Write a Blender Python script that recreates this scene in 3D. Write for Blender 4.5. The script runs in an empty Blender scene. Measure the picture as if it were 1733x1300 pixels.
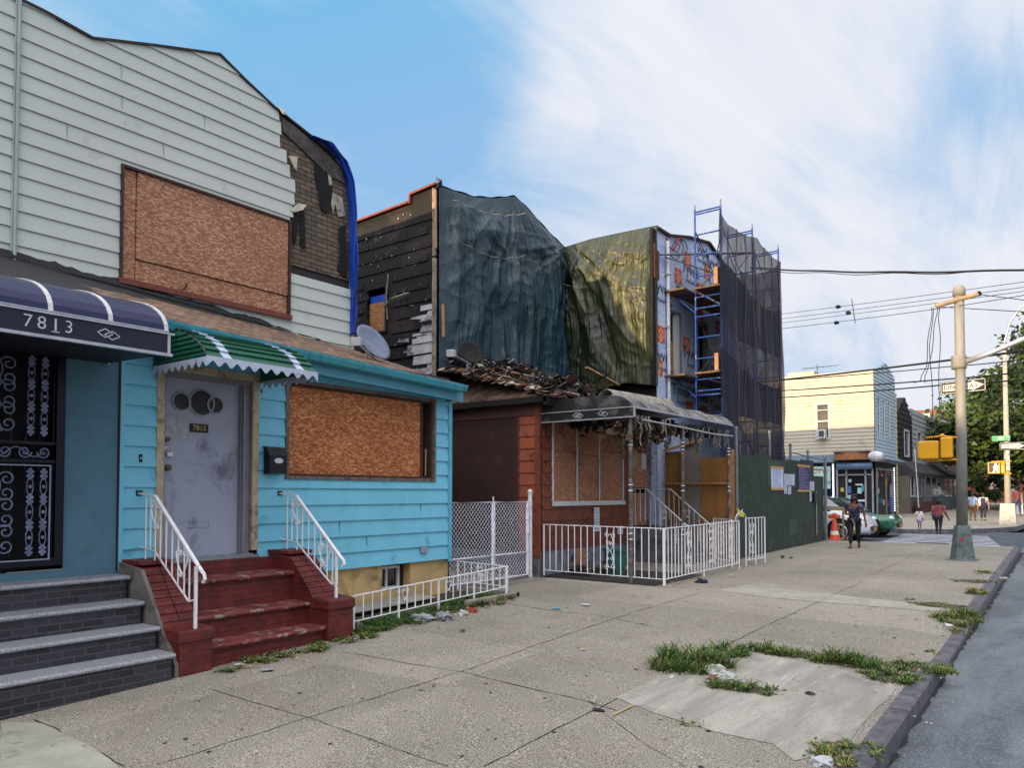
import bpy, bmesh, math, random
from mathutils import Vector, Matrix, noise
rnd=random.Random(7)
R_=math.radians
scene=bpy.context.scene; COL=scene.collection
# ---------------------------------------------------------------- camera
F_=1285.; PITCH=R_(1.9); HZ=835.; PYC=HZ-F_*math.tan(PITCH); TH=math.atan(984*math.cos(PITCH)/F_); H=1.72
cam=bpy.data.cameras.new('camera'); camo=bpy.data.objects.new('camera',cam); COL.objects.link(camo)
camo.location=(0,0,H); camo.rotation_euler=(math.pi/2+PITCH,0,TH)
cam.sensor_width=36; cam.lens=36*F_/1733; cam.shift_y=(PYC-650)/1733; cam.clip_end=3000; cam.clip_start=.05
scene.camera=camo
# ---------------------------------------------------------------- sky and sun
SUN_A=R_(7); SUN_E=R_(8.5)
w=bpy.data.worlds.new('World'); scene.world=w; w.use_nodes=True
N=w.node_tree.nodes; L=w.node_tree.links; N.clear()
out=N.new('ShaderNodeOutputWorld'); bg=N.new('ShaderNodeBackground'); bg.inputs[1].default_value=.12
sky=N.new('ShaderNodeTexSky'); sky.sky_type='NISHITA'; sky.sun_disc=False
sky.sun_elevation=SUN_E; sky.sun_rotation=math.pi+SUN_A; sky.air_density=1.0; sky.dust_density=.4; sky.ozone_density=2.0
tc=N.new('ShaderNodeTexCoord'); sep=N.new('ShaderNodeSeparateXYZ'); L.new(tc.outputs['Generated'],sep.inputs[0])
def wm(op,a,b=None,c=None,clamp=False):
    n=N.new('ShaderNodeMath'); n.operation=op; n.use_clamp=clamp
    for i,v in enumerate((a,b,c)):
        if v is None: continue
        if hasattr(v,'is_linked') or hasattr(v,'links'): L.new(v,n.inputs[i])
        else: n.inputs[i].default_value=v
    return n.outputs[0]
def skydir(px,py):
    F=Vector((-math.sin(TH)*math.cos(PITCH),math.cos(TH)*math.cos(PITCH),math.sin(PITCH))); R=Vector((math.cos(TH),math.sin(TH),0)); U=R.cross(F); return (F*F_+R*(px-866)+U*(PYC-py)).normalized()
den=wm('ADD',wm('MAXIMUM',sep.outputs[2],0.0),.42)
cmb=N.new('ShaderNodeCombineXYZ'); L.new(wm('DIVIDE',sep.outputs[0],den),cmb.inputs[0]); L.new(wm('DIVIDE',sep.outputs[1],den),cmb.inputs[1])
def wnoise(scale,det,dist,off=(0,0,0),rot=0,sc=(1,1,1),rough=.55):
    mp=N.new('ShaderNodeMapping'); mp.inputs['Location'].default_value=off; mp.inputs['Rotation'].default_value=(0,0,rot); mp.inputs['Scale'].default_value=sc
    L.new(cmb.outputs[0],mp.inputs[0]); n=N.new('ShaderNodeTexNoise'); n.inputs['Scale'].default_value=scale*1.45
    n.inputs['Detail'].default_value=det; n.inputs['Roughness'].default_value=rough; n.inputs['Distortion'].default_value=dist; L.new(mp.outputs[0],n.inputs[0]); return n.outputs[0]
big=wnoise(.75,7,.5,(3.1,1.7,0),R_(25),(1,.55,1)); fine=wnoise(3.2,8,.9,(0,0,4),R_(-20),(1,.5,1),.6)
streak=wnoise(1.5,9,1.6,(1,6,2),R_(-38),(1,.36,1),.66)
# open blue to the upper left and a few smaller gaps, streaky cloud elsewhere
def gap(px,py,c0,c1,amt):
    d=N.new('ShaderNodeVectorMath'); d.operation='DOT_PRODUCT'; d.inputs[1].default_value=skydir(px,py); L.new(tc.outputs['Generated'],d.inputs[0])
    n=N.new('ShaderNodeMapRange'); n.interpolation_type='SMOOTHSTEP'
    for i,v in enumerate((c0,c1,0,amt)): n.inputs[i+1].default_value=v
    L.new(d.outputs['Value'],n.inputs[0]); return n.outputs[0]
gaps=gap(330,40,.86,.995,.27)
for g_ in ((570,240,.98,.9985,.12),(735,105,.988,.9990,.20),(1680,290,.988,.999,.13),(1370,340,.994,.9995,.07),(1720,30,.990,.999,.12)): gaps=wm('ADD',gaps,gap(*g_))
cov=wm('SUBTRACT',wm('ADD',wm('ADD',wm('MULTIPLY',big,.45),wm('MULTIPLY',fine,.55)),wm('MULTIPLY',streak,.62)),gaps)
cr=N.new('ShaderNodeMapRange'); cr.interpolation_type='SMOOTHSTEP'; cr.inputs[1].default_value=.40; cr.inputs[2].default_value=.90; L.new(cov,cr.inputs[0])
hz=N.new('ShaderNodeMapRange'); hz.inputs[1].default_value=.0; hz.inputs[2].default_value=.40; hz.inputs[3].default_value=.85; hz.inputs[4].default_value=0; L.new(sep.outputs[2],hz.inputs[0])
msk=wm('MAXIMUM',wm('ADD',wm('MULTIPLY',cr.outputs[0],.93),.03),hz.outputs[0])
ccol=N.new('ShaderNodeMixRGB'); ccol.inputs[1].default_value=(3.7,4.1,4.8,1); ccol.inputs[2].default_value=(5.4,5.3,5.5,1); L.new(wm('MULTIPLY',streak,1.25,clamp=True),ccol.inputs[0])
skm=N.new('ShaderNodeMixRGB'); skm.blend_type='MULTIPLY'; skm.inputs[0].default_value=1; skm.inputs[2].default_value=(1.75,2.6,3.0,1); L.new(sky.outputs[0],skm.inputs[1])
dk=N.new('ShaderNodeMixRGB'); dk.blend_type='DARKEN'; dk.inputs[0].default_value=1; dk.inputs[2].default_value=(1.45,2.85,4.6,1); L.new(skm.outputs[0],dk.inputs[1])
mx=N.new('ShaderNodeMixRGB'); L.new(msk,mx.inputs[0]); L.new(dk.outputs[0],mx.inputs[1]); L.new(ccol.outputs[0],mx.inputs[2])
# added fill: sky out of view, high behind the camera, brightened and warmed
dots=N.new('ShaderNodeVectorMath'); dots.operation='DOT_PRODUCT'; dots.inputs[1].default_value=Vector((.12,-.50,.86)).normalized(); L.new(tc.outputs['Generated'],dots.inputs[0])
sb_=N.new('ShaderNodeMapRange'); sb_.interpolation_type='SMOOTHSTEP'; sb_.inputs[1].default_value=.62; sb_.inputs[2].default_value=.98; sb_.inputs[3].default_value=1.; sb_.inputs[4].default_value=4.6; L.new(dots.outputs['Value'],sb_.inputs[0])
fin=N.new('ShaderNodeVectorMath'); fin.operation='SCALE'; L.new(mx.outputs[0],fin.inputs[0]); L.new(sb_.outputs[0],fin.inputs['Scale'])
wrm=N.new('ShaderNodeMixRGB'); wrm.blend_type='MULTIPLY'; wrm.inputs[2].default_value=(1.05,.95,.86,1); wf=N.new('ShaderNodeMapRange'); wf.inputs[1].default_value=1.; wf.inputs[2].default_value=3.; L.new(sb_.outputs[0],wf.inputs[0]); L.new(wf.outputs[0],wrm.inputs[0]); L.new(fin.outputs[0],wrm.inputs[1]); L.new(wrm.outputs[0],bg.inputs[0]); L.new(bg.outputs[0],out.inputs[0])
sl=bpy.data.lights.new('sun','SUN'); sl.energy=5.0; sl.angle=R_(.5); sl.color=(1,.71,.38)
so=bpy.data.objects.new('sun',sl); COL.objects.link(so); so.location=(-20,-30,30)
so.rotation_euler=Vector((math.sin(SUN_A)*math.cos(SUN_E),math.cos(SUN_A)*math.cos(SUN_E),-math.sin(SUN_E))).to_track_quat('-Z','Y').to_euler()
vs=scene.view_settings; vs.view_transform='Standard'; vs.look='None'; vs.exposure=0.56; vs.gamma=1
# ---------------------------------------------------------------- surveying: where a sight line meets a real plane
FV=Vector((-math.sin(TH)*math.cos(PITCH),math.cos(TH)*math.cos(PITCH),math.sin(PITCH))); RV=Vector((math.cos(TH),math.sin(TH),0)); UV=RV.cross(FV)
E0=Vector((0,0,H))
def ray(px,py): return FV*F_+RV*(px-866)+UV*(PYC-py)
def PX(px,py,X): d=ray(px,py); return E0+d*(X/d.x)
def PY(px,py,Y): d=ray(px,py); return E0+d*(Y/d.y)
def cl(v,a=0.,b=1.): return max(a,min(b,v))
def ZG(x,y):
    return .012*min(y,60)-.14*cl((9-y)/6,0,1.3)*cl((-2-x)/5,0,1.1)-(.075*cl((y-8.0)/.5)*cl((11.6-y)/1.3)*cl((x+1.75)/.5) if 8<y<11.6 and x>-1.8 else 0)
def PG(px,py,dz=0.):
    d=ray(px,py); z=dz; 
    for _ in range(25):
        t=(z-H)/d.z; p=E0+d*t; z=.5*z+.5*(ZG(p.x,p.y)+dz)
    return E0+d*((z-H)/d.z)
XF=-8.3; XU=-10.72; XT=-10.94; Y17=11.69; Y19=16.58
# ---------------------------------------------------------------- materials
def lin(c): return c/12.92 if c<=.04045 else ((c+.055)/1.055)**2.4
def hx(s,k=1.): s=s.lstrip('#'); return tuple(lin(int(s[i:i+2],16)/255)*k for i in (0,2,4))
class NT:
    def __init__(s,name):
        s.m=bpy.data.materials.new(name); s.m.use_nodes=True; s.n=s.m.node_tree.nodes; s.l=s.m.node_tree.links
        s.b=s.n['Principled BSDF']; s.tc=s.n.new('ShaderNodeTexCoord'); s.co=s.tc.outputs['Object']
    def set(s,i,v):
        if hasattr(v,'links'): s.l.new(v,i)
        else:
            if hasattr(v,'__len__') and len(v)==3 and i.type=='RGBA': v=(*v,1)
            i.default_value=v
    def math(s,op,a,b=None,clamp=False):
        n=s.n.new('ShaderNodeMath'); n.operation=op; n.use_clamp=clamp; s.set(n.inputs[0],a)
        if b is not None: s.set(n.inputs[1],b)
        return n.outputs[0]
    def mapr(s,v,a,b,c=0.,d=1.):
        n=s.n.new('ShaderNodeMapRange'); n.interpolation_type='SMOOTHSTEP'
        for i,q in enumerate((v,a,b,c,d)): s.set(n.inputs[i],q)
        return n.outputs[0]
    def mapping(s,co,sc=(1,1,1),rot=(0,0,0),loc=(0,0,0)):
        n=s.n.new('ShaderNodeMapping'); s.l.new(co,n.inputs[0]); n.inputs['Scale'].default_value=sc; n.inputs['Rotation'].default_value=rot; n.inputs['Location'].default_value=loc; return n.outputs[0]
    def noise(s,scale,det=4,co=None,dist=0,rough=.55):
        n=s.n.new('ShaderNodeTexNoise'); s.l.new(co or s.co,n.inputs[0]); n.inputs['Scale'].default_value=scale; n.inputs['Detail'].default_value=det; n.inputs['Distortion'].default_value=dist; n.inputs['Roughness'].default_value=rough; return n.outputs[0]
    def voro(s,scale,co=None,feat='F1',out='Color',rand=1.):
        n=s.n.new('ShaderNodeTexVoronoi'); n.feature=feat; s.l.new(co or s.co,n.inputs[0]); n.inputs['Scale'].default_value=scale; n.inputs['Randomness'].default_value=rand; return n.outputs[out]
    def mix(s,f,a,b,mode='MIX'):
        n=s.n.new('ShaderNodeMixRGB'); n.blend_type=mode; s.set(n.inputs[0],f); s.set(n.inputs[1],a); s.set(n.inputs[2],b); return n.outputs[0]
    def plane(s,ax):      # 'x': pattern in (y,z); 'y': pattern in (x,z)
        sp=s.n.new('ShaderNodeSeparateXYZ'); s.l.new(s.co,sp.inputs[0]); c=s.n.new('ShaderNodeCombineXYZ')
        s.l.new(sp.outputs[1 if ax=='x' else 0],c.inputs[0]); s.l.new(sp.outputs[2],c.inputs[1]); return c.outputs[0]
    def sep(s,co=None):
        sp=s.n.new('ShaderNodeSeparateXYZ'); s.l.new(co or s.co,sp.inputs[0]); return sp.outputs
    def bump(s,h,st=.3,d=.01):
        n=s.n.new('ShaderNodeBump'); n.inputs['Strength'].default_value=st; n.inputs['Distance'].default_value=d; s.l.new(h,n.inputs['Height']); s.l.new(n.outputs[0],s.b.inputs['Normal']); return n
    def fin(s,col,rough=.7,metal=0.,spec=.5):
        s.set(s.b.inputs['Base Color'],col); s.set(s.b.inputs['Roughness'],rough); s.b.inputs['Metallic'].default_value=metal; s.b.inputs['Specular IOR Level'].default_value=spec; return s.m
def mat(name,col,rough=.7,metal=0.,var=.12,sc=3.,dirt=None,dk=.35,dsc=6.,bump=0.,bsc=40.,spec=.4,fine=.0,streak=0.):
    t=NT(name); c=col if not isinstance(col,str) else hx(col)
    lo=tuple(v*(1-var) for v in c); hi=tuple(min(1,v*(1+var)) for v in c)
    o=t.mix(t.mapr(t.noise(sc,5),.3,.7),lo,hi)
    if fine: o=t.mix(t.mapr(t.noise(sc*25,3),.35,.65,0,fine),o,tuple(v*.5 for v in c))
    if streak: o=t.mix(t.mapr(t.noise(7,4,t.mapping(t.co,(1,1,.08))),.5,.75,0,streak),o,tuple(v*.45 for v in c))
    if dirt:
        d=dirt if not isinstance(dirt,str) else hx(dirt)
        o=t.mix(t.mapr(t.noise(dsc,7,dist=.4,rough=.65),.62-dk*.3,.78-dk*.2,0,.9),o,d)
    if bump: t.bump(t.noise(bsc,4),bump,.01)
    return t.fin(o,t.mapr(t.noise(sc*3,3),.2,.8,rough*.85,min(1,rough*1.12)),metal,spec)
_mc={}
def mat_once(n,c,**k):
    if (n,c) not in _mc: _mc[(n,c)]=mat(n,c,**k)
    return _mc[(n,c)]
def osb_mat(name,a,b,ax,dark=None,k=1.,grain=True):
    t=NT(name); p=t.plane(ax); pn=t.noise(2.5,3,p)
    w=t.n.new('ShaderNodeVectorMath'); w.operation='ADD'; t.l.new(p,w.inputs[0])
    nv=t.n.new('ShaderNodeTexNoise'); nv.inputs['Scale'].default_value=6; t.l.new(p,nv.inputs[0]); ns=t.n.new('ShaderNodeVectorMath'); ns.operation='SCALE'; ns.inputs['Scale'].default_value=.015; t.l.new(nv.outputs['Color'],ns.inputs[0]); t.l.new(ns.outputs[0],w.inputs[1]); p=w.outputs[0]
    a=hx(a,k); b=hx(b,k); vs_=[]
    for r,sx,sy in ((.4,20,58),(1.5,22,66),(-.9,18,55)):
        vs_.append(t.sep(t.voro(1,t.mapping(p,(sx,sy,1),(0,0,r))))[0])
    m=t.math('MAXIMUM',t.math('MULTIPLY',vs_[0],vs_[1]),t.math('MULTIPLY',vs_[1],vs_[2]))
    o=t.mix(t.mapr(m,.05,.8),a,b)
    o=t.mix(t.mapr(t.noise(1.0,3,p),.35,.7,0,.25),o,tuple(v*.72 for v in a))
    o=t.mix(t.mapr(vs_[2],.93,.97,0,.35),o,tuple(v*.3 for v in a))
    if dark: o=t.mix(t.mapr(t.noise(1.1,6,p,dist=.5),.52,.7,0,.85),o,hx(dark))
    t.bump(m,.35,.006); return t.fin(o,.75)
def brick_mat(name,c1,c2,mortar,ax,bw,bh,ms=.008,dark=None,off=.5,soot=None,bump=.5,rough=.85,grime=.4):
    t=NT(name); p=t.plane(ax); n=t.n.new('ShaderNodeTexBrick'); t.l.new(p,n.inputs[0]); n.inputs['Scale'].default_value=1; n.offset=off
    n.inputs['Brick Width'].default_value=bw; n.inputs['Row Height'].default_value=bh; n.inputs['Mortar Size'].default_value=ms; n.inputs['Mortar Smooth'].default_value=.3
    n.inputs['Color1'].default_value=(*hx(c1),1); n.inputs['Color2'].default_value=(*hx(c2),1); n.inputs['Mortar'].default_value=(*hx(mortar),1); n.inputs['Bias'].default_value=-.1
    o=t.mix(t.mapr(t.noise(9,6,p),.4,.75,0,grime),n.outputs['Color'],hx(mortar,.6))
    if soot:
        o=t.mix(t.mapr(t.noise(1.0,7,p,dist=.6),soot-.06,soot+.06,0,.95),o,hx(dark or '#0c0d10'))
    t.bump(n.outputs['Fac'],-bump,.01) if False else t.bump(t.math('SUBTRACT',t.math('MULTIPLY',t.noise(30,4,p),.3),n.outputs['Fac']),bump,.012)
    return t.fin(o,rough)
# ---------------------------------------------------------------- mesh builder
def wloc(o):
    v=Vector((0,0,0))
    while o: v+=o.location; o=o.parent
    return v
class MB:
    def __init__(s): s.v=[]; s.f=[]; s.mi=[]; s.k=0
    def add(s,vs,fs):
        o=len(s.v); s.v+= [Vector(q) for q in vs]; s.f+=[tuple(i+o for i in f) for f in fs]; s.mi+=[s.k]*len(fs); return s
    def quad(s,a,b,c,d): return s.add((a,b,c,d),((0,1,2,3),))
    def poly(s,ps): return s.add(ps,(tuple(range(len(ps))),))
    def box(s,a,b):
        x0,y0,z0=(min(a[i],b[i]) for i in range(3)); x1,y1,z1=(max(a[i],b[i]) for i in range(3))
        return s.add([(x0,y0,z0),(x1,y0,z0),(x1,y1,z0),(x0,y1,z0),(x0,y0,z1),(x1,y0,z1),(x1,y1,z1),(x0,y1,z1)],[(3,2,1,0),(4,5,6,7),(0,1,5,4),(1,2,6,5),(2,3,7,6),(3,0,4,7)])
    def prism(s,ps,d):
        n=len(ps); ps=[Vector(p) for p in ps]; d=Vector(d)
        nn=Vector((0,0,0))
        for i in range(n): nn+=ps[i].cross(ps[(i+1)%n])
        if nn.dot(d)>0: ps=ps[::-1]
        return s.add(ps+[p+d for p in ps],[tuple(range(n))]+[tuple(range(2*n-1,n-1,-1))]+[(i,i+n,(i+1)%n+n,(i+1)%n)[::1] for i in range(n)])
    def beam(s,p,q,w,h=None,up=(0,0,1),roll=0.):
        h=h or w; p=Vector(p); q=Vector(q); d=(q-p).normalized(); u=Vector(up)
        if abs(d.dot(u))>.97: u=Vector((1,0,0))
        a=d.cross(u).normalized(); b=a.cross(d).normalized()
        if roll: a,b=a*math.cos(roll)+b*math.sin(roll),b*math.cos(roll)-a*math.sin(roll)
        vs=[]
        for e in (p,q):
            for i,j in ((-1,-1),(1,-1),(1,1),(-1,1)): vs.append(e+a*(i*w/2)+b*(j*h/2))
        return s.add(vs,[(0,1,2,3),(7,6,5,4),(0,4,5,1),(1,5,6,2),(2,6,7,3),(3,7,4,0)])
    def tube(s,ps,r,n=8,cap=True,r2=None):
        ps=[Vector(p) for p in ps]; m=len(ps); vs=[]; pa=None
        for i,p in enumerate(ps):
            d=(ps[min(i+1,m-1)]-ps[max(i-1,0)]).normalized()
            if pa is None:
                u=Vector((0,0,1)) if abs(d.z)<.9 else Vector((1,0,0)); pa=d.cross(u).normalized()
            a=(pa-d*pa.dot(d)).normalized(); pa=a; b=d.cross(a)
            rr=r if r2 is None else r+(r2-r)*i/(m-1)
            if hasattr(r,'__len__'): rr=r[i]
            for k in range(n): t=2*math.pi*k/n; vs.append(p+a*math.cos(t)*rr+b*math.sin(t)*rr)
        fs=[(i*n+k,i*n+(k+1)%n,(i+1)*n+(k+1)%n,(i+1)*n+k) for i in range(m-1) for k in range(n)]
        if cap: fs+=[tuple(range(n-1,-1,-1)),tuple(range((m-1)*n,m*n))]
        return s.add(vs,fs)
    def lathe(s,c,prof,n=16,ax='z'):
        c=Vector(c); vs=[]
        for r,z in prof:
            for k in range(n):
                t=2*math.pi*k/n; q=(r*math.cos(t),r*math.sin(t),z)
                if ax=='x': q=(z,r*math.cos(t),r*math.sin(t))
                if ax=='y': q=(r*math.cos(t),z,r*math.sin(t))
                vs.append(c+Vector(q))
        m=len(prof); fs=[(i*n+k,i*n+(k+1)%n,(i+1)*n+(k+1)%n,(i+1)*n+k) for i in range(m-1) for k in range(n)]
        fs+=[tuple(range(n-1,-1,-1)),tuple(range((m-1)*n,m*n))]
        return s.add(vs,fs)
    def blob(s,c,r,seed=0,amp=.25,seg=8,rings=6,sc=(1,1,1)):
        c=Vector(c); vs=[]; o=Vector((seed*3.7,seed*1.3,0))
        for i in range(rings+1):
            ph=math.pi*i/rings
            for k in range(seg):
                t=2*math.pi*k/seg; d=Vector((math.sin(ph)*math.cos(t),math.sin(ph)*math.sin(t),math.cos(ph)))
                rr=r*(1+amp*noise.noise(d*1.7+o)); vs.append(c+Vector((d.x*sc[0],d.y*sc[1],d.z*sc[2]))*rr)
        return s.add(vs,[(i*seg+k,(i+1)*seg+k,(i+1)*seg+(k+1)%seg,i*seg+(k+1)%seg) for i in range(rings) for k in range(seg)])
    def grid(s,fn,nu,nv):
        vs=[fn(i/nu,j/nv) for j in range(nv+1) for i in range(nu+1)]; w_=nu+1
        return s.add(vs,[(j*w_+i,j*w_+i+1,(j+1)*w_+i+1,(j+1)*w_+i) for j in range(nv) for i in range(nu)])
    def build(s,name,m,parent=None,smooth=False,local=False,bevel=0.,loc=None,solid=0.,rot=None):
        me=bpy.data.meshes.new(name)
        if parent is not None: off=Vector((0,0,0)) if local else wloc(parent)
        elif loc is not None: off=Vector(loc)
        else:
            xs=[v.x for v in s.v]; ys=[v.y for v in s.v]; off=Vector(((min(xs)+max(xs))/2,(min(ys)+max(ys))/2,min(v.z for v in s.v)))
        me.from_pydata([v-off for v in s.v],[],s.f)
        for q in (m if isinstance(m,(list,tuple)) else [m]): me.materials.append(q)
        if isinstance(m,(list,tuple)): me.polygons.foreach_set('material_index',s.mi)
        if smooth: me.polygons.foreach_set('use_smooth',[True]*len(me.polygons))
        me.update()
        o=bpy.data.objects.new(name,me); COL.objects.link(o)
        if parent is not None: o.parent=parent
        else: o.location=off
        if solid: md=o.modifiers.new('t','SOLIDIFY'); md.thickness=solid; md.offset=0
        if bevel: md=o.modifiers.new('b','BEVEL'); md.width=bevel; md.segments=2; md.limit_method='ANGLE'
        if smooth and bevel: 
            me.polygons.foreach_set('use_smooth',[False]*len(me.polygons))
        return o
def T(name,label,cat,loc,group=None,rz=0.):
    o=bpy.data.objects.new(name,None); COL.objects.link(o); o.location=loc; o.rotation_euler=(0,0,rz); o.empty_display_size=.3
    o['label']=label; o['category']=cat
    if group: o['group']=group
    return o
def tag(o,label,cat,group=None,kind=None):
    o['label']=label; o['category']=cat
    if group: o['group']=group
    if kind: o['kind']=kind
    return o
def struct(o,label=None):
    o['kind']='structure'
    if label: o['label']=label
    return o
def inst(o,name,parent,loc,rz=0.,sc=None):
    c=bpy.data.objects.new(name,o.data); COL.objects.link(c); c.parent=parent; c.location=loc; c.rotation_euler=(0,0,rz)
    if sc: c.scale=sc
    return c
def text(s,size,m,org,ax,name,parent=None,ext=.002,align='CENTER',off=0.,rot=0.,shear=0,sx=1.):
    cu=bpy.data.curves.new('tx','FONT'); cu.body=s; cu.size=size; cu.extrude=ext; cu.align_x=align; cu.align_y='CENTER'; cu.offset=off; cu.shear=shear; cu.resolution_u=3
    to=bpy.data.objects.new('tx',cu); COL.objects.link(to); dg=bpy.context.evaluated_depsgraph_get(); me=bpy.data.meshes.new_from_object(to.evaluated_get(dg)); bpy.data.objects.remove(to)
    M={'x':Matrix(((0,0,1),(1,0,0),(0,1,0))),'y':Matrix(((1,0,0),(0,0,-1),(0,1,0))),'z':Matrix(((1,0,0),(0,1,0),(0,0,1)))}[ax]
    Rm=Matrix.Rotation(rot,3,'Z'); S=Matrix(((sx,0,0),(0,1,0),(0,0,1)))
    me.transform((M@Rm@S).to_4x4()); me.name=name
    me.materials.clear(); me.materials.append(m); o=bpy.data.objects.new(name,me); COL.objects.link(o)
    if parent: o.parent=parent; o.location=Vector(org)-wloc(parent)
    else: o.location=org
    return o
# wall planes: m(u,z,off) -> world.  'x': faces the street (+X);  'y': faces the camera side (-Y)
def plX(X): return lambda u,z,o=0.: Vector((X+o,u,z))
def plY(Y): return lambda u,z,o=0.: Vector((u,Y-o,z))
def interp(t,ps):
    if t<=ps[0][0]: return ps[0][1]
    for (a,va),(b,vb) in zip(ps,ps[1:]):
        if t<=b: return va+(vb-va)*(t-a)/(b-a) if b>a else vb
    return ps[-1][1]
def boards(mb,pl,u0,u1,z0,z1,bh,top=None,bot=None,holes=(),lip=.021,phase=0.,uend=None,ustart=None,step=None,flip=False):
    """lapped siding boards between u0..u1 and z0..z1; holes are (u0,u1,z0,z1)"""
    nb0=math.floor((z0-phase)/bh); nb1=math.ceil((z1-phase)/bh)
    for b in range(nb0,nb1):
        zb=phase+b*bh; zt=zb+bh; zl=max(zb,z0); zh=min(zt,z1)
        if zh-zl<.004: continue
        ue=uend(zb+bh/2) if uend else u1; us=ustart(zb+bh/2) if ustart else u0
        cuts=[us,ue]
        for h_ in holes:
            if h_[2]<zh and h_[3]>zl: cuts+= [h_[0],h_[1]]
        if top or bot or step:
            n=max(1,int((ue-us)/(step or .3))); cuts+=[us+(ue-us)*i/n for i in range(n+1)]
            if top: cuts+=[p for p in getattr(top,'ks',[])]
        cuts=sorted(c for c in cuts if us-1e-6<=c<=ue+1e-6)
        for a,c in zip(cuts,cuts[1:]):
            if c-a<.003: continue
            mid=(a+c)/2; segs=[(zl,zh)]
            for h_ in holes:
                if h_[0]-1e-6<=mid<=h_[1]+1e-6:
                    ns=[]
                    for p,q in segs:
                        if h_[3]<=p or h_[2]>=q: ns.append((p,q)); continue
                        if h_[2]>p: ns.append((p,h_[2]))
                        if h_[3]<q: ns.append((h_[3],q))
                    segs=ns
            for p,q in segs:
                ta,tb=(min(q,top(a)),min(q,top(c))) if top else (q,q)
                pa,pb=(max(p,bot(a)),max(p,bot(c))) if bot else (p,p)
                if ta<=pa+.002 and tb<=pb+.002: continue
                ta=max(ta,pa); tb=max(tb,pb); o=lambda z: lip*(1-(z-zb)/bh)+.002
                A,B,C_,D=pl(a,pa,o(pa)),pl(c,pb,o(pb)),pl(c,tb,o(tb)),pl(a,ta,o(ta))
                mb.quad(A,B,C_,D)
                if p<=zb+.002 and not bot: mb.quad(pl(a,zb,0),pl(c,zb,0),pl(c,zb,lip+.002),pl(a,zb,lip+.002))
    return mb
def wall(mb,pl,u0,u1,z0,z1,holes=(),top=None,step=.4,o=0.):
    us=sorted({u0,u1,*[h_[0] for h_ in holes],*[h_[1] for h_ in holes],*(getattr(top,'ks',[]) if top else [])}); us=[u for u in us if u0<=u<=u1]
    for a,b in zip(us,us[1:]):
        mid=(a+b)/2; segs=[(z0,z1)]
        for h_ in holes:
            if h_[0]<mid<h_[1]:
                ns=[]
                for p,q in segs:
                    if h_[3]<=p or h_[2]>=q: ns.append((p,q)); continue
                    if h_[2]>p: ns.append((p,h_[2]))
                    if h_[3]<q: ns.append((h_[3],q))
                segs=ns
        for p,q in segs:
            ta,tb=(top(a),top(b)) if (top and q==z1) else (q,q)
            mb.quad(pl(a,p,o),pl(b,p,o),pl(b,tb,o),pl(a,ta,o))
    return mb
def pbox(mb,pl,u0,u1,z0,z1,o0,o1):
    a=pl(u0,z0,o0); b=pl(u1,z1,o1); return mb.box(a,b)
def frame(mb,pl,u0,u1,z0,z1,w_,o0,o1,sides='lrtb'):
    if 'b' in sides: pbox(mb,pl,u0,u1,z0,z0+w_,o0,o1)
    if 't' in sides: pbox(mb,pl,u0,u1,z1-w_,z1,o0,o1)
    if 'l' in sides: pbox(mb,pl,u0,u0+w_,z0+w_,z1-w_,o0,o1)
    if 'r' in sides: pbox(mb,pl,u1-w_,u1,z0+w_,z1-w_,o0,o1)
    return mb
def topf(ps):
    f=lambda u: interp(u,ps)
    f.ks=[p[0] for p in ps]; return f
class TopF:
    def __init__(s,ps): s.ps=ps; s.ks=[p[0] for p in ps]
    def __call__(s,u): return interp(u,s.ps)
# ---------------------------------------------------------------- ground, road, sidewalk
def kx(y): return -.98-.024*max(y,-3)
t=NT('sidewalk_concrete'); s_=t.sep()
g1=t.noise(105,2.5); g2=t.voro(55,out='Distance'); big_=t.noise(.55,5,dist=.4); md=t.noise(2.2,6)
o=t.mix(t.mapr(big_,.3,.7),hx('#6a6760'),hx('#838077')); o=t.mix(t.mapr(md,.45,.75,0,.4),o,hx('#857764'))
o=t.mix(t.mapr(g1,.52,.62,0,.7),o,hx('#c6c1b4')); o=t.mix(t.mapr(g1,.37,.43,.9,0),o,hx('#2c2925'))
o=t.mix(t.mapr(t.voro(26,out='Distance'),.10,.17,.6,0),o,hx('#37332f'))
bk=t.n.new('ShaderNodeTexBrick'); bk.offset=0; t.l.new(t.mapping(t.co,rot=(0,0,R_(-1.3)),loc=(2.85,-3.55,0)),bk.inputs[0]); bk.inputs['Scale'].default_value=1; bk.inputs['Brick Width'].default_value=1.65; bk.inputs['Row Height'].default_value=1.62; bk.inputs['Mortar Size'].default_value=0
bk.inputs['Color1'].default_value=(.86,.85,.83,1); bk.inputs['Color2'].default_value=(1.09,1.08,1.06,1); o=t.mix(1.,o,bk.outputs['Color'],'MULTIPLY')
sp=t.voro(3.4,out='Distance'); o=t.mix(t.math('MULTIPLY',t.mapr(sp,.055,.075,.85,0),t.mapr(t.noise(1.7,2),.42,.52)),o,hx('#2a2928'))
sp2=t.voro(9,out='Distance'); o=t.mix(t.math('MULTIPLY',t.mapr(sp2,.07,.1,.8,0),t.mapr(t.noise(3.7,2),.48,.58)),o,hx('#34322f'))
o=t.mix(t.mapr(t.noise(1.1,8,dist=1.2,rough=.7),.55,.72,0,.5),o,hx('#5d574d'))
t.bump(t.math('ADD',g1,t.math('MULTIPLY',md,.6)),.5,.006); SIDEWALK=t.fin(o,.85)
t=NT('smooth_concrete'); n1=t.noise(3,8,t.mapping(t.co,(1,.18,1),(0,0,.25)),rough=.7); o=t.mix(t.mapr(n1,.3,.72),hx('#7f7c74'),hx('#a5a299'))
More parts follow.
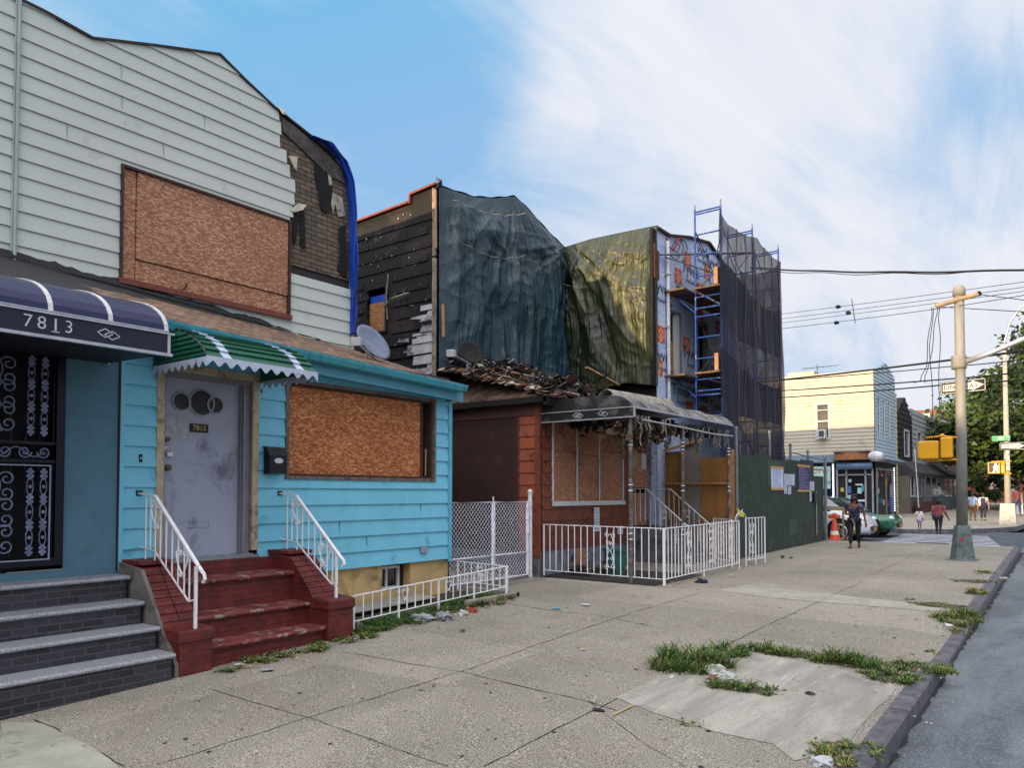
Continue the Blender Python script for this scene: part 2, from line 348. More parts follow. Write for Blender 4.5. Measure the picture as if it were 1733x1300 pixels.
o=t.mix(t.mapr(t.noise(9,8,t.mapping(t.co,(1,.12,1),(0,0,1.45)),rough=.7),.58,.72,0,.6),o,hx('#c2bfb5')); o=t.mix(t.mapr(t.noise(45,4),.32,.45,.5,0),o,hx('#4f4c46'))
o=t.mix(t.mapr(t.noise(1.6,7,dist=.8),.56,.7,0,.45),o,hx('#5c584f')); t.bump(n1,.35,.01); PATCH=t.fin(o,.8)
t=NT('road_concrete'); n1=t.noise(.7,7,t.mapping(t.co,(1.6,.45,1)),dist=.4,rough=.62); o=t.mix(t.mapr(n1,.3,.7),hx('#363d46'),hx('#656e75'))
o=t.mix(t.mapr(t.noise(60,3),.52,.62,0,.6),o,hx('#7e8488')); o=t.mix(t.mapr(t.noise(75,3),.3,.42,.5,0),o,hx('#282c30')); o=t.mix(t.mapr(t.noise(2.3,7,dist=1.5,rough=.65),.54,.68,0,.55),o,hx('#363b42'))
t.bump(t.noise(60,3),.4,.006); ROAD=t.fin(o,.72)
ASPH=mat('side_street_asphalt','#3f4552',.8,var=.15,sc=.6,dirt='#596070',dk=.4,dsc=2,bump=.4,bsc=90)
STEELK=mat('kerb_steel','#59585f',.55,.25,var=.25,sc=5,dirt='#38343c',dk=.5,dsc=9,bump=.3,bsc=30)
KERBC=mat('kerb_concrete','#8b8379',.85,var=.2,sc=4,dirt='#5b5249',dk=.5,dsc=6,bump=.4,bsc=50)
SOIL=mat('dark_soil','#3a3226',.95,var=.3,sc=12,bump=.8,bsc=30)
EARTH=mat('earth','#4a463e',.95,var=.3,sc=1)
m=MB(); m.grid(lambda u,v:(lambda x,y:Vector((x,y,ZG(x,y)-.32 if y<60 else .4)))(-400+800*u,-200+900*v),40,45); struct(m.build('ground',EARTH,loc=(0,0,0)))
NY0,NY1=-14.,24.2
m=MB()
def swx(u,y): return -13+(kx(y)-.13+13)*(u**.6)
m.grid(lambda u,v:(lambda y:(lambda x:Vector((x,y,ZG(x,y))))(swx(u,y)))(NY0+(NY1-NY0)*v),30,90)
struct(m.build('sidewalk',SIDEWALK,loc=(0,0,0)),'speckled beige concrete sidewalk in front of the row houses')
# kerb: steel-faced, dipping at the dropped crossing
def kz(y):
    b=ZG(kx(y),y)+.012
    return b
def kerb(m,ys,xf,zf,drop,side=1,wd=.14):
    pr=None
    for y in ys:
        x=xf(y); z=zf(y); p=[Vector((x-wd*side,y,z-.03)),Vector((x-wd*side,y,z)),Vector((x-.018*side,y,z)),Vector((x,y,z-.018)),Vector((x+.01*side,y,z-drop))]
        if pr:
            for a,b,c,d in zip(pr,p,p[1:],pr[1:]): m.quad(a,b,c,d)
        pr=p
    return m
m=MB(); ys=[NY0+i*.25 for i in range(int((NY1-NY0)/.25)+1)]; kerb(m,ys,kx,kz,.22); struct(m.build('kerb',STEELK,loc=(0,0,0)),'dull steel-faced kerb beside the roadway')
m=MB(); m.grid(lambda u,v:(lambda y:(lambda x:Vector((x,y,.012*min(y,60)-.13-.02*cl(u*6,0,1))))(kx(y)+.02*0+u*14))(-14+114*v),12,110); struct(m.build('road',ROAD,loc=(0,0,0)),'worn blue-grey concrete roadway')
# road joints
CRACK=mat('crack_dirt','#15130f',.95,var=.3,sc=20)
def crack(pts,w_,dz=.004,name='pavement_joint',jit=.02,surf=ZG,m_=CRACK,n=40,wv=.6):
    m=MB(); P_=[Vector(p) for p in pts]; L_=[]; 
    for a,b in zip(P_,P_[1:]):
        k=max(2,int((b-a).length/.12))
        for i in range(k): L_.append(a.lerp(b,i/k))
    L_.append(P_[-1]); pr=None
    for i,p in enumerate(L_):
        d=(L_[min(i+1,len(L_)-1)]-L_[max(i-1,0)]); d.z=0; d.normalize(); nn=Vector((-d.y,d.x,0))
        j=noise.noise(Vector((p.x*3,p.y*3,5)))*jit; ww=w_*(1+wv*noise.noise(Vector((p.x*9,p.y*9,1))))/2; q=p+nn*j
        a=q+nn*ww; b=q-nn*ww; a.z=surf(a.x,a.y)+dz; b.z=surf(b.x,b.y)+dz
        if pr: m.quad(pr[0],a,b,pr[1])
        pr=(a,b)
    return m
def zroad(x,y): return .012*min(y,60)-.13-.02
mj=MB()
def addm(a,b): a.add(b.v,b.f)
for pts,ww in ((((265,1297),(522,1215),(779,1138),(1000,1061),(1180,1005)),.012),(((819,1299),(1000,1205),(1249,1083),(1389,1017),(1460,985)),.012),(((60,1218),(208,1298)),.014),
    (((352,1167),(522,1215),(756,1299)),.01),(((577,1104),(779,1138),(1000,1190),(1045,1203)),.014),(((1000,1190),(1090,1262),(1160,1300)),.006),(((860,1022),(930,1034),(1010,1042),(1100,1060)),.016),
    (((1340,961),(1480,972),(1590,985)),.012),(((1215,1000),(1400,1016),(1590,1034)),.01),(((1330,948),(1500,952),(1640,960)),.012),(((1480,972),(1545,940)),.01),
    (((1140,940),(1300,958)),.008),(((1440,1018),(1625,1048)),.004),(((700,1065),(900,1105),(1040,1140)),.006)):
    addm(mj,crack([PG(*p) for p in pts],ww*.62,jit=.03,wv=.9))
struct(mj.build('pavement_joints',CRACK,loc=(0,0,0)),'dark joints and cracks between sidewalk slabs')
mj=MB()
for y in (1.9,7.4,12.9,17.9): addm(mj,crack([Vector((kx(y)+.05,y,0)),Vector((6,y+.1,0)),Vector((12,y+.1,0))],.02,surf=zroad,jit=.01))
addm(mj,crack([Vector((4.2,-5,0)),Vector((4.0,24,0))],.02,surf=zroad,jit=.01))
struct(mj.build('road_joints',CRACK,loc=(0,0,0)),'dark joints across the concrete roadway')
m=MB(); y_=[-14+i*.3 for i in range(130)]
GUT=mat('gutter_grime','#26282c',.9,var=.3,sc=14)
addm(m,crack([Vector((kx(-8)+.05,-8,0)),Vector((kx(24)+.05,24,0))],.075,surf=zroad,jit=.03,dz=.024,wv=1.1)); struct(m.build('gutter_dirt',GUT,loc=(0,0,0)),'dark grit lying in the gutter')
def slab(name,px,m_,dz,label=None,raise_=0.):
    P_=[PG(*p) for p in px]; cx=sum(p.x for p in P_)/len(P_); cy=sum(p.y for p in P_)/len(P_)
    m=MB(); n=len(P_); ring=[]
    for i in range(n):
        a,b=P_[i],P_[(i+1)%n]; k=max(1,int((b-a).length/.2))
        for j in range(k):
            q=a.lerp(b,j/k); q=q+Vector((noise.noise(q*3),noise.noise(q*3+Vector((7,0,0))),0))*.035; ring.append(q)
    nr=6; c=Vector((cx,cy,0)); L_=[]
    for r in range(nr+1):
        f=1-r/nr*.999
        for q in ring: x=c.x+(q.x-c.x)*f; y=c.y+(q.y-c.y)*f; L_.append(Vector((x,y,ZG(x,y)+dz)))
    k=len(ring); m.add(L_,[(r*k+i,r*k+(i+1)%k,(r+1)*k+(i+1)%k,(r+1)*k+i) for r in range(nr) for i in range(k)])
    return struct(m.build(name,m_,loc=(0,0,0)),label)
slab('concrete_patch',((1045,1183),(1108,1150),(1260,1104),(1345,1118),(1500,1150),(1515,1165),(1470,1215),(1440,1256),(1400,1275),(1345,1290),(1310,1262),(1210,1240),(1105,1208)),PATCH,.0045,'pale smooth concrete patch framed by grass')
LBAND=mat('light_concrete','#96938a',.85,var=.12,sc=3,dirt='#7f796c',dk=.35,dsc=8,bump=.3,bsc=60)
slab('repair_strip',((1214,1000),(1262,991),(1420,1008),(1600,1028),(1588,1036),(1440,1024),(1310,1013)),LBAND,.004,'light concrete strip across the sidewalk')
slab('corner_patch',((0,1222),(70,1226),(150,1262),(205,1300),(120,1330),(0,1330)),mat('grey_patch','#95968a',.85,var=.15,sc=3,dirt='#717469',dk=.4,bump=.3,bsc=60),.004)
RUST=mat('rust_stain','#8a7350',.9,var=.25,sc=6,bump=.3,bsc=60)
0 and slab('rust_stain',((1245,1253),(1290,1262),(1325,1283),(1318,1290),(1270,1275)),RUST,.0035); 0 and slab('rust_stain',((1535,1033),(1600,1038),(1592,1052),(1560,1048)),RUST,.005)
# driveway and front areas
DRIVE=mat('driveway_concrete','#77746e',.85,var=.2,sc=2,dirt='#45423d',dk=.5,dsc=3,bump=.3,bsc=50)
m=MB(); m.grid(lambda u,v:Vector((-22+13.9*u,9.22+2.45*v,ZG(-8.1,9.22+2.45*v)+.006)),8,4); struct(m.build('driveway',DRIVE,loc=(0,0,0)))
# ---------------------------------------------------------------- shared house materials
SIDW=mat('white_aluminium_siding','#b9c0bb',.5,var=.03,sc=1.0,dirt='#a3a9a4',dk=.12,dsc=2.0,streak=.03)
SIDB=mat('blue_painted_siding','#6db8d2',.55,var=.05,sc=2,dirt='#4a97b5',dk=.18,dsc=3,bump=.12,bsc=70,streak=.05)
TRIMD=mat('dark_trim','#2b2528',.7,var=.2,sc=8)
STUCCO=mat('blue_grey_stucco','#51758a',.85,var=.1,sc=2,dirt='#48707f',dk=.4,dsc=2,bump=.35,bsc=160,streak=.15)
WHITEP=mat('white_paint','#bfc3c4',.6,var=.08,sc=6,dirt='#8f8577',dk=.25,dsc=14)
WHITER=mat('white_iron','#dfe1e5',.5,var=.06,sc=9,dirt='#8a6a52',dk=.22,dsc=22)
BROWNF=mat('dark_brown_wood','#3c2a24',.75,var=.25,sc=6,dirt='#211815',dk=.4,dsc=9)
REDSILL=mat('red_brown_sill','#6f3c30',.7,var=.15,sc=6)
GLASS=mat('dark_glass',(.012,.014,.018),.08,var=.2,spec=.8)
BLACKM=mat('black_metal','#14151b',.45,.2,var=.2,sc=6)
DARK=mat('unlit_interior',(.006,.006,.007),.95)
OSBX=osb_mat('osb_board','#8c5a40','#c39a7c','x'); OSBL=osb_mat('osb_board_orange','#8e4a1f','#d08e5e','x'); OSBY=osb_mat('osb_board_side','#86582f','#bd9464','y')
t=NT('tar_and_shingle_roof'); gp=t.n.new('ShaderNodeNewGeometry'); t.co=gp.outputs['Position']; p=t.plane('y'); sx=t.sep(); pp=t.mapping(t.co,(6,1.2,6)); 
br=t.n.new('ShaderNodeTexBrick'); cm=t.n.new('ShaderNodeCombineXYZ'); t.l.new(sx[1],cm.inputs[0]); t.l.new(sx[0],cm.inputs[1]); t.l.new(cm.outputs[0],br.inputs[0]); br.inputs['Scale'].default_value=1; br.inputs['Brick Width'].default_value=.16; br.inputs['Row Height'].default_value=.12; br.inputs['Mortar Size'].default_value=.008
br.inputs['Color1'].default_value=(*hx('#967b63'),1); br.inputs['Color2'].default_value=(*hx('#5f4a3c'),1); br.inputs['Mortar'].default_value=(*hx('#2b211c'),1)
o=t.mix(t.mapr(t.noise(14,5,t.mapping(t.co,(1,.4,1))),.35,.7,0,.7),br.outputs['Color'],hx('#3f322a'))
# tar coat: widest at the party wall end, tapering to the flashing line
nz=t.math('MULTIPLY',t.noise(2.6,6),.5)
tar1=t.mapr(t.math('SUBTRACT',t.math('ADD',3.85,nz),sx[1]),-.04,.04)
tar2=t.mapr(t.math('SUBTRACT',t.math('MULTIPLY',sx[0],-1),t.math('ADD',t.math('MULTIPLY',t.math('SUBTRACT',sx[1],3.9),.27),t.math('ADD',9.45,nz))),-.04,.04)
tar=t.math('MAXIMUM',tar1,tar2)
TARSH=(t,tar,o); t.bump(t.math('ADD',br.outputs['Fac'],t.noise(9,5)),.6,.02)
ROOFM=t.fin(t.mix(tar,o,hx('#191b22')),.8)
# ---------------------------------------------------------------- row house 7815 (blue) and 7813
PY_=3.90   # party line
ph=PX(28,415.4,XU).z
toppts=[(PX(*p,XU).y,PX(*p,XU).z) for p in ((0,-24),(34,0),(80,23),(155,65),(260,77),(370,92),(415,137),(463,182),(530,235),(560,262),(585,303))]
toppts=[(-46,7.7),(2.0,7.9),(3.2,8.35)]+toppts[1:]; toppts=[(y+.0005*i,z) for i,(y,z) in enumerate(toppts)]; TOPU=TopF(toppts)
YC=9.19
rag=sorted([(PX(*p,XU).z,PX(*p,XU).y) for p in ((470,190),(476,205),(470,222),(474,240),(473,258),(488,268),(487,290),(497,305),(500,325),(499,345),(492,358),(490,372),(489,376))])
rag=[(z+i*1e-4,y) for i,(z,y) in enumerate(rag)]
def uend(z): return interp(z,rag)
w1=(4.99,7.81,4.70,6.33)
def upper(h0,y0,y1,zb,parent,is15):
    m=MB(); pl=plX(XU)
    if is15:
        zw=6.3
        boards(m,pl,y0,uend(7.),zw,8.8,.2225,top=TOPU,phase=ph,uend=lambda z:min(YC,uend(z)+.03*math.sin(z*37)),step=.12)
        boards(m,pl,y0,4.99,zb,zw,.2225,phase=ph); boards(m,pl,4.99,7.81,zb,4.70,.2225,phase=ph)
        boards(m,pl,7.83,YC-.06,zb,PX(490,462,XU).z,.2225,phase=ph,uend=lambda z: YC-.06-(.12 if z>5.62 else 0))
        boards(m,pl,7.81,7.84,zb,4.7,.2225,phase=ph)
    else: boards(m,pl,y0,y1,zb,8.8,.2225,top=TOPU,phase=ph,step=.3)
    return m.build('upper_siding',SIDW,parent)
h13=T('row_house','pale two-storey row house with blue-grey stucco ground floor and black iron door','house',(XF,1.5,0))
h15=T('row_house','pale two-storey row house with bright blue ground floor and boarded windows','house',(XF,6.5,0))
upper(h13,-46,3.70,4.3,h13,False); upper(h15,3.70,YC,4.3,h15,True)  # left house lengthened out of view behind the camera to shade the street
pl=plX(XU)
# seams between siding sheets
m=MB()
for (px,py,n) in ((205,170,2),(345,215,1),(112,225,1),(275,262,1),(204,118,1)):
    q=PX(px,py,XU); zb=ph+math.floor((q.z-ph)/.2225)*.2225; m.box((XU+.004,q.y-.004,zb+.01),(XU+.022,q.y+.004,zb+.215))
m.build('siding_seams',mat('seam','#8d9a98',.6),h15)
# box bodies of both houses (sides, back, flat roof)
for hh,a,b,mm in ((h13,-46,3.695,SIDW),(h15,3.705,YC-.001,SIDW)):
    m=MB(); xs=XU-.04; ks=[a]+[k for k in TOPU.ks if a<k<b]+[b]
    for p,q in zip(ks,ks[1:]): m.quad((xs,p,TOPU(p)-.03),(xs,q,TOPU(q)-.03),(-22,q,TOPU(q)-.35),(-22,p,TOPU(p)-.35))
    for p,q in zip(ks,ks[1:]): m.quad((xs,p,3.0),(xs,q,3.0),(xs,q,TOPU(q)-.03),(xs,p,TOPU(p)-.03))
    for y in (a,b): m.quad((-22,y,-.3),(xs,y,-.3),(xs,y,TOPU(y)-.03),(-22,y,TOPU(y)-.35))
    m.quad((-22,a,-.3),(-22,b,-.3),(-22,b,TOPU(b)-.35),(-22,a,TOPU(a)-.35))
    if hh is h15: m.k=1
    m.build('house_body',[TRIMD if hh is h15 else SIDW,SIDW],hh)
# bare asphalt-brick wall where the siding is gone
BRKU=brick_mat('asphalt_brick_sheathing','#6f6152','#53493f','#231f1d','x',.235,.083,.009,soot=.60,grime=.35)
m=MB(); ys=[7.3+i*.14 for i in range(14)]; ys=[y for y in ys if y<YC]+[YC-.01]
for a,b in zip(ys,ys[1:]): m.quad((XU-.012,a,5.6),(XU-.012,b,5.6),(XU-.012,b,TOPU(b)-.02),(XU-.012,a,TOPU(a)-.02))
bw=m.build('bare_brick_wall',BRKU,h15); bw['label']='sooty brick-pattern wall laid bare behind torn siding'
CHAR=mat('charred_wood','#0f0f12',.85,var=.5,sc=14,bump=.9,bsc=30); PEEL=mat('peeled_white','#9c978c',.8,var=.15,sc=9,dirt='#4b4741',dk=.4)
def pix_patch(px,X,off,m_,name,parent,th=.012,jit=0.):
    m=MB(); P_=[PX(*p,X+off) for p in px]; m.prism(P_,(th,0,0)); return m.build(name,m_,parent)
for k,(px,mm) in enumerate((((((533,263),(548,262),(556,300),(561,318),(560,355),(551,362),(541,350),(537,318),(531,295)),CHAR)),(((553,290),(559,293),(561,312),(556,314)),PEEL),(((562,325),(578,335),(583,365),(572,367),(566,345),(563,362),(559,345)),PEEL),
    (((495,352),(502,352),(503,385),(500,410),(495,415)),CHAR),(((506,350),(514,358),(516,420),(509,421),(506,390)),CHAR),(((573,385),(584,380),(586,470),(577,466),(571,455),(575,430)),CHAR),(((476,198),(500,215),(575,282),(583,310),(560,300),(500,243),(478,222)),mat('soffit_felt','#4a4643',.9,var=.4,sc=9)))):
    pix_patch(px,XU,.004+.001*k,mm,'burnt_patch',h15)
# peeled siding tongues
for (px) in (((490,355),(500,345),(516,347),(506,357),(494,360)),((486,264),(498,267),(499,290),(492,285)),((466,178),(476,190),(484,196),(472,195))):
    P_=[PX(*p,XU) for p in px]; P_=[p+Vector((.03+.05*i%.09,0,0)) for i,p in enumerate(P_)]; m=MB(); m.poly(P_); m.build('peeled_siding',mat_once('siding_underside','#bdb9a6'),h15,solid=.006)
# corner post, roof edge, drain line
m=MB(); q0=PX(590,490,XU).z; pbox(m,pl,YC-.06,YC+.02,4.3,5.65,-.02,.035); m.build('corner_post',PEEL,h15)
def edge(parent,a,b,m_,name='roof_edge'):
    m=MB(); ks=[a]+[k for k in TOPU.ks if a<k<b]+[b]
    for p,q in zip(ks,ks[1:]): m.prism([(XU-.1,p,TOPU(p)-.012),(XU-.1,q,TOPU(q)-.012),(XU-.1,q,TOPU(q)+.02),(XU-.1,p,TOPU(p)+.02)],(.14,0,0))
    return m.build(name,m_,parent)
edge(h13,-46,3.699,TRIMD); edge(h15,3.701,YC,TRIMD)
m=MB(); m.tube([(XU+.05,3.69,8.02),(XU+.05,3.69,4.55)],.022,8); m.tube([(XU+.03,3.66,8.02),(XU+.03,3.66,4.55)],.012,6); m.build('drain_line',mat('drain_line_paint','#9aa6a6',.6,var=.1),h13)
# upper window of 7815
wn=MB(); frame(wn,pl,4.99,7.81,4.70,6.33,.035,-.02,.05,'lrt'); pbox(wn,pl,7.77,7.81,4.74,6.3,.05,.055); wdo=wn.build('window',BROWNF,h15)
m=MB(); pbox(m,pl,4.97,7.83,4.64,4.72,-.02,.075); m.build('sill',REDSILL,wdo)
m=MB(); a=PX(228,400,XU).y; zz=PX(300,455,XU).z
pbox(m,pl,5.03,a,4.73,6.29,-.02,.0); pbox(m,pl,a+.012,7.765,PX(228,438,XU).z,6.29,-.02,.022); pbox(m,pl,a+.012,7.765,4.73,PX(228,438,XU).z-.015,-.02,.003); m.build('plywood_board',OSBX,wdo)
m=MB(); m.tube([(XU+.02,5.9,4.74),(XU+.05,5.93,4.76),(XU+.06,5.96,4.81),(XU+.03,5.97,4.86)],.012,5); m.build('bent_strap',TRIMD,wdo)
# lower roof of both: eave to upper wall
def rz2(x,y):
    f=(-7.98-x)/2.74; return (3.60-.031*(max(y,-3)-4))*(1-f)+(4.66-.056*(max(y,-3)-3.7))*f
for hh,a,b,nm in ((h13,-46,3.90,'lower_roof'),(h15,3.901,9.22,'lower_roof')):
    m=MB(); n=int((b-a)/.25)+2
    m.grid(lambda u,v:(lambda x,y:Vector((x,y,rz2(x,y)+.012*noise.noise(Vector((x*3,y*3,0))))))(-7.98-2.76*u,a+(b-a)*v),16,n if hh is h15 else 40)
    e=MB(); 
    for i in range(n): 
        y0=a+(b-a)*i/n; y1=a+(b-a)*(i+1)/n; m.quad((-7.98,y0,rz2(-7.98,y0)-.02),(-7.98,y1,rz2(-7.98,y1)-.02),(-7.98,y1,rz2(-7.98,y1)),(-7.98,y0,rz2(-7.98,y0)))
    m.build(nm,ROOFM,hh)
SHING=mat('asphalt_shingle','#8a6448',.9,var=.35,sc=7,fine=.4,bump=.5,bsc=80)
m=MB()
for i in range(40):
    y=3.95+i*.13; z=rz2(-7.98,y); m.box((-7.95+rnd.uniform(0,.025),y,z-.012),(-8.12,y+.118,z+.012+rnd.uniform(0,.01)))
m.build('eave_shingles',SHING,h15)
# ragged tar flashing along the upper wall
TAR=mat('roof_tar','#15161b',.7,var=.4,sc=6,bump=.8,bsc=18)
m=MB(); pr=None
for i in range(0,160):
    y=-2+i*.07; 
    if y>8.5: break
    x=XU+.03; z=rz2(x,y); hgt=.10+.05*noise.noise(Vector((y*2.3,0,0)))+.03*noise.noise(Vector((y*9,3,0)))-.10*cl((y-7)/1.5); a_=Vector((x+.004,y,z+max(.01,hgt))); b_=Vector((x+.06,y,z+.015))
    if pr: m.quad(pr[0],a_,b_,pr[1])
    pr=(a_,b_)
m.build('tar_flashing',TAR,h15)
# ---- 7815 ground floor
WH=(6.01,8.80,1.91,3.20); DH=(4.30,5.60,.93,3.20)
pl=plX(XF); m=MB()
zfl=PX(740,669,XF).z; bhb=.2245
ph2=PX(745,828,XF).z
boards(m,pl,3.93,9.17,.66,3.50,bhb,holes=(WH,DH,(4.30,5.60,.0,.93),(3.93,4.3,0,.9)),phase=ph2,lip=.027); m.build('siding',SIDB,h15)
rs_=random.Random(4)
for (y,k) in ((6.9,3),(8.5,4),(7.4,2),(6.3,1)):
    zb_=ph2+bhb*(math.floor((.66-ph2)/bhb)+k); m=MB(); m.box((XF+.004,y-.003,max(.67,zb_+.008)),(XF+.024,y+.003,zb_+bhb-.01)); m.build('siding_seam',mat_once('seam_blue','#4a97b2'),h15)
m=MB(); pbox(m,pl,3.90,3.945,.9,3.5,-.03,.03); m.build('corner_trim',SIDB,h15); m=MB(); pbox(m,pl,9.12,9.20,.62,3.42,-.03,.035)
m.build('corner_trim',mat('blue_trim','#5aa7c3',.5,var=.05,dirt='#3d6e80',dk=.3,dsc=8),h15)
m=MB(); wall(m,pl,3.9,9.2,.68,3.6,holes=(WH,DH),o=-.035); m.quad((XF-.03,9.2,-.2),(-22,9.2,-.2),(-22,9.2,4.6),(XF-.03,9.2,3.6)); m.quad((XF-.03,9.2,-.2),(XF-.03,9.2,.7),(XF-.03,9.19,.7),(XF-.03,9.19,-.2)); m.build('inner_wall',TRIMD,h15)
# gutter, fascia, soffit
GUTM=mat('teal_gutter','#3d93a6',.4,var=.1,sc=4,dirt='#2b5b66',dk=.3,dsc=8)
m=MB(); prof=[(-8.02,.0),(-7.99,-.075),(-7.93,-.10),(-7.87,-.085),(-7.84,-.02),(-7.835,.012),(-7.85,.012),(-7.86,-.01)]
pr=None
for y in (3.95,5.0,6.0,7.0,8.0,8.6,9.0,9.10):
    zz=rz2(-7.98,y)-.025; row=[Vector((x,y,zz+z)) for x,z in prof]
    if pr: 
        for i in range(len(row)-1): m.quad(pr[i],row[i],row[i+1],pr[i+1])
    pr=row
m.poly(pr); m.build('gutter',GUTM,h15,smooth=True)
m=MB(); 
def zg(y): return rz2(-7.98,y)
m.prism([(-8.03,3.95,zg(3.95)-.25),(-8.03,9.2,zg(9.2)-.25),(-8.03,9.2,zg(9.2)-.03),(-8.03,3.95,zg(3.95)-.03)],(-.02,0,0))
m.quad((-8.03,3.95,zg(3.95)-.22),(-8.03,9.2,zg(9.2)-.22),(XF-.02,9.2,zg(9.2)-.22),(XF-.02,3.95,zg(3.95)-.22)); m.quad((-8.05,9.2,zg(9.2)-.22),(XF-.05,9.2,zg(9.2)-.22),(XF-.05,9.2,zg(9.2)+.1),(-8.05,9.2,zg(9.2)+.0)); m.build('fascia',mat('blue_fascia','#4f97ae',.5,var=.08,dirt='#2f5d6c',dk=.3,dsc=5),h15)
# foundation with basement window
FOUND=mat('tan_stucco','#b59a6b',.85,var=.1,sc=2,dirt='#7a6746',dk=.35,dsc=3,bump=.3,bsc=90,streak=.2)
bw_=(7.74,8.32,.26,.66); m=MB(); wall(m,pl,6.1,9.17,-.1,.66,holes=(bw_,),o=-.03); pbox(m,pl,bw_[0]-.0,bw_[1]+.25,.66,.68,-.2,-.02)
m.quad((XF-.03,7.74,.26),(XF-.25,7.74,.26),(XF-.25,7.74,.68),(XF-.03,7.74,.68)); m.quad((XF-.03,8.32,.26),(XF-.25,8.32,.26),(XF-.25,8.32,.68),(XF-.03,8.32,.68)); m.quad((XF-.03,7.74,.26),(XF-.25,7.74,.26),(XF-.25,8.32,.26),(XF-.03,8.32,.26)); m.quad((XF-.03,9.17,-.1),(XF-.03,9.17,.66),(-10,9.185,.66),(-10,9.185,-.1))
m.build('foundation',FOUND,h15)
m=MB(); frame(m,pl,7.76,8.2,.28,.62,.035,-.19,-.14); pbox(m,pl,7.93,7.96,.3,.6,-.18,-.15); bwn=m.build('basement_window',WHITEP,h15)
m=MB(); m.quad(*[plX(XF)(u,z,-.18) for u,z in ((7.74,.26),(8.32,.26),(8.32,.68),(7.74,.68))]); m.build('pane',GLASS,bwn)
# boarded front window
m=MB(); frame(m,pl,6.0,8.82,1.90,3.21,.045,-.02,.035); m.build('x',mat('weathered_frame','#6b625c',.8,var=.3,sc=9,dirt='#2a2523',dk=.5,dsc=18),h15); fw=bpy.context.scene.collection.objects[-1]; fw.name='window'
m=MB(); y1=PX(710,740,XF-.06).y; frame(m,pl,6.045,8.775,1.945,3.165,.03,-.16,-.02,'lrt'); pbox(m,pl,y1+.01,y1+.05,1.95,3.16,-.12,-.05); pbox(m,pl,y1+.2,y1+.24,1.95,3.16,-.16,-.09); pbox(m,pl,6.05,8.77,1.945,1.975,-.16,.02); m.k=1; m.quad(*[pl(u,z,-.17) for u,z in ((6.04,1.94),(8.78,1.94),(8.78,3.17),(6.04,3.17))]); m.build('jamb',[BROWNF,BROWNF],fw)
m=MB(); pbox(m,pl,6.06,y1,1.97,3.15,-.075,-.055); m.build('plywood_board',OSBL,fw)
m=MB(); m.beam(pl(y1+.13,2.0,-.06),pl(y1+.12,2.42,-.05),.008,.02); m.build('splinter',mat('pale_wood','#b49a76',.8),fw)
# door with trim
TRIMC=mat('cream_trim','#a89c84',.65,var=.15,sc=5,dirt='#6b6150',dk=.4,dsc=9)
m=MB(); frame(m,pl,4.30,5.60,.93,3.2,.085,-.02,.03,'lrt'); m.build('door_frame',TRIMC,h15)
m=MB(); pbox(m,pl,4.385,4.41,.98,3.12,-.16,-.0); pbox(m,pl,5.38,5.515,.98,3.12,-.16,-.03); pbox(m,pl,5.40,5.43,.98,3.12,-.03,.005); pbox(m,pl,4.41,5.5,3.05,3.12,-.16,0); m.build('jamb',mat('grey_jamb','#78777f',.6,var=.1,sc=4),h15)
m=MB(); pbox(m,pl,4.30,5.60,.93,.965,-.16,.06); pbox(m,pl,4.36,5.54,.965,.98,-.12,.02); m.build('threshold',mat('aluminium','#8b8f95',.4,.5,var=.15,sc=9),h15)
DOORM=mat('lavender_grey_door','#969cb0',.6,var=.05,sc=1.5,dirt='#5b5f70',dk=.3,dsc=2,fine=.05); m=MB(); pbox(m,pl,4.405,5.385,.98,3.06,-.12,-.08); door=m.build('door',DOORM,h15)
DO=-.078
def ring(m,c,r,w_,o,n=28,pl_=pl):
    for i in range(n):
        a=2*math.pi*i/n; b=2*math.pi*(i+1)/n
        P_=[pl_(c[0]+rr*math.cos(t_),c[1]+rr*math.sin(t_),o) for rr,t_ in ((r-w_/2,a),(r+w_/2,a),(r+w_/2,b),(r-w_/2,b))]; m.prism(P_,pl_(0,0,.012)-pl_(0,0,0))
def disc(m,c,r,o,n=28,th=.004,pl_=pl): m.prism([pl_(c[0]+r*math.cos(2*math.pi*i/n),c[1]+r*math.sin(2*math.pi*i/n),o) for i in range(n)],pl_(0,0,th)-pl_(0,0,0))
cs=[(PX(306,680,XF+DO),.105),(PX(340,682,XF+DO),.155),(PX(363,686,XF+DO),.10)]
m=MB(); g=MB()
for k,(c,r) in enumerate(cs): disc(g,(c.y,c.z),r,DO+.002*k,th=.006); ring(m,(c.y,c.z),r,.02,DO+.004+.003*k)
dwin=m.build('porthole_rings',mat('grey_ring','#83858c',.45,.2),door); g.build('pane',mat('dark_pane',(.008,.009,.012),.35,var=.1,spec=.3),dwin)
c=PX(336,725,XF+DO); m=MB(); pbox(m,pl,c.y-.115,c.y+.115,c.z-.05,c.z+.05,DO,DO+.012); npl=m.build('number_plate',mat('dark_brown_plate','#1d1512',.6),door)
text('7815',.085,mat('old_gold','#a08a5c',.5,.4),(XF+DO+.014,c.y,c.z),'x','numerals',npl,ext=.003,off=.001)
a,b=PX(279,700,XF+DO),PX(319,745,XF+DO); m=MB(); m.grid(lambda u,v:pl(a.y+(b.y-a.y)*u,b.z+(a.z-b.z)*v,DO+.004+.006*noise.noise(Vector((u*4,v*4,1)))),10,10); m.build('plastic_sleeve',mat('cloudy_plastic','#8f909b',.2,var=.25,sc=14,bump=.5,bsc=20),door,smooth=True)
BRASS=mat('tarnished_brass','#5d5440',.4,.7,var=.3,sc=20)
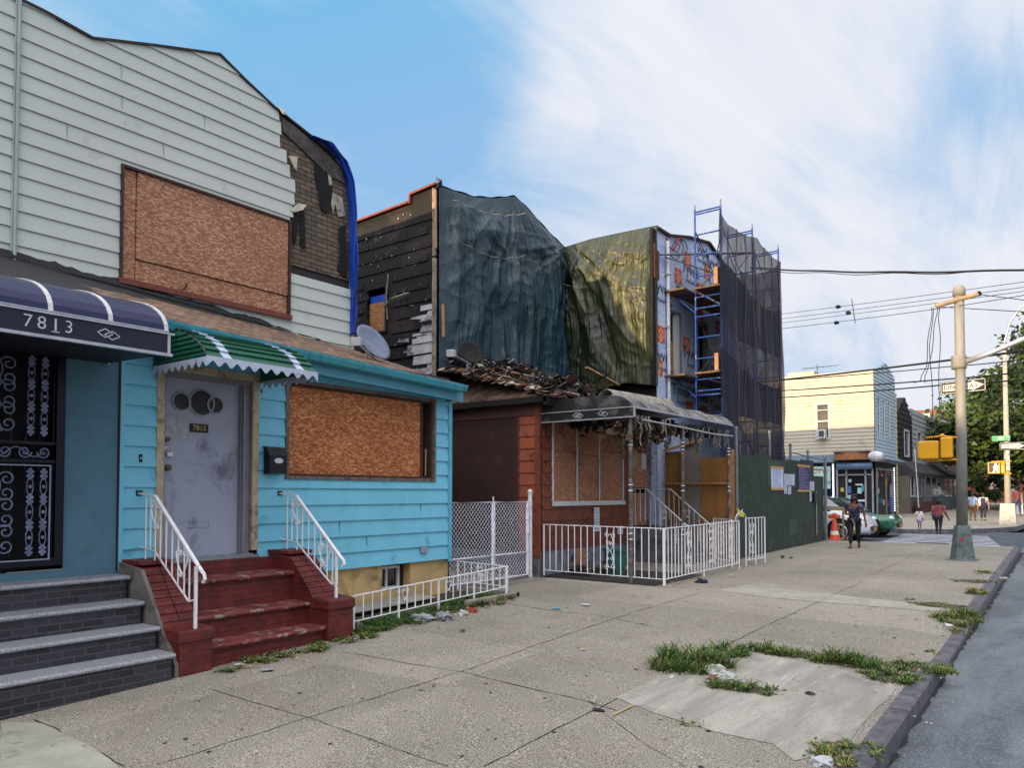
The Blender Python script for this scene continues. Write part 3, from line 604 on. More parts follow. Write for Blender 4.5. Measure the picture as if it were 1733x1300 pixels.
for (px,py,r) in ((279,744,.03),(281,792,.034)): c=PX(px,py,XF+DO); m=MB(); m.lathe((XF+DO,c.y,c.z),[(r*1.1,0),(r*1.1,.008),(r*.45,.012),(r*.45,.03),(r,.038),(r*.95,.06),(r*.5,.068)],14,'x'); m.build('door_knob' if py>760 else 'deadbolt',BRASS,door,smooth=False)
c=PX(284,765,XF+DO); m=MB(); m.box((XF+DO+.01,c.y-.03,c.z-.055),(XF+DO+.04,c.y+.035,c.z-.005)); m.tube([(XF+DO+.025,c.y-.018,c.z-.01),(XF+DO+.025,c.y-.018,c.z+.035),(XF+DO+.025,c.y-.006,c.z+.052),(XF+DO+.025,c.y+.012,c.z+.052),(XF+DO+.025,c.y+.022,c.z+.035),(XF+DO+.025,c.y+.022,c.z-.01)],.006,6); m.box((XF+DO,c.y-.06,c.z+.02),(XF+DO+.012,c.y+.0,c.z+.06)); m.build('padlock',mat('padlock_steel','#b4b6ba',.3,.7,var=.1),door,bevel=.004)
c=PX(336,888,XF+DO); m=MB(); frame(m,pl,c.y-.13,c.y+.13,c.z-.035,c.z+.035,.008,DO-.002,DO+.006); pbox(m,pl,c.y-.12,c.y+.12,c.z-.026,c.z+.026,DO-.002,DO+.002); m.build('mail_slot',DOORM,door)
# doorbell, vent, lamp stub on the wall
c=PX(236,776,XF); m=MB(); pbox(m,pl,c.y-.018,c.y+.018,c.z-.045,c.z+.045,.0,.03); m.build('doorbell',BLACKM,h15,bevel=.006); m=MB(); disc(m,(c.y,c.z),.01,.03); m.build('bell_button',WHITEP,h15)
c=PX(714,930,XF); m=MB(); pbox(m,pl,c.y-.07,c.y+.07,c.z-.06,c.z+.06,.0,.05); m.build('outlet_cover',mat('grey_cover','#7b8da3',.6),h15,bevel=.008)
c=PX(753,677,XF); m=MB(); m.lathe((XF+.03,c.y,c.z),[(.03,0),(.03,.02),(.015,.03),(.015,.07),(.028,.075),(.028,.11)],10,'x'); m.build('light_socket',BLACKM,h15)
# mailbox
c0=PX(435,762,XF+.03); c1=PX(475,800,XF+.03); zt=PX(437,758,XF+.1).z; zb=PX(440,803,XF+.1).z
m=MB(); m.prism([(XF+.03,5.67,zb),(XF+.16,5.67,zb+.02),(XF+.16,5.67,zt-.09),(XF+.10,5.67,zt-.0),(XF+.03,5.67,zt+.015)],(0,.26,0)); mb_=m.build('mailbox',mat('black_enamel','#0c0e16',.3,.3,var=.2),bevel=.008); tag(mb_,'black wall mailbox beside the boarded window of the blue house','mailbox')
m=MB(); m.prism([(XF+.165,5.66,zt-.10),(XF+.172,5.66,zt-.095),(XF+.108,5.66,zt+.012),(XF+.03,5.66,zt+.03),(XF+.03,5.66,zt+.016),(XF+.10,5.66,zt+.002)],(0,.28,0)); m.build('lid',mat('black_enamel_lid','#11131c',.3,.3),mb_)
m=MB(); N_=20; P_=[(XF+.162,5.80+.065*math.cos(2*math.pi*i/N_),zt-.155+.034*math.sin(2*math.pi*i/N_)) for i in range(N_)]; m.prism(P_,(.006,0,0)); m.build('badge',mat('silver_badge','#b7bcc2',.3,.6),mb_)
# blue tarp hanging over the broken corner
BLUET=NT('blue_tarp'); nn=BLUET.noise(5,4,BLUET.mapping(BLUET.co,(1,1,.15))); BLUET.bump(BLUET.noise(14,4,BLUET.mapping(BLUET.co,(1,1,.2))),.4,.02); BLUET=BLUET.fin(BLUET.mix(BLUET.mapr(nn,.3,.7),hx('#0b2f8a'),hx('#1d57c9')),.38)
LP=[PX(*p,XU+.06) for p in ((524,231),(548,240),(572,268),(586,305),(592,350),(594,400),(594,470),(594,520),(594,568))]; RP=[PX(*p,XU+.06) for p in ((528,233),(560,243),(584,275),(595,310),(601,370),(601,420),(601,470),(602,530),(596,566))]
def tarpfn(u,v):
    f=v*(len(LP)-1); i=min(int(f),len(LP)-2); f-=i; a=LP[i].lerp(LP[i+1],f); b=RP[i].lerp(RP[i+1],f); p=a.lerp(b,u)
    return p+Vector((.07*math.sin(u*15+v*2)+.05*noise.noise(Vector((u*5,v*7,0))),0,0))
m=MB(); m.grid(tarpfn,28,60); bt=m.build('blue_tarp',BLUET,smooth=True,solid=.004); tag(bt,'bright blue tarp hanging in a narrow strip down the corner of the pale house','tarp')
m=MB(); m.grid(lambda u,v: Vector((XU-.05-3.*u,YC-.55+.6*v,TOPU(YC-.55+.6*v)+.03+.02*noise.noise(Vector((u*9,v*9,0))))),20,12); m.grid(lambda u,v: Vector((XU-.05-2.2*u,YC+.06+.03*math.sin(u*40+v*3),TOPU(YC)+.02-(1.2+.8*noise.noise(Vector((u*3,0,0))))*v)),60,10); m.build('tarp_on_roof',BLUET,bt,smooth=True)

for (y0,y1,z0,z1,X_,par) in ((5.3,7.7,4.98,6.2,XU+.024,wdo),(6.12,PX(710,740,XF-.06).y-.06,2.03,3.09,XF-.053,fw)):
    m=MB()
    for i in range(9):
        for z in (z0,z1): m.lathe((X_,y0+(y1-y0)*i/8+rnd.uniform(-.02,.02),z+rnd.uniform(-.02,.02)),[(.009,0),(.009,.003)],6,'x')
    o_=m.build('screw_heads',TRIMD,par); o_['kind']='stuff'
# ---------------------------------------------------------------- 7813 ground floor
pl=plX(XF)
m=MB(); wall(m,pl,-46,3.90,-.2,3.36,holes=((2.10,3.36,.95,3.25),),o=0.); m.quad((XF,3.90,-.2),(XF-.04,3.90,-.2),(XF-.04,3.90,3.5),(XF,3.90,3.5)); m.build('stucco_wall',STUCCO,h13)
m=MB(); pbox(m,pl,3.885,3.92,.9,3.5,-.02,.02); m.build('party_seam',TRIMD,h13)
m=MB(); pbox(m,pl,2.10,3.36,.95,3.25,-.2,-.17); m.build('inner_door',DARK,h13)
GR=XF+.03
sd=MB(); frame(sd,pl,2.08,3.34,1.0,3.2,.075,-.04,.04); pbox(sd,pl,2.15,3.27,2.02,2.05,-.02,.03); pbox(sd,pl,2.15,3.27,2.2,2.23,-.02,.03)
for k in range(9):
    y=2.25+k*.125
    for z0,z1 in ((1.07,2.02),(2.23,3.13)): pbox(sd,pl,y-.006,y+.006,z0,z1,-.005,.007)
sdo=sd.build('security_door',mat('black_iron_door','#0e1020',.4,.4,var=.2,sc=6),h13)
GRL=mat('pale_iron_scroll','#6e7492',.5,.2,var=.25,sc=16)
def spiral(c,r,t0,turns,sg=1,n=22,pl_=None,o=0.,x=1.): 
    out=[]
    for i in range(n+1):
        f=i/n; a=t0+sg*f*turns*2*math.pi; rr=r*(1-f*.78); out.append(pl_(c[0]+rr*math.cos(a)*x,c[1]+rr*math.sin(a),o))
    return out
for nm,z0,z1 in (('upper',2.26,3.10),('lower',1.08,1.99)):
    m=MB()
    for cx in (3.03,3.15) if nm=='upper' else (3.035,3.155):
        nfl=4; 
        for k in range(nfl):
            z=z0+.08+(z1-z0-.16)*k/(nfl-1)
            for a in range(6):
                t_=math.pi*a/3+.5; c=(cx+.026*math.cos(t_)*.8,z+.042*math.sin(t_)); disc(m,c,.017,.035,n=7,th=.008)
            disc(m,(cx,z),.014,.036,n=6,th=.008)
            if k<nfl-1:
                zz=(z1-z0-.16)/(nfl-1)
                for sg in (1,-1): m.tube([pl(cx+sg*.03*math.sin(math.pi*j/8)*(1 if j%2 else .9),z+zz*j/8,.038) for j in range(9)],.0055,4)
                disc(m,(cx,z+zz/2),.018,.036,n=6,th=.008)
    for sg in (1,-1):      # the S-scrolls of the centre ornament
        for zc in (z0+.20,(z0+z1)/2,z1-.20):
            m.tube(spiral((2.66+sg*.17,zc+.07),.075,0 if sg<0 else math.pi,1.3,-sg,pl_=pl,o=.04),.008,5); m.tube(spiral((2.66+sg*.17,zc-.07),.075,0 if sg<0 else math.pi,1.3,sg,pl_=pl,o=.04),.008,5)
        m.tube([pl(2.66+sg*(.05+.07*math.cos(j*.55)),z0+.05+(z1-z0-.1)*j/14,.04) for j in range(15)],.008,5)
    m.build('scrollwork',GRL,sdo)
m=MB()
for k in range(6):
    c=2.3+k*.17; m.tube(spiral((c,2.125),.062,math.pi*(k%2),1.5,1 if k%2 else -1,pl_=pl,o=.04),.008,5)
m.tube([pl(2.2+j*.05,2.125+.05*math.sin(j*1.0),.04) for j in range(20)],.007,5); m.build('scroll_band',GRL,sdo)
m=MB(); frame(m,pl,2.17,3.22,1.06,2.0,.012,.03,.045); m.build('inner_rim',mat('pale_rim','#8d92a8',.5,var=.1),sdo)
# navy canopy
NAVY=mat('navy_canopy','#23264a',.35,.1,var=.12,sc=3,dirt='#3c3f63',dk=.25,dsc=5); ALU=mat('canopy_aluminium','#a9acb6',.35,.5,var=.12,sc=12)
XC=-7.04; ZT=3.73
can=T('canopy','navy blue barrel canopy with white ribs and the number 7813 over the iron door','canopy',(XF,2.5,3.1))
def cprof(n=10): # from wall top to the fascia top
    return [(XF+ (XC-XF)*math.sin(math.pi/2*i/n)**1.15, 3.25+(ZT-3.25)*math.cos(math.pi/2*i/n)**.9) for i in range(n+1)]
cp=cprof(); m=MB(); Y0,Y1=.2,3.76
for (xa,za),(xb,zb) in zip(cp,cp[1:]): m.quad((xa,Y0,za),(xa,Y1,za),(xb,Y1,zb),(xb,Y0,zb))
m.poly([(x,Y1,z) for x,z in cp]+[(XF,Y1,3.25)]); m.build('curved_top',NAVY,can,smooth=False)
m=MB(); m.box((XC-.01,Y0,3.06),(XC,Y1,3.25)); m.build('fascia',mat('navy_fascia','#171a31',.4,.1,var=.15,sc=3),can)
m=MB(); m.prism([(XF,Y1-.01,3.25),(XC-.01,Y1-.01,3.25),(XC-.01,Y1-.01,3.06),(XF,Y1-.01,3.10)],(0,.01,0)); m.quad((XF,Y0,3.09),(XC-.01,Y0,3.07),(XC-.01,Y1-.01,3.07),(XF,Y1-.01,3.10)); m.build('side_panel',mat('navy_lining','#12131f',.6),can)
m=MB(); m.box((XC-.02,Y0,3.035),(XC+.025,Y1+.03,3.062)); m.box((XC-.01,Y0,3.245),(XC+.02,Y1+.05,3.262)); m.box((XC-.01,Y0,3.268),(XC+.012,Y1,3.28)); m.box((XF,Y1-.005,3.09),(XF+.03,Y1+.01,3.27)); m.box((XC-.005,Y1-.015,3.06),(XC+.014,Y1+.012,3.25)); m.box((XF-.0,Y0,ZT-.01),(XF+.03,Y1,ZT+.015)); m.build('rails',ALU,can)
for k,y in enumerate((3.74,3.22,2.72,2.2,1.6)):
    m=MB(); 
    for (xa,za),(xb,zb) in zip(cp[1:],cp[2:]): m.quad((xa,y-.02,za+.01),(xa,y+.02,za+.01),(xb,y+.02,zb+.01),(xb,y-.02,zb+.01))
    for (xa,za),(xb,zb) in zip(cp[1:],cp[2:]): m.quad((xa,y-.02,za),(xa,y-.02,za+.01),(xb,y-.02,zb+.01),(xb,y-.02,zb)); m.quad((xa,y+.02,za),(xa,y+.02,za+.01),(xb,y+.02,zb+.01),(xb,y+.02,zb))
    m.build('rib',WHITEP,can)
LET=mat('silver_letters','#b9bcc8',.4,.3)
a=PX(38,548,XC); b=PX(123,560,XC); 
for i,ch in enumerate('7813'):
    y=a.y+.035+(b.y-a.y-.07)*i/3; text(ch,.155,LET,(XC+.004,y,3.158),'x','numeral',can,ext=.003,off=-.001 if ch!='1' else 0)
    if ch=='1': m=MB(); m.box((XC,y-.03,3.098),(XC+.008,y+.03,3.106)); m.build('serif',LET,can)
def diamonds(m,pl_,c,s,o,w_=.008):
    for dx,dz in ((-s*.28,s*.06),(s*.28,-s*.06)):
        P_=[(c[0]+dx-s*.62,c[1]+dz),(c[0]+dx,c[1]+dz+s*.36),(c[0]+dx+s*.62,c[1]+dz),(c[0]+dx,c[1]+dz-s*.36)]
        for q,r in zip(P_,P_[1:]+P_[:1]): m.beam(pl_(q[0],q[1],o),pl_(r[0],r[1],o),w_,.006,up=(pl_(0,0,1)-pl_(0,0,0)))
c=PX(183,569,XC); m=MB(); diamonds(m,plX(XC),(c.y,3.155),.11,.006); m.build('diamond_emblem',LET,can)
# grey granite steps
GRAN=NT('grey_granite'); v=GRAN.noise(150,3); o=GRAN.mix(GRAN.mapr(v,.42,.58),hx('#64676f'),hx('#b0b3ba')); o=GRAN.mix(GRAN.mapr(GRAN.noise(60,2),.55,.65,0,.5),o,hx('#3d3e45')); GRAN=GRAN.fin(o,.5)
BRKG=brick_mat('charcoal_brick','#222229','#3a3a42','#44444c','x',.20,.067,.008,soot=None,grime=.5); BRKGY=brick_mat('charcoal_brick_side','#3c3c44','#4d4b52','#5b5b62','y',.20,.067,.008)
gs=T('front_steps','wide stoop of charcoal brick with pale granite treads under the navy canopy','steps',(-7.6,2.2,-.1))
fr=((-7.05,.175),(-7.35,.40),(-7.655,.625),(-7.96,.865))
for i,(x,z) in enumerate(fr):
    zb=-.3 if i==0 else fr[i-1][1]-.0; m=MB(); m.box((x-.03,.0,zb-.003*i),(XF-.003*i,3.86-.003*i,z-.045)); m.build('brick_riser',BRKG,gs)
    m=MB(); xb=fr[i+1][0]-.03 if i<3 else XF-.02; xb=xb-.02 if i<3 else xb
    n=8; P_=[(x+.0-.0225+.0225*math.cos(t_),0,z-.0225+.0225*math.sin(t_)) for t_ in [math.pi/2-math.pi*k/n for k in range(n+1)]]; m.prism([(xb,0,z),*P_,(xb,0,z-.045)],(0,3.885,0)); m.build('granite_tread',GRAN,gs)
# ---------------------------------------------------------------- red stoop
REDB=NT('red_painted_brick'); pq=REDB.n.new('ShaderNodeTexBrick'); sp_=REDB.sep(); cm=REDB.n.new('ShaderNodeCombineXYZ'); REDB.l.new(REDB.math('ADD',sp_[0],sp_[1]),cm.inputs[0]); REDB.l.new(sp_[2],cm.inputs[1]); REDB.l.new(cm.outputs[0],pq.inputs[0])
pq.inputs['Scale'].default_value=1; pq.inputs['Brick Width'].default_value=.20; pq.inputs['Row Height'].default_value=.068; pq.inputs['Mortar Size'].default_value=.006; pq.inputs['Mortar Smooth'].default_value=.6
o=REDB.mix(REDB.mapr(REDB.noise(5,6),.3,.7),hx('#4a1212'),hx('#6c2220')); o=REDB.mix(REDB.math('MULTIPLY',pq.outputs['Fac'],.45),o,hx('#2c0b0b')); REDB.bump(REDB.math('SUBTRACT',REDB.math('MULTIPLY',REDB.noise(25,4),.35),pq.outputs['Fac']),.6,.012); REDB=REDB.fin(o,.6)
REDT=NT('worn_red_step'); o=REDT.mix(REDT.mapr(REDT.noise(4,6),.3,.7),hx('#511716'),hx('#753430')); o=REDT.mix(REDT.mapr(REDT.noise(11,9,REDT.mapping(REDT.co,(1.2,.55,1)),dist=.3,rough=.75),.53,.60,0,.8),o,hx('#9b8e8b')); REDT.bump(REDT.noise(18,6),.5,.012); REDT=REDT.fin(o,.65)
st=T('stoop','red painted brick stoop with curved side walls and white iron handrails','stoop',(-7.6,5.0,-.06))
sy0,sy1=4.29,5.76
for x,z,zb in ((-7.13,.17,-.3),(-7.43,.425,.0),(-7.74,.775,.2)):
    m=MB(); m.box((x-.06,sy0,zb),(XF,sy1,z-.05)); m.build('riser',REDB,st)
    m=MB(); n=6; P_=[(x-.022+.022*math.cos(t_),0,z-.025+.025*math.sin(t_)) for t_ in [math.pi/2-math.pi*k/n for k in range(n+1)]]
    NY=24; prof=[(XF,z)]+[(x-(.3)*(1-k/5),z) for k in range(5)]+[(p[0],p[2]) for p in P_]+[(x-.08,z-.05)]
    rows=[]
    for j in range(NY+1):
        y=sy0+(sy1-sy0)*j/NY; rows.append([Vector((px_+.006*noise.noise(Vector((y*9,px_*9,z))),y,pz_+.006*noise.noise(Vector((px_*7,y*7,z*5))))) for px_,pz_ in prof])
    for r0,r1 in zip(rows,rows[1:]):
        for i in range(len(prof)-1): m.quad(r0[i],r0[i+1],r1[i+1],r1[i])
    m.build('tread',REDT,st)
m=MB(); m.box((XF+.02,sy0,.6),(XF+.12,sy1,.925)); m.build('sill_block',REDB,st)
BEV=mat('grey_render','#6d6a66',.9,var=.2,sc=4,dirt='#47443f',dk=.4,dsc=5,bump=.5,bsc=40)
for (y0,y1,zp) in ((3.945,4.29,.37),(5.76,6.12,.47)):
    top=[(-7.07,zp-.0),(-7.36,zp+.02),(-7.42,zp+.06),(-7.76,.86),(-7.86,.965),(-8.0,1.0),(XF,1.0)]
    m=MB(); m.prism([(-7.085,y0+.0,-.3),(-7.085,y0,zp-.11)]+[(x-.015,y0,z-.03) for x,z in top[1:]]+[(XF,y0,-.3)],(0,y1-y0,0)); m.build('cheek_wall',REDB,st,bevel=.012)
    m=MB(); m.prism([(-7.06,y0-.02,zp-.12),(-7.06,y0-.02,zp)]+[(x,y0-.02,z) for x,z in top[1:3]]+[(-7.40,y0-.02,zp-.12)],(0,y1-y0+.04,0)); m.build('pier_cap',REDB,st,bevel=.02)
    m=MB()  # bricks laid on edge up the slope
    s0=Vector((-7.42,0,zp+.055)); s1=Vector((-7.84,0,.945)); nb=7
    for i in range(nb):
        a=s0.lerp(s1,i/nb); b=s0.lerp(s1,(i+.93)/nb); 
        for (ya,yb) in ((y0-.008,(y0+y1)/2-.004),((y0+y1)/2+.004,y1+.008)): m.beam(a+Vector((0,(ya+yb)/2,-.012)),b+Vector((0,(ya+yb)/2,-.012)),yb-ya,.045,up=(0,0,1))
    for i in range(3):
        xa=-7.87-.145*i
        for (ya,yb) in ((y0-.008,(y0+y1)/2-.004),((y0+y1)/2+.004,y1+.008)): m.box((xa,ya,.965),(xa-.135,yb,1.008+.003*(i%2)))
    m.build('sloping_brick_cap',REDB,st,bevel=.006)
m=MB(); m.prism([(-7.10,3.905,-.3),(-7.10,3.905,.05),(-7.30,3.905,.28),(-7.80,3.905,.93),(XF,3.905,.985),(XF,3.905,-.3)],(0,.038,0)); m.build('render_strip',BEV,st)
def heart(m,c,s,z1,pl_,r=.006):
    for sg in (1,-1):
        m.tube(spiral((c+sg*s*.42,z1-s*.5),s*.42,math.pi/2+(-sg)*.2,1.15,sg*-1 if False else -sg,pl_=pl_,n=18),r,5)
        m.tube([pl_(c+sg*(s*.95*math.sin(math.pi*(.5+.5*j/8))**.8 if j<8 else 0),z1-s*.45-s*1.9*j/8) for j in range(9)],r,5)
        m.tube(spiral((c+sg*s*.22,z1-s*2.45),s*.22,math.pi/2,1.0,-sg,pl_=pl_,n=10),r*.9,5)
def handrail(parent,y,pts,post,top_t=.03,hearts=((-7.75,),(-7.35,)),nm='handrail',xw=-8.3,zb=1.0,zbase=1.0,mat_=None):
    """pts: rail top polyline in (x,z); a low rail follows it"""
    mat_=mat_ or WHITER; g=MB(); P=lambda x,z,o=0.: Vector((x,y+o,z))
    for (xa,za),(xb,zb_) in zip(pts,pts[1:]): g.beam(P(xa,za),P(xb,zb_),.035,.02,up=(0,0,1))
    (xe,ze)=pts[-1]; g.tube([P(xe,ze),P(xe+.05,ze-.03),P(xe+.065,ze-.075),P(xe+.03,ze-.11)],.018,6)
    g.box((post[0]-.013,y-.013,post[1]),(post[0]+.013,y+.013,post[2])); ro=g.build(nm,mat_,parent)
    return ro
for y,pts,post,nm in ((4.12,[(-8.3,1.72),(-7.94,1.69),(-7.02,.95)],(-7.12,.37,.99),'L'),(5.93,[(-8.3,1.72),(-7.95,1.69),(-7.09,.96)],(-7.17,.47,1.0),'R')):
    ro=handrail(st,y,pts,post); P=lambda x,z,o=0.: Vector((x,y+o,z))
    g=MB(); low=[(-8.27,1.14),(-7.95,1.11),(-7.25,.63),(post[0],.66)]
    for (xa,za),(xb,zb_) in zip(low,low[1:]): g.beam(P(xa,za),P(xb,zb_),.012,.014)
    g.build('lower_rail',WHITER,ro)
    for k,x in enumerate((-8.13,-8.03,-7.93,-7.82,-7.70,-7.58,-7.46,-7.34,-7.24)):
        g=MB(); zt=interp(x,pts); zl=interp(x,low); dn=.99 if k in (0,2) else zl
        g.box((x-.006,y-.006,dn),(x+.006,y+.006,zt-.01)); g.build('baluster',WHITER,ro)
    for c in (-7.93,-7.40):
        g=MB(); zt=interp(c,pts)-.05-(.05 if c>-7.5 else 0); sl_=-.8 if c>-7.6 else 0
        heart(g,c,.12,zt+.02,lambda x,z,o=0.: Vector((x,y+.01,z)),.009); g.build('heart_scroll',WHITER,ro)
    g=MB(); g.box((-8.32,y-.035,1.69),(-8.28,y+.035,1.75)); g.build('wall_bracket',BLACKM,ro)
# ---------------------------------------------------------------- green awning
AG=mat('green_slats','#1d5541',.35,.1,var=.15,sc=4,dirt='#123226',dk=.35,dsc=4); AW=mat('awning_white','#aeb9cf',.5,var=.1,sc=6,dirt='#77798a',dk=.3,dsc=6); AU=mat('awning_underside','#8f8b8a',.7,var=.1,sc=4)
aw=T('awning','green slatted metal awning with scalloped white edge over the grey door','awning',(XF,4.95,3.1))
XA=-7.20; ya,yb=4.26,5.62
ap=[(XF,3.50),(-8.05,3.50),(-7.80,3.475),(-7.6,3.42),(-7.42,3.33),(-7.30,3.24),(XA,3.12)]
def aprof(f): f*=len(ap)-1; i=min(int(f),len(ap)-2); f-=i; return ap[i][0]+(ap[i+1][0]-ap[i][0])*f, ap[i][1]+(ap[i+1][1]-ap[i][1])*f
ns=9
m=MB()
for i in range(ns):
    (x0,z0),(x1,z1)=aprof(i/ns),aprof((i+1)/ns); d=Vector((x1-x0,0,z1-z0)).normalized(); nn=Vector((-d.z,0,d.x)); nn=nn if nn.z>0 else -nn
    a=Vector((x0,0,z0))+nn*.006; b=Vector((x1,0,z1))+nn*.026
    Y=lambda p,y: Vector((p.x,y,p.z))
    for (s0,s1,mi) in ((ya,ya+.17,0),(ya+.17,ya+.27,1),(ya+.27,yb-.27,0),(yb-.27,yb-.17,1),(yb-.17,yb,0)):
        m.k=mi; m.quad(Y(a,s0),Y(a,s1),Y(b,s1),Y(b,s0)); c=Vector((x1,0,z1))+nn*.004; m.quad(Y(b,s0),Y(b,s1),Y(c,s1),Y(c,s0))
m.k=2
for i in range(ns): (x0,z0),(x1,z1)=aprof(i/ns),aprof((i+1)/ns); m.quad((x0,ya,z0-.002),(x1,ya,z1-.002),(x1,yb,z1-.002),(x0,yb,z0-.002))
m.build('slatted_top',[AG,AW,AU],aw)
for y,sg in ((ya,-1),(yb,1)):     # stepped slats of the side cheeks
    m=MB()
    for i in range(7):
        z1=3.46-.052*i; z0=z1-.056
        def xat(z): return interp(z,[(q[1]+i_*1e-5,q[0]) for i_,q in enumerate(reversed(ap[1:]))])
        xe=xat(z1) if z1<3.5 else -8.05; xe2=xat(max(z0,3.12))
        if z0<3.1: z0=3.1
        m.quad((XF,y+sg*.004,z1),(xe,y+sg*.004,z1),(xe2,y+sg*.022,z0),(XF,y+sg*.022,z0)); m.quad((XF,y+sg*.022,z0),(xe2,y+sg*.022,z0),(xe2,y,z0),(XF,y,z0))
    m.k=0; m.quad((XF,y-sg*.004,3.49),(-7.62,y-sg*.004,3.40),(-7.27,y-sg*.004,3.1),(XF,y-sg*.004,3.1)); m.build('side_slats',[AG,AU],aw)
def scall(pl_,u0,u1,zt,o,nm,n):
    m=MB(); N_=n*8; P_=[]
    for i in range(N_+1):
        f=i/N_; P_.append((u0+(u1-u0)*f, zt-.075-.028*math.cos(f*n*2*math.pi)))
    for (ua,za),(ub,zb_) in zip(P_,P_[1:]): m.quad(pl_(ua,za,o),pl_(ub,zb_,o),pl_(ub,zt,o),pl_(ua,zt,o))
    return m.build(nm,AW,aw,solid=.005)
scall(plX(XA+.02),ya-.02,yb+.02,3.135,0,'valance',10); scall(lambda u,z,o:Vector((u,ya-.024,z)),XF+.05,XA+.02,3.125,0,'side_valance',8); scall(lambda u,z,o:Vector((u,yb+.024,z)),XF+.05,XA+.02,3.125,0,'side_valance',8)
m=MB(); m.tube([(XF+.02,ya+.03,3.0),(XF+.02,ya+.03,3.1),(XA,ya+.03,3.11),(XA,yb-.03,3.11),(XF+.02,yb-.03,3.1),(XF+.02,yb-.03,3.0)],.012,6); m.tube([(XF+.0,yb+.02,3.05),(XF+.04,yb+.02,2.98)],.01,5); m.build('awning_frame',ALU,aw)
# ---------------------------------------------------------------- low white fence in front of the basement window
def iron_fence(label,a,b,h0,z0,spacing,posts,group=None,scrolls=(),sc='double',name='iron_fence',low=.08,topr=.022,zg_=None,mat_=None,ext=0.,cat='fence',hs=1.):
    """straight run of white pickets from a to b (x,y); rails follow the two end heights"""
    mat_=mat_ or WHITER; a=Vector(a); b=Vector(b); d=(b-a).xy.length; u=((b-a)/d); u.z=0
    t_=T(name,label,cat,(a.x,a.y,a.z),group); dz=(b.z-a.z)
    P=lambda s,z,o=0.: Vector((a.x+u.x*s-u.y*o,a.y+u.y*s+u.x*o,a.z+dz*s/d+z))
    m=MB(); m.beam(P(0,h0),P(d,h0),topr,.014); m.build('top_rail',mat_,t_); m=MB(); m.beam(P(0,z0),P(d,z0),.016,.012); m.build('bottom_rail',mat_,t_)
    n=round(d/spacing); ws=[s for s,_ in scrolls]
    for i in range(n+1):
        s=i*d/n; post=i in (0,n) or i in posts
        m=MB(); r=.011 if post else .0065; p0=P(s,-ext if post else z0); 
        m.beam(p0,P(s,h0),r*2,r*2,up=u); m.build('post' if post else 'baluster',mat_,t_)
    for s,w_ in scrolls:
        m=MB(); plf=lambda q,z,o=0.: P(q,z,.012)
        if sc=='heart': heart(m,s,w_,h0-.02,plf,.0055)
        else:
            zc=(h0+z0)/2; hh=.30*hs
            for sz in (1,-1):
                for sg in (1,-1):
                    m.tube([plf(s+sg*(.012+.055*math.sin(math.pi*j/8)),zc+sz*hh*j/8) for j in range(9)],.006,5)
                    m.tube(spiral((s+sg*.055,zc+sz*(hh-.02)),.05,math.pi/2*(1 if sz>0 else -1)+0,1.3,sg*sz*-1,pl_=plf,n=16),.006,5)
                    m.tube(spiral((s+sg*.035,zc+sz*(hh*.45)),.035,math.pi/2,1.1,sg*sz,pl_=plf,n=12),.006,5)
        m.build('scroll_ornament',mat_,t_)
    return t_
iron_fence('low white iron fence with heart scrolls along the strip of weeds',(-7.26,6.28,.0),(-7.26,9.33,.13),.455,.14,.15,(5,10,15),scrolls=((.9,.065),(1.75,.065),(2.45,.065)),sc='heart',ext=.02,name='low_iron_fence')
iron_fence('short return of low white iron fence running back to the corner of the blue house',(-7.26,9.36,.13),(-8.28,9.36,.15),.455,.14,.15,(),scrolls=((.55,.065),),sc='heart',ext=.02,name='low_iron_fence')
m=MB(); q=[(-8.29,6.15),(-7.22,6.15),(-7.2,7.3),(-7.18,9.0),(-7.15,9.45),(-8.29,9.45)]
m.grid(lambda u,v:(lambda x,y:Vector((x,y,ZG(x,y)+.010+.012*cl(u*4)*cl((1-u)*8)*(1+.8*noise.noise(Vector((x*4,y*4,0)))))))(-8.29+1.2*u,6.16+3.2*v),20,50); struct(m.build('weedy_bed',SOIL,loc=(0,0,0)),'dark soil strip between the blue house and the sidewalk')
m=MB(); m.prism([(-8.28,6.2,.12),(-7.85,6.2,.10),(-7.85,8.4,.155),(-8.28,8.4,.17)],(0,0,.012)); struct(m.build('concrete_path',PATCH))
m=MB(); m.box((-7.22,8.3,.0),(-7.12,9.5,.18)); m.box((-8.25,9.42,.0),(-7.12,9.52,.19)); struct(m.build('bed_edging',KERBC,bevel=.01))
# ---------------------------------------------------------------- chain-link gate
GALV=mat('white_painted_steel','#d0d3dc',.5,.1,var=.12,sc=9,dirt='#7c7a7c',dk=.3,dsc=14)
cg=T('chain_link_gate','pale double chain-link gate closing the driveway beside the blue house','gate',(-8.42,10.4,.13))
XG=-8.42
def leaf(y0,y1,z0,z1):
    m=MB(); m.tube([(XG,y0,z0),(XG,y0,z1),(XG,y1,z1),(XG,y1,z0),(XG,y0,z0)],.021,8); m.tube([(XG,y0,z0+.42),(XG,y1,z0+.42)],.016,8); lo=m.build('gate_frame',GALV,cg,smooth=True)
    m=MB(); s=.062; w_=y1-y0; h_=z1-z0; k=-h_
    while k<w_:
        for sg in (1,-1):
            pts=[]
            a=max(k,0); b=min(k+h_,w_)
            if b-a>.02:
                if sg>0: p,q=(y0+a,z0+(a-k)),(y0+b,z0+(b-k))
                else: p,q=(y0+a,z1-(a-k)),(y0+b,z1-(b-k))
                m.beam((XG+.006*sg,*p),(XG+.006*sg,*q),.0055)
        k+=s*math.sqrt(2)
    m.build('wire_mesh',GALV,lo); return lo
leaf(9.27,10.43,.20,1.56); leaf(10.48,11.46,.20,1.56)
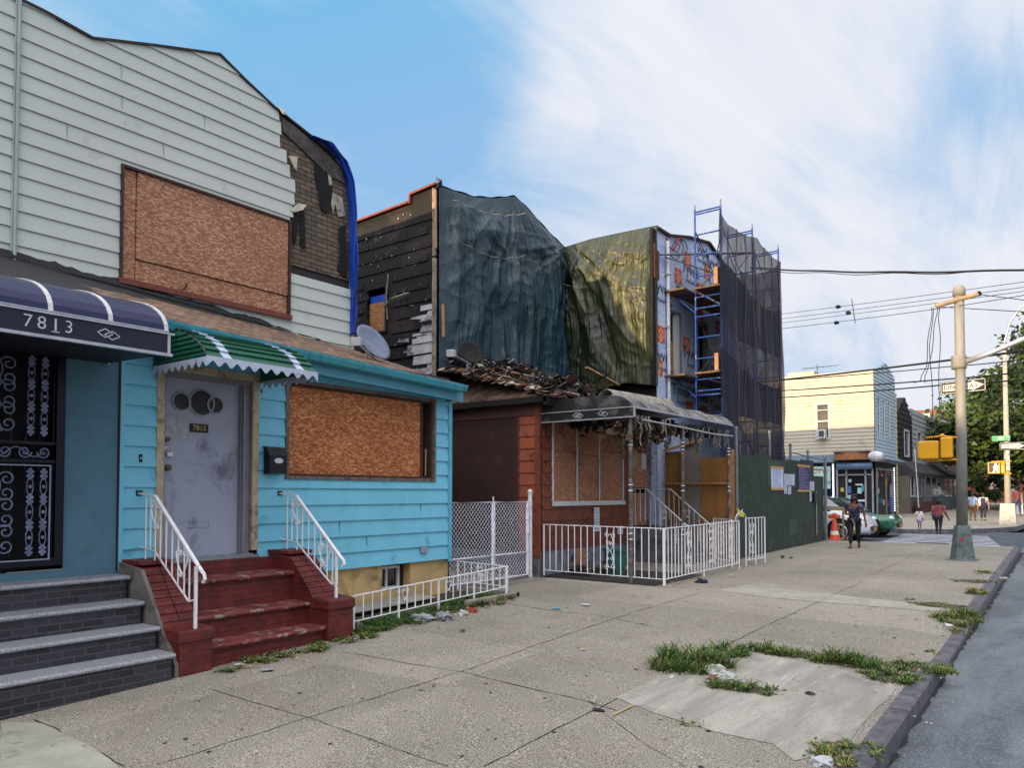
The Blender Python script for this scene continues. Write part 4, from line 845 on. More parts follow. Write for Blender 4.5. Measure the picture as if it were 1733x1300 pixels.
for y,zt,r in ((9.235,1.57,.02),(11.56,1.74,.042)):
    m=MB(); m.tube([(XG,y,.05),(XG,y,zt)],r,10); m.lathe((XG,y,zt),[(r*1.15,0),(r*1.15,.02),(r*.8,.04),(r*.2,.055)],10); m.build('post',GALV,cg)
m=MB(); 
for y in (10.455,11.5,9.25):
    for z in (.45,1.3): m.box((XG-.03,y-.03,z),(XG+.03,y+.03,z+.045))
m.tube([(XG,10.455,.15),(XG,10.455,1.66)],.014,7); m.tube([(XG+.03,11.47,.2),(XG+.03,11.47,1.6)],.014,6); m.build('hinges_and_latch',GALV,cg)
# dishes
def dish(label,c,r,az,el,px_arm,feed,grp=None):
    t_=T('satellite_dish',label,'satellite dish',tuple(c),grp); D=Vector((math.cos(el)*math.cos(az),math.cos(el)*math.sin(az),math.sin(el))); a=D.cross(Vector((0,0,1))).normalized(); b=a.cross(D)
    m=MB(); n=28; vs=[]; rr=6
    for i in range(rr+1):
        f=i/rr
        for k in range(n): t0=2*math.pi*k/n; vs.append(c+a*(r*f*math.cos(t0))+b*(r*.92*f*math.sin(t0))+D*(.16*r*f*f))
    m.add(vs,[(i*n+k,i*n+(k+1)%n,(i+1)*n+(k+1)%n,(i+1)*n+k) for i in range(rr) for k in range(n)]); m.build('reflector',mat('grey_reflector','#6b748a',.4,.2,var=.12,sc=6),t_,smooth=True,solid=.012)
    base=c-D*.12-Vector((0,0,r*.9)); m=MB(); m.tube([base,c-D*.10-Vector((0,0,.1)),c-D*.02],.022,8); m.tube([base+Vector((.0,.2,-.05)),c-D*.1-Vector((0,0,.15))],.012,6); m.tube([c-D*.05-b*r*.85,feed],.016,7); m.build('arm',ALU,t_)
    m=MB(); d=(c-feed).normalized(); m.beam(feed-d*.0,feed+d*.14,.13,.11); m.beam(feed-d*.02,feed,.15,.13); m.build('feed_horn',mat('feed_grey','#a9acb0',.5),t_,bevel=.012)
    return t_
c=PX(628,582,-9.15); fd=PX(602,578,-8.75)
dish('large grey satellite dish on the brown shingle roof beside the blue tarp',c,.36,R_(8),R_(30),None,fd)
# the same small dish further along, burnt
c=PX(795,600,-9.35); fd=PX(762,598,-8.9)
# ---------------------------------------------------------------- 7817, the burnt brown house
h17=T('row_house','burnt two-storey row house with brown ground floor and dark scorched shingle side wall','house',(XF,14,.14))
BRS=mat('rust_brown_siding','#8c4a31',.7,var=.1,sc=3,dirt='#4d271d',dk=.35,dsc=4,streak=.2); BRS2=mat('dark_rust_siding','#6b3828',.7,var=.12,sc=3,dirt='#33201b',dk=.4,dsc=4,streak=.2)
MAROON=mat('dark_maroon_board','#35201f',.7,var=.12,sc=2,dirt='#4a2f2c',dk=.3,dsc=3); BRTRIM=mat('brown_fascia','#4d3330',.7,var=.15,sc=3,dirt='#2c1e1d',dk=.4)
ps=plY(Y17); pl=plX(XF)
m=MB(); boards(m,ps,-8.78,XF-.08,.55,3.52,.232,phase=.72,lip=.02); m.build('side_siding',BRS,h17)
m=MB(); pbox(m,ps,-8.38,-8.275,.5,3.55,-.02,.03); m.build('corner_board',mat('rust_trim','#6e3627',.7,var=.15,dirt='#3f2019',dk=.35),h17)
m=MB(); pbox(m,ps,-12.4,-8.78,.62,3.2,-.03,.012); m.build('boarded_opening',MAROON,h17); m=MB(); pbox(m,ps,-12.6,-8.38,3.2,3.55,-.03,.03); pbox(m,ps,-8.80,-8.76,.6,3.2,.0,.03); m.build('side_fascia',BRTRIM,h17)
CONCW=mat('painted_concrete','#64656b',.85,var=.15,sc=3,dirt='#38363a',dk=.5,dsc=3,bump=.3,bsc=50)
m=MB(); pbox(m,ps,-22,XF+.0,-.1,.60,-.03,.01); m.build('side_foundation',CONCW,h17)
m=MB(); pbox(m,ps,-11.9,-11.5,1.3,1.75,.02,.03); m.build('drain_cover',mat('blue_grey_plate','#5d6f88',.5),h17)
W17=(12.12,14.88,1.55,3.35); D17=(15.25,16.52,.95,3.2)
m=MB(); boards(m,pl,11.75,16.55,.62,3.5,.232,holes=(W17,D17),phase=.72,lip=.02); m.build('front_siding',BRS2,h17)
m=MB(); wall(m,pl,11.70,16.57,-.1,.62,holes=(),o=-.01); m.build('front_foundation',mat('whitewashed_base','#777b88',.85,var=.15,sc=2,dirt='#2f2c28',dk=.6,dsc=3,bump=.4,bsc=30),h17)
m=MB(); pbox(m,pl,12.95,13.4,.18,.6,-.02,.01); m.build('base_board',OSBX,h17)
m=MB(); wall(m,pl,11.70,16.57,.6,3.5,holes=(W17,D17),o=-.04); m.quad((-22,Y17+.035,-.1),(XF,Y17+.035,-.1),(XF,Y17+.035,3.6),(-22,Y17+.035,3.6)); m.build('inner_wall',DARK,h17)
m=MB(); frame(m,pl,12.10,14.90,1.53,3.4,.04,-.04,.03,'lr'); pbox(m,pl,12.10,14.90,1.47,1.56,-.02,.06); pbox(m,pl,12.97,13.0,1.56,3.1,.01,.03); pbox(m,pl,13.84,13.87,1.56,3.1,.01,.03); w17=m.build('window',WHITEP,h17)
OSBD=osb_mat('weathered_osb','#8a5a40','#b58668','x',dark='#5a382a')
for a,b,zs in ((12.14,12.965,2.55),(13.005,13.835,2.5),(13.875,14.86,2.6)):
    m=MB(); pbox(m,pl,a,b,1.56,zs,-.03,.0); pbox(m,pl,a-.01,b+.01,zs+.008,3.35,-.02,.012); m.build('plywood_board',OSBD,w17)
m=MB(); pbox(m,pl,15.25,16.52,.95,3.2,-.3,-.25); m.k=1; pbox(m,pl,15.38,16.16,1.85,3.2,-.1,-.05); pbox(m,pl,15.38,16.16,.97,1.72,-.12,-.07); m.build('boarded_door',[DARK,OSBX],h17)
m=MB(); pbox(m,pl,16.22,16.5,.97,3.2,-.12,.03); m.build('door_post',mat('pale_blue_post','#9fa9c2',.6,var=.12,dirt='#5f6068',dk=.4),h17)
def paper(label,pl_,u,z,w_,h_,o,m_=None,lines=6,col='#55585f',cat='notice',group=None,head=None,name='paper_notice',tilt=0.,words=None):
    PAP=m_ or PAPER; mm=MB(); mm.grid(lambda a,b:pl_(u-w_/2+w_*a+tilt*(b-.5)*h_,z-h_/2+h_*b,o+.006*noise.noise(Vector((a*2,b*2,u)))*(1 if True else 0)+.004),4,5)
    c=mm.build(name,PAP,smooth=False,solid=.002); tag(c,label,cat,group); ln=mat_once('notice_ink',col)
    n=MB(); r_=random.Random(int(u*100+z*10))
    for i in range(lines):
        zz=z+h_*.40-h_*.8*i/max(1,lines-1); L_=w_*r_.uniform(.45,.8); x0=u-w_*.4 if words is None else u-L_/2
        k=x0
        while k<x0+L_:
            ww=r_.uniform(.02,.06)*w_*2.2; n.quad(pl_(k,zz,o+.011),pl_(min(k+ww,x0+L_),zz,o+.011),pl_(min(k+ww,x0+L_),zz+h_*.022,o+.011),pl_(k,zz+h_*.022,o+.011)); k+=ww+w_*.03
    if lines: n.build('print',ln,c)
    return c
PAPER=mat('paper','#c3c8d4',.8,var=.05,sc=6)
paper('small notice taped to the plywood over the burnt door, left of the other',pl,15.52,2.45,.2,.3,-.05,m_=mat('yellowed_paper','#9a9c84',.8),lines=5)
paper('narrow notice taped near the edge of the plywood over the burnt door',pl,15.98,2.46,.2,.36,-.05,lines=6)
paper('tall tag stuck under the boarded three-pane window of the burnt house',pl,13.72,1.17,.22,.5,.03,lines=7)
m=MB(); pbox(m,pl,14.58,14.78,.82,1.0,.02,.07); m.build('meter_box',mat('pale_box','#b9bdc8',.5),h17,bevel=.01)
# upper storey: front wall under the tarp, shingled side
TP1=[(PX(*p,XT).y,PX(*p,XT).z) for p in ((737,316),(748,318),(800,334),(835,336),(868,333),(885,347),(910,375),(935,402),(956,421))]
TP1[0]=(Y17,TP1[0][1]); T1=TopF(TP1)
SHG=brick_mat('scorched_shingle','#332b2a','#272223','#111012','y',.62,.30,.012,dark='#08090c',soot=.44,bump=.8,grime=.3)
SB=[(-22,7.9),(-13.6,8.0),(-11.72,8.06),(-11.70,8.22),(XT+.0,8.27)]
m=MB(); SBf=TopF(SB); wall(m,plY(Y17),-22,XT-.02,3.5,8.0,holes=((-13.12,-12.5,5.36,6.35),),top=SBf); m.build('shingle_wall',SHG,h17)
m=MB(); # interlocking tab edges standing proud
r2=random.Random(3)
for i in range(26):
    for j in range(15):
        u=-16+i*.31+(j%2)*.155; z=4.1+j*.29
        if u>XT-.32 or z>7.8 or (-13.3<u<-12.3 and 5.1<z<6.5): continue
        o=.006+.006*r2.random(); m.prism([(u,Y17-.001,z),(u+.30,Y17-.001,z+r2.uniform(-.01,.01)),(u+.30,Y17-.001,z+.14),(u,Y17-.001,z+.14)],(0,-o-.012,0))
m.build('shingle_tabs',SHG,h17)
m=MB()
for (ua,za),(ub,zb_) in zip(SB,SB[1:]):
    if ub-ua>.05: m.beam((ua,Y17-.03,za+.02),(ub,Y17-.03,zb_+.02),.12,.045)
    else: m.beam((ua,Y17-.03,za-.02),(ub,Y17-.03,zb_+.04),.10,.045)
m.build('parapet_cap',mat('orange_tile_cap','#7c3f2b',.8,var=.3,sc=8,dirt='#4a2a21',dk=.4,dsc=8,bump=.6,bsc=25),h17)
m=MB(); frame(m,plY(Y17),-13.16,-12.46,5.32,6.40,.05,-.02,.03); sw=m.build('side_window',CHAR,h17); m=MB(); pbox(m,plY(Y17),-13.1,-12.52,5.36,6.05,-.08,-.05); m.build('plywood_board',OSBY,sw); m=MB(); pbox(m,plY(Y17),-13.1,-12.52,6.05,6.22,-.09,-.07); m.build('blue_strip',BLUET,sw); m=MB(); pbox(m,plY(Y17),-13.12,-12.5,5.36,6.4,-.3,-.25); m.build('dark_opening',DARK,sw)
# remnant of white siding, ragged to the left
SMK=mat('smoke_stained_siding','#b9b7bd',.6,var=.1,sc=3,dirt='#4b4a55',dk=.55,dsc=2.2,streak=.3)
def us(z):
    k=round((z-3.56)/.23); return -11.2-{0:.62,1:.78,2:.95,3:.55,4:.75,5:.42,6:.60,7:.45,8:.2}.get(k,.2)
m=MB(); boards(m,plY(Y17-.01),-12.2,XT-.08,4.0,5.75,.23,phase=3.56,lip=.022,ustart=us); 
for z in (4.3,4.75,5.0,5.45): m.prism([(us(z)+.05,Y17-.03,z),(us(z)-.25,Y17-.09,z+.03),(us(z)-.2,Y17-.09,z+.06),(us(z)+.05,Y17-.03,z+.09)],(0,-.006,0))
m.build('torn_white_siding',SMK,h17)
m=MB(); m.beam((XT-.05,Y17-.04,3.9),(XT-.04,Y17-.04,6.7),.09,.05); m.beam((XT-.04,Y17-.045,6.75),(XT-.06,Y17-.045,8.2),.07,.05); m.build('weathered_corner_board',mat('grey_weathered_wood','#8f8578',.85,var=.25,sc=5,dirt='#433a34',dk=.5,dsc=7),h17)
m=MB(); m.beam((XT+.01,Y17-.06,6.9),(XT-.0,Y17-.06,8.15),.045,.03); m.build('fresh_batten',mat('fresh_batten','#a9825c',.75,var=.15,sc=5),h17)
# flakes of peeled paint and stuck scraps
m=MB()
for i in range(46):
    u=r2.uniform(-13.4,-11.1); z=r2.uniform(4.6,7.9); s=r2.uniform(.012,.035); a=r2.uniform(0,3)
    m.prism([(u,Y17-.02,z),(u+s*math.cos(a),Y17-.02,z+s*math.sin(a)),(u+s*.4,Y17-.02,z+s*1.7),(u-s*.3,Y17-.02,z+s)],(0,-.02,0))
fl=m.build('paint_flakes',PEEL,h17); fl['kind']='stuff'
m=MB(); m.tube([(-12.55,Y17-.03,5.9),(-12.2,Y17-.1,6.02),(-11.7,Y17-.1,6.06)],.02,5); m.build('dangling_strip',PEEL,h17); m=MB(); m.tube([(-12.42,Y17-.03,5.6),(-12.45,Y17-.05,6.1),(-12.38,Y17-.05,6.6)],.012,5); m.build('dangling_wire',PEEL,h17)
# roof slab and back
m=MB(); 
for (ya,za),(yb_,zb_) in zip(TP1,TP1[1:]): m.quad((XT-.1,ya,za-.1),(XT-.1,yb_,zb_-.1),(-22,yb_,zb_-.4),(-22,ya,za-.4)); m.quad((XT-.1,ya,3.6),(XT-.1,yb_,3.6),(XT-.1,yb_,zb_-.1),(XT-.1,ya,za-.1))
m.quad((-22,Y17,0),(-22,Y19,0),(-22,Y19,7.8),(-22,Y17,7.9)); m.build('burnt_shell',CHAR,h17)
# ---------------------------------------------------------------- dark green tarps
def tarp_mat(name,c0,c1,c2,rr):
    t=NT(name); n1=t.noise(.8,4,dist=.4,rough=.5); o=t.mix(t.mapr(n1,.3,.7),hx(c0),hx(c1)); o=t.mix(t.mapr(t.noise(2.2,5,t.mapping(t.co,(1,1,.12)),dist=.3),.5,.75,0,.45),o,hx(c2))
    h=t.math('ADD',t.noise(9,6,t.mapping(t.co,(1.3,1.3,.28)),dist=1.6,rough=.6),t.math('MULTIPLY',t.noise(26,3,t.mapping(t.co,(1,1,.07)),dist=.25),.55)); t.bump(h,.75,.03); return t.fin(o,t.mapr(n1,.3,.7,*rr),0,.55)
TARP=tarp_mat('dark_green_tarp','#07212c','#0d3342','#1f4c5c',(.22,.36)); TARPO=tarp_mat('olive_green_tarp','#151e12','#2c351a','#5e5a2b',(.28,.42))
def rdg(n): return 1-min(1,abs(n)*2.6)
def tarp_sheet(pl_,u0,u1,top,bot,cones,nu,nv,seed,amp=.09,belly=.12):
    def fn(a,b):
        u=u0+(u1-u0)*a; zt=top(u); zb=bot(u); z=zb+(zt-zb)*(1-b); o=.05
        for (cu,cz,k,am) in cones:
            dx=u-cu; dz=cz-z; r=math.hypot(dx,dz); th=math.atan2(dx,max(.05,dz)); w_=math.exp(-r*.30)*min(1,r*.9)
            o+=am*w_*(rdg(noise.noise(Vector((th*k,r*.35,seed))))+.5*rdg(noise.noise(Vector((th*k*2.1,r*.6,seed+9)))))
        wv=.35*noise.noise(Vector((u*.7,z*.8,seed+3)))
        o+=.10*rdg(noise.noise(Vector(((u+wv)*1.5,z*.16,seed))))+.018*rdg(noise.noise(Vector(((u+wv*.6)*8,z*.22,seed+6))))+.022*rdg(noise.noise(Vector(((u+wv)*3.6,z*.3,seed+4))))
        q=Vector((u*.8,z*.5,seed)); o+=.15*noise.noise(q)+.018*rdg(noise.noise(Vector((u*2.2+z*1.4,z*2.4-u,seed+8))))
        o+=belly*math.sin(math.pi*a)*b; e=min(1,b*5)*min(1,a*14)*min(1,(1-a)*14); o=.03+(o+.02)*e
        return pl_(u,z,max(.012,o))
    m=MB(); m.grid(fn,nu,nv); return m
def bot1(u): return 4.28+.06*math.sin(u*5)+.1*noise.noise(Vector((u*2,0,0)))
m=tarp_sheet(plX(XT),Y17+.02,16.60,T1,bot1,((14.34,9.1,3.6,.15),(Y17,8.5,3,.07),(16.6,8.3,3,.07)),260,200,2.0)
k=len(m.v); 
m.grid(lambda a,b:(lambda p:Vector((XT+.03-.9*b,p[0],p[1]+.03+.01*math.sin(a*50)-.02*b)))((Y17+.02+(16.58-Y17)*a,T1(Y17+.02+(16.58-Y17)*a))),120,4)
t1=m.build('green_tarp',TARP,smooth=True,solid=.004); tag(t1,'dark blue-green tarp draped over the burnt upper storey, facing the street','tarp')
m=MB(); m.tube([(XT+.05,Y17+.02,8.27),(XT+.1,Y17-.03,8.33),(XT+.04,Y17-.10,8.40)],[.06,.05,.01],7); m.build('tarp_knot',TARP,t1)
TP2=[(-10.93,8.19),(-10.1,8.24),(-9.2,8.22),(-8.24,8.19)]; T2=TopF(TP2)
def bot2(u): return 4.35+.05*math.sin(u*4)
m=tarp_sheet(plY(Y19),-10.93,-8.25,T2,bot2,((-10.93,8.4,3.2,.14),(-8.3,8.6,3,.06)),170,190,7.0,belly=.05)
m.grid(lambda a,b: Vector((-10.93+2.68*a,Y19-.03+1.0*b,T2(-10.93+2.68*a)+.01)),30,3)
t2=m.build('green_tarp',TARPO,smooth=True,solid=.004); tag(t2,'olive green tarp over the side of the wrapped house, touched by evening sun','tarp')
BAT=mat('pine_batten','#ac8355',.75,var=.15,sc=5); k=0
for (a,b,off,lab) in (((1104,412),(1098,560),0,'upper pine batten nailed along the sunlit edge of the olive tarp'),((1098,565),(1094,650),0,'lower pine batten along the right edge of the olive tarp')):
    p,q=PY(*a,Y19-.14),PY(*b,Y19-.14); m=MB(); m.beam(p,q,.09,.03,up=(0,1,0)); tag(m.build('pine_batten',BAT),lab,'batten','battens holding the tarps')
for (a,b,lab) in (((953,505),(950,580),'upper batten holding the blue-green tarp where the two tarps meet'),((947,582),(944,640),'lower batten holding the blue-green tarp where the two tarps meet'),((749,515),(750,570),'short batten at the left edge of the blue-green tarp')):
    p,q=PX(*a,XT+.22),PX(*b,XT+.2); m=MB(); m.beam(p,q,.06,.03,up=(1,0,0)); tag(m.build('pine_batten',BAT),lab,'batten','battens holding the tarps')
# ---------------------------------------------------------------- burnt lower roof with debris
BSH=mat('burnt_shingle','#6d5547',.9,var=.4,sc=5,dirt='#1f1a19',dk=.6,dsc=3,fine=.5,bump=.9,bsc=25)
def rz17(x,y): 
    f=cl((-8.05-x)/2.9); return 3.56+.78*f+.07*noise.noise(Vector((x*1.5,y*1.5,2)))
m=MB(); m.grid(lambda a,b:(lambda x,y:Vector((x,y,min(rz17(x,y),3.57+.8*(y-11.55)+.0))))(-8.02-2.9*a,11.5+5.1*b),26,44)
m.grid(lambda a,b:(lambda x:Vector((x,11.5,3.50+.07*b)))(-8.02-4.6*a),20,1); m.grid(lambda a,b:Vector((-8.02,11.5+5.1*b,3.50+.06*a)),1,20)
m.grid(lambda a,b:(lambda x,y:Vector((x,y,3.57+.8*(y-11.5)*cl((x+13)/2.)) ))(-10.9-2*a,11.5+.2*b),6,3)
m.build('lower_roof',BSH,h17)
m=MB(); m.box((-8.06,11.48,3.36),(-8.02,16.5,3.52)); m.box((-12.6,11.48,3.42),(-8.02,11.52,3.53)); m.build('eave_fascia',CHAR,h17)
PALEW=mat('pale_lath','#9c8468',.85,var=.3,sc=7); ASHW=mat('ash_grey_scrap','#8f8c88',.85,var=.3,sc=8); BRNW=mat('brown_scrap','#5d4334',.85,var=.3,sc=8)
dm=[MB() for _ in range(4)]; mats=[CHAR,BRNW,PALEW,ASHW]
for i in range(1100):
    x=r2.uniform(-10.75,-8.1); y=r2.uniform(11.7,16.4); c=Vector((x,y,rz17(x,y)+r2.uniform(0,.12)+.30*math.exp(-((y-13.6)/1.5)**2)*r2.random()*cl((-8.3-x)/.6)+.16*cl((-9.6-x))+.12*math.exp(-((y-15.7)/.6)**2)*r2.random())); a=r2.uniform(0,6.28); L_=r2.uniform(.05,.38)*(1.4 if r2.random()<.15 else 1); d=Vector((math.cos(a),math.sin(a),r2.gauss(0,.45))).normalized()
    k=r2.choices((0,1,2,3),(.62,.19,.08,.11))[0]; w_=r2.choice((.015,.02,.03,.05,.08,.14)); dm[k].beam(c-d*L_/2,c+d*L_/2,w_,r2.uniform(.008,.03),roll=r2.uniform(-.6,.6))
for i in range(420):
    y=r2.uniform(11.5,16.4); x=-8.02+r2.uniform(-.5,.06); z=rz17(x,y)+r2.uniform(-.03,.05); a=r2.uniform(-.5,.5); d=Vector((math.cos(a),math.sin(a),-.2+r2.uniform(-.1,.3)))
    dm[r2.choices((0,1,3),(.5,.35,.15))[0]].beam((x,y,z),Vector((x,y,z))+d*r2.uniform(.06,.2),r2.uniform(.05,.14),.008,roll=r2.uniform(-.4,.4))
for i in range(260):
    x=r2.uniform(-10.7,-8.1); y=11.5+r2.uniform(-.05,.6); z=rz17(x,y)+r2.uniform(-.02,.05); dm[r2.choices((1,2,3,0),(.45,.2,.15,.2))[0]].beam((x,y,z),(x+r2.uniform(-.15,.15),y+r2.uniform(.08,.25),z+.06),r2.uniform(.06,.16),.01,roll=r2.uniform(-.3,.3))
for i in range(46):      # bigger curled sheets and boards among the splinters
    x=r2.uniform(-10.5,-8.3); y=r2.uniform(11.8,16.3); z=rz17(x,y)+r2.uniform(.05,.22); a=r2.uniform(0,6.28); s=r2.uniform(.12,.34); t_=r2.uniform(.3,.9); k=r2.choices((0,1,3),(.6,.25,.15))[0]; d=Vector((math.cos(a),math.sin(a),r2.gauss(0,.35))).normalized(); e=d.cross(Vector((r2.gauss(0,.3),r2.gauss(0,.3),1))).normalized()
    dm[k].grid(lambda u,v:Vector((x,y,z))+d*s*(u-.5)*2+e*s*t_*(v-.5)*2+Vector((0,0,.35*s*(u-.5)**2*4+.03*noise.noise(Vector((u*3,v*3,i))))),4,3)
for i in range(14): x=r2.uniform(-10.4,-8.4); y=r2.uniform(12,16); a=r2.uniform(0,3.14); L_=r2.uniform(.4,.9); d=Vector((math.cos(a),math.sin(a),r2.uniform(-.1,.5))); dm[r2.choice((0,0,1,2))].beam(Vector((x,y,rz17(x,y)+.1)),Vector((x,y,rz17(x,y)+.15))+d*L_,.05,.04)
A=MB(); 
for k,d in enumerate(dm): A.k=k; A.add(d.v,d.f)
tag(A.build('roof_debris',mats),'heap of charred boards, shingles and laths on the burnt lower roof','debris',kind='stuff')
for (a,b,w_,mm,lab) in (((992,622),(1046,652),.10,PALEW,'long pale plank lying across the rubble in front of the olive tarp'),((1066,642),(1096,640),.06,PALEW,'short pale plank resting against the foot of the olive tarp'),((866,630),(910,640),.07,PALEW,'pale plank sticking out of the rubble under the blue-green tarp'),((985,700),(965,672),.06,CHAR,'charred stick standing in the rubble')):
    p,q=PX(*a,-9.4),PX(*b,-9.2); m=MB(); m.beam(p,q,w_,.035); tag(m.build('loose_plank',mm),lab,'plank')
c=PX(792,600,-9.45); fd=PX(762,601,-9.1)
dd=dish('scorched dark satellite dish standing in the roof rubble below the blue-green tarp',PX(795,598,-9.5),.27,R_(-20),R_(25),None,PX(762,598,-9.0))
rf=[c for c in dd.children if c.name.startswith('reflector')][0]; rf.data.materials[0]=CHAR
# ---------------------------------------------------------------- porch canopy of 7817 with melted lining
SOOTC=NT('scorched_canopy'); n1=SOOTC.noise(1.6,7,dist=.6,rough=.65); o=SOOTC.mix(SOOTC.mapr(n1,.46,.66),hx('#1d1b1b'),hx('#5f5f61')); o=SOOTC.mix(SOOTC.mapr(SOOTC.noise(3,7),.58,.7,0,.7),o,hx('#5a4d42')); SOOTC=SOOTC.fin(o,.5,.2)
SILV=NT('ashy_silver_canopy'); n1=SILV.noise(2.2,7,dist=.5,rough=.65); o=SILV.mix(SILV.mapr(n1,.35,.62),hx('#34312e'),hx('#8a8780')); SILV=SILV.fin(o,.45,.3)
XP=-6.30; YP0,YP1=11.72,16.25
pc=T('porch_canopy','scorched grey barrel canopy with melted hanging lining over the burnt porch','canopy',(XF,YP0,.15))
cp2=[(XF,3.46),(-7.2,3.47),(-6.75,3.46),(-6.55,3.42),(-6.42,3.35),(-6.34,3.28),(XP,3.22)]
m=MB(); 
NYc=34
def cz(x,z,y): return z-.02*math.sin((y-YP0)*7)*cl((x+7)/.5)
for (xa,za),(xb,zb_) in zip(cp2,cp2[1:]):
    for j in range(NYc):
        y0=YP0+(YP1-YP0)*j/NYc; y1=YP0+(YP1-YP0)*(j+1)/NYc
        m.quad((xa,y0,cz(xa,za,y0)),(xa,y1,cz(xa,za,y1)),(xb,y1,cz(xb,zb_,y1)),(xb,y0,cz(xb,zb_,y0)))
m.build('curved_top',SILV,pc,smooth=True)
m=MB(); m.prism([(x,YP0,z-.004) for x,z in cp2]+[(XP,YP0,3.05),(XF,YP0,3.05)],(0,.012,0)); m.build('end_panel',SOOTC,pc)
m=MB(); m.box((XF,YP0-.012,3.04),(XP+.01,YP0,3.065)); m.box((XF,YP0-.012,3.215),(XP+.01,YP0,3.235)); m.box((XF,YP0-.012,3.04),(XF+.025,YP0,3.46)); m.box((XP-.01,YP0-.014,3.05),(XP+.02,YP0+.01,3.25)); m.box((XP-.005,YP0,3.2),(XP+.02,YP1,3.23)); m.tube([(XP,YP0+.3,3.02),(XP+.02,YP0+2,2.99),(XP,YP0+3.4,2.96),(XP,YP1,2.98)],.016,6); m.build('rails',ALU,pc)
for y in (YP0,YP0+.55,YP0+1.1,YP0+1.65,YP0+2.2,YP0+2.75,YP0+3.3,YP0+3.85,YP1-.02):
    m=MB(); 
    for (xa,za),(xb,zb_) in zip(cp2[2:],cp2[3:]): m.beam((xa,y+.01,cz(xa,za,y)+.008),(xb,y+.01,cz(xb,zb_,y)+.008),.018,.010,up=(0,1,0))
    m.build('rib',ALU,pc)
for px in (1000,1040):
    u=PY(978 if px==1000 else 1020,703 if px==1000 else 700,YP0).x; m=MB(); diamonds(m,plY(YP0),(u,3.14),.12,.006,.009); m.build('diamond_emblem',LET,pc)
RUSTP=mat('scorched_post','#55504d',.6,.3,var=.3,sc=6,dirt='#8f8c8a',dk=.45,dsc=9)
for k,(x,y) in enumerate(((-6.42,11.80),(-6.34,13.75),(-6.34,16.1))):
    m=MB(); m.tube([(x,y,ZG(x,y)),(x,y,3.1)],.036 if k==0 else .026,8); po=m.build('post',RUSTP,pc)
    m=MB()
    for z in (.9,1.0,1.1,1.75,1.85,2.55,2.62,2.69): m.lathe((x,y,z),[(.044,0),(.05,.012),(.044,.025)],8)
    m.build('rings',ALU,po)
TORN=mat('torn_lining','#8c877d',.8,var=.3,sc=6,dirt='#312c28',dk=.55,dsc=5); r3=random.Random(11)
for i in range(96):
    y=r3.uniform(YP0+.1,YP1-.05) if i>14 else r3.uniform(YP0+.1,YP0+1.6); x=XP-r3.uniform(.0,.9)*(.25 if r3.random()<.6 else 1); L_=r3.uniform(.12,.42)*(1.7 if i in(3,9,16,21) else 1); w_=r3.uniform(.02,.10); z=3.10-(.0 if x>-6.4 else .02); a=r3.uniform(-.5,.5)
    m=MB(); m.grid(lambda u,v:Vector((x+.10*noise.noise(Vector((v*2,i,0)))*v,y+(u-.5)*w_*(1-.75*v)*math.cos(a)+.14*v*noise.noise(Vector((v*1.5,i,7)))+.02*math.sin(u*7),z-L_*v+.02*noise.noise(Vector((u*3,v*6,i))))),3,8)
    tw=m.build('torn_strip',TORN if i%3 else CHAR,pc,solid=.005)
m=MB()
for i in range(240):
    c=Vector((-6.5+r3.uniform(-.55,.1),YP0+r3.uniform(.0,1.7)**1.15,3.03-abs(r3.gauss(0,.2)))); m.blob(c,r3.uniform(.015,.05),i,1.6,7,5,(r3.uniform(.5,1.6),r3.uniform(.5,1.6),r3.uniform(.5,1.8)))
x_=m.build('melted_insulation',mat('melted_insulation','#5b4a3a',.95,var=.5,sc=6,dirt='#16130f',dk=.6,dsc=6,bump=1,bsc=20),pc); x_['kind']='stuff'
m=MB()
for i in range(200):
    c=Vector((XF+.15+r3.uniform(-.05,1.6),12.4+r3.uniform(0,3.6),3.12-abs(r3.gauss(0,.10)))); m.blob(c,r3.uniform(.02,.08),i+90,1.4,7,5,(r3.uniform(.6,2),r3.uniform(.6,2),r3.uniform(.4,1.2)))
x_=m.build('charred_ceiling',CHAR,pc); x_['kind']='stuff'
for (a,b,c_,lab) in (((1090,672),(1118,660),.05,'a'),):
    m=MB(); m.grid(lambda u,v:Vector((-6.9-.35*v,12.1+2.6*u,3.50+.14*math.sin(v*3.0)+.12*u*v)),12,4); x_=m.build('peeled_panel',mat('pale_peeled_panel','#8e8b80',.6,var=.2,sc=5,dirt='#4c463d',dk=.5),pc,solid=.01)
# porch steps and handrails of 7817
ps7=T('stoop','sooty concrete stoop with white iron handrails in front of the burnt door','stoop',(-7.6,15.9,.15))
for i,(x,z) in enumerate(((-6.95,.34),(-7.25,.55),(-7.55,.78),(-7.8,.95))):
    m=MB(); m.box(((-7.255,-7.555,-7.805,XF-.05)[i],15.25,.1),(x,16.52,z)); m.build('step',CONCW,ps7,bevel=.012)
for y in (15.28,16.48):
    pts=[(-8.28,1.82),(-7.92,1.82),(-6.98,1.04)]; ro=handrail(ps7,y,pts,(-7.02,.2,1.06)); low=[(-8.25,1.1),(-7.92,1.1),(-7.02,.5)]
    for k,x in enumerate([-8.2+.125*i for i in range(10)]):
        g=MB(); g.box((x-.006,y-.006,interp(x,low)-(.1 if k%3==0 else 0)),(x+.006,y+.006,interp(x,pts))); g.build('baluster',WHITER,ro)
    g=MB(); heart(g,-7.5,.075,interp(-7.5,pts)-.12,lambda x,z,o=0.: Vector((x,y+.01,z)),.0055); g.build('heart_scroll',WHITER,ro)
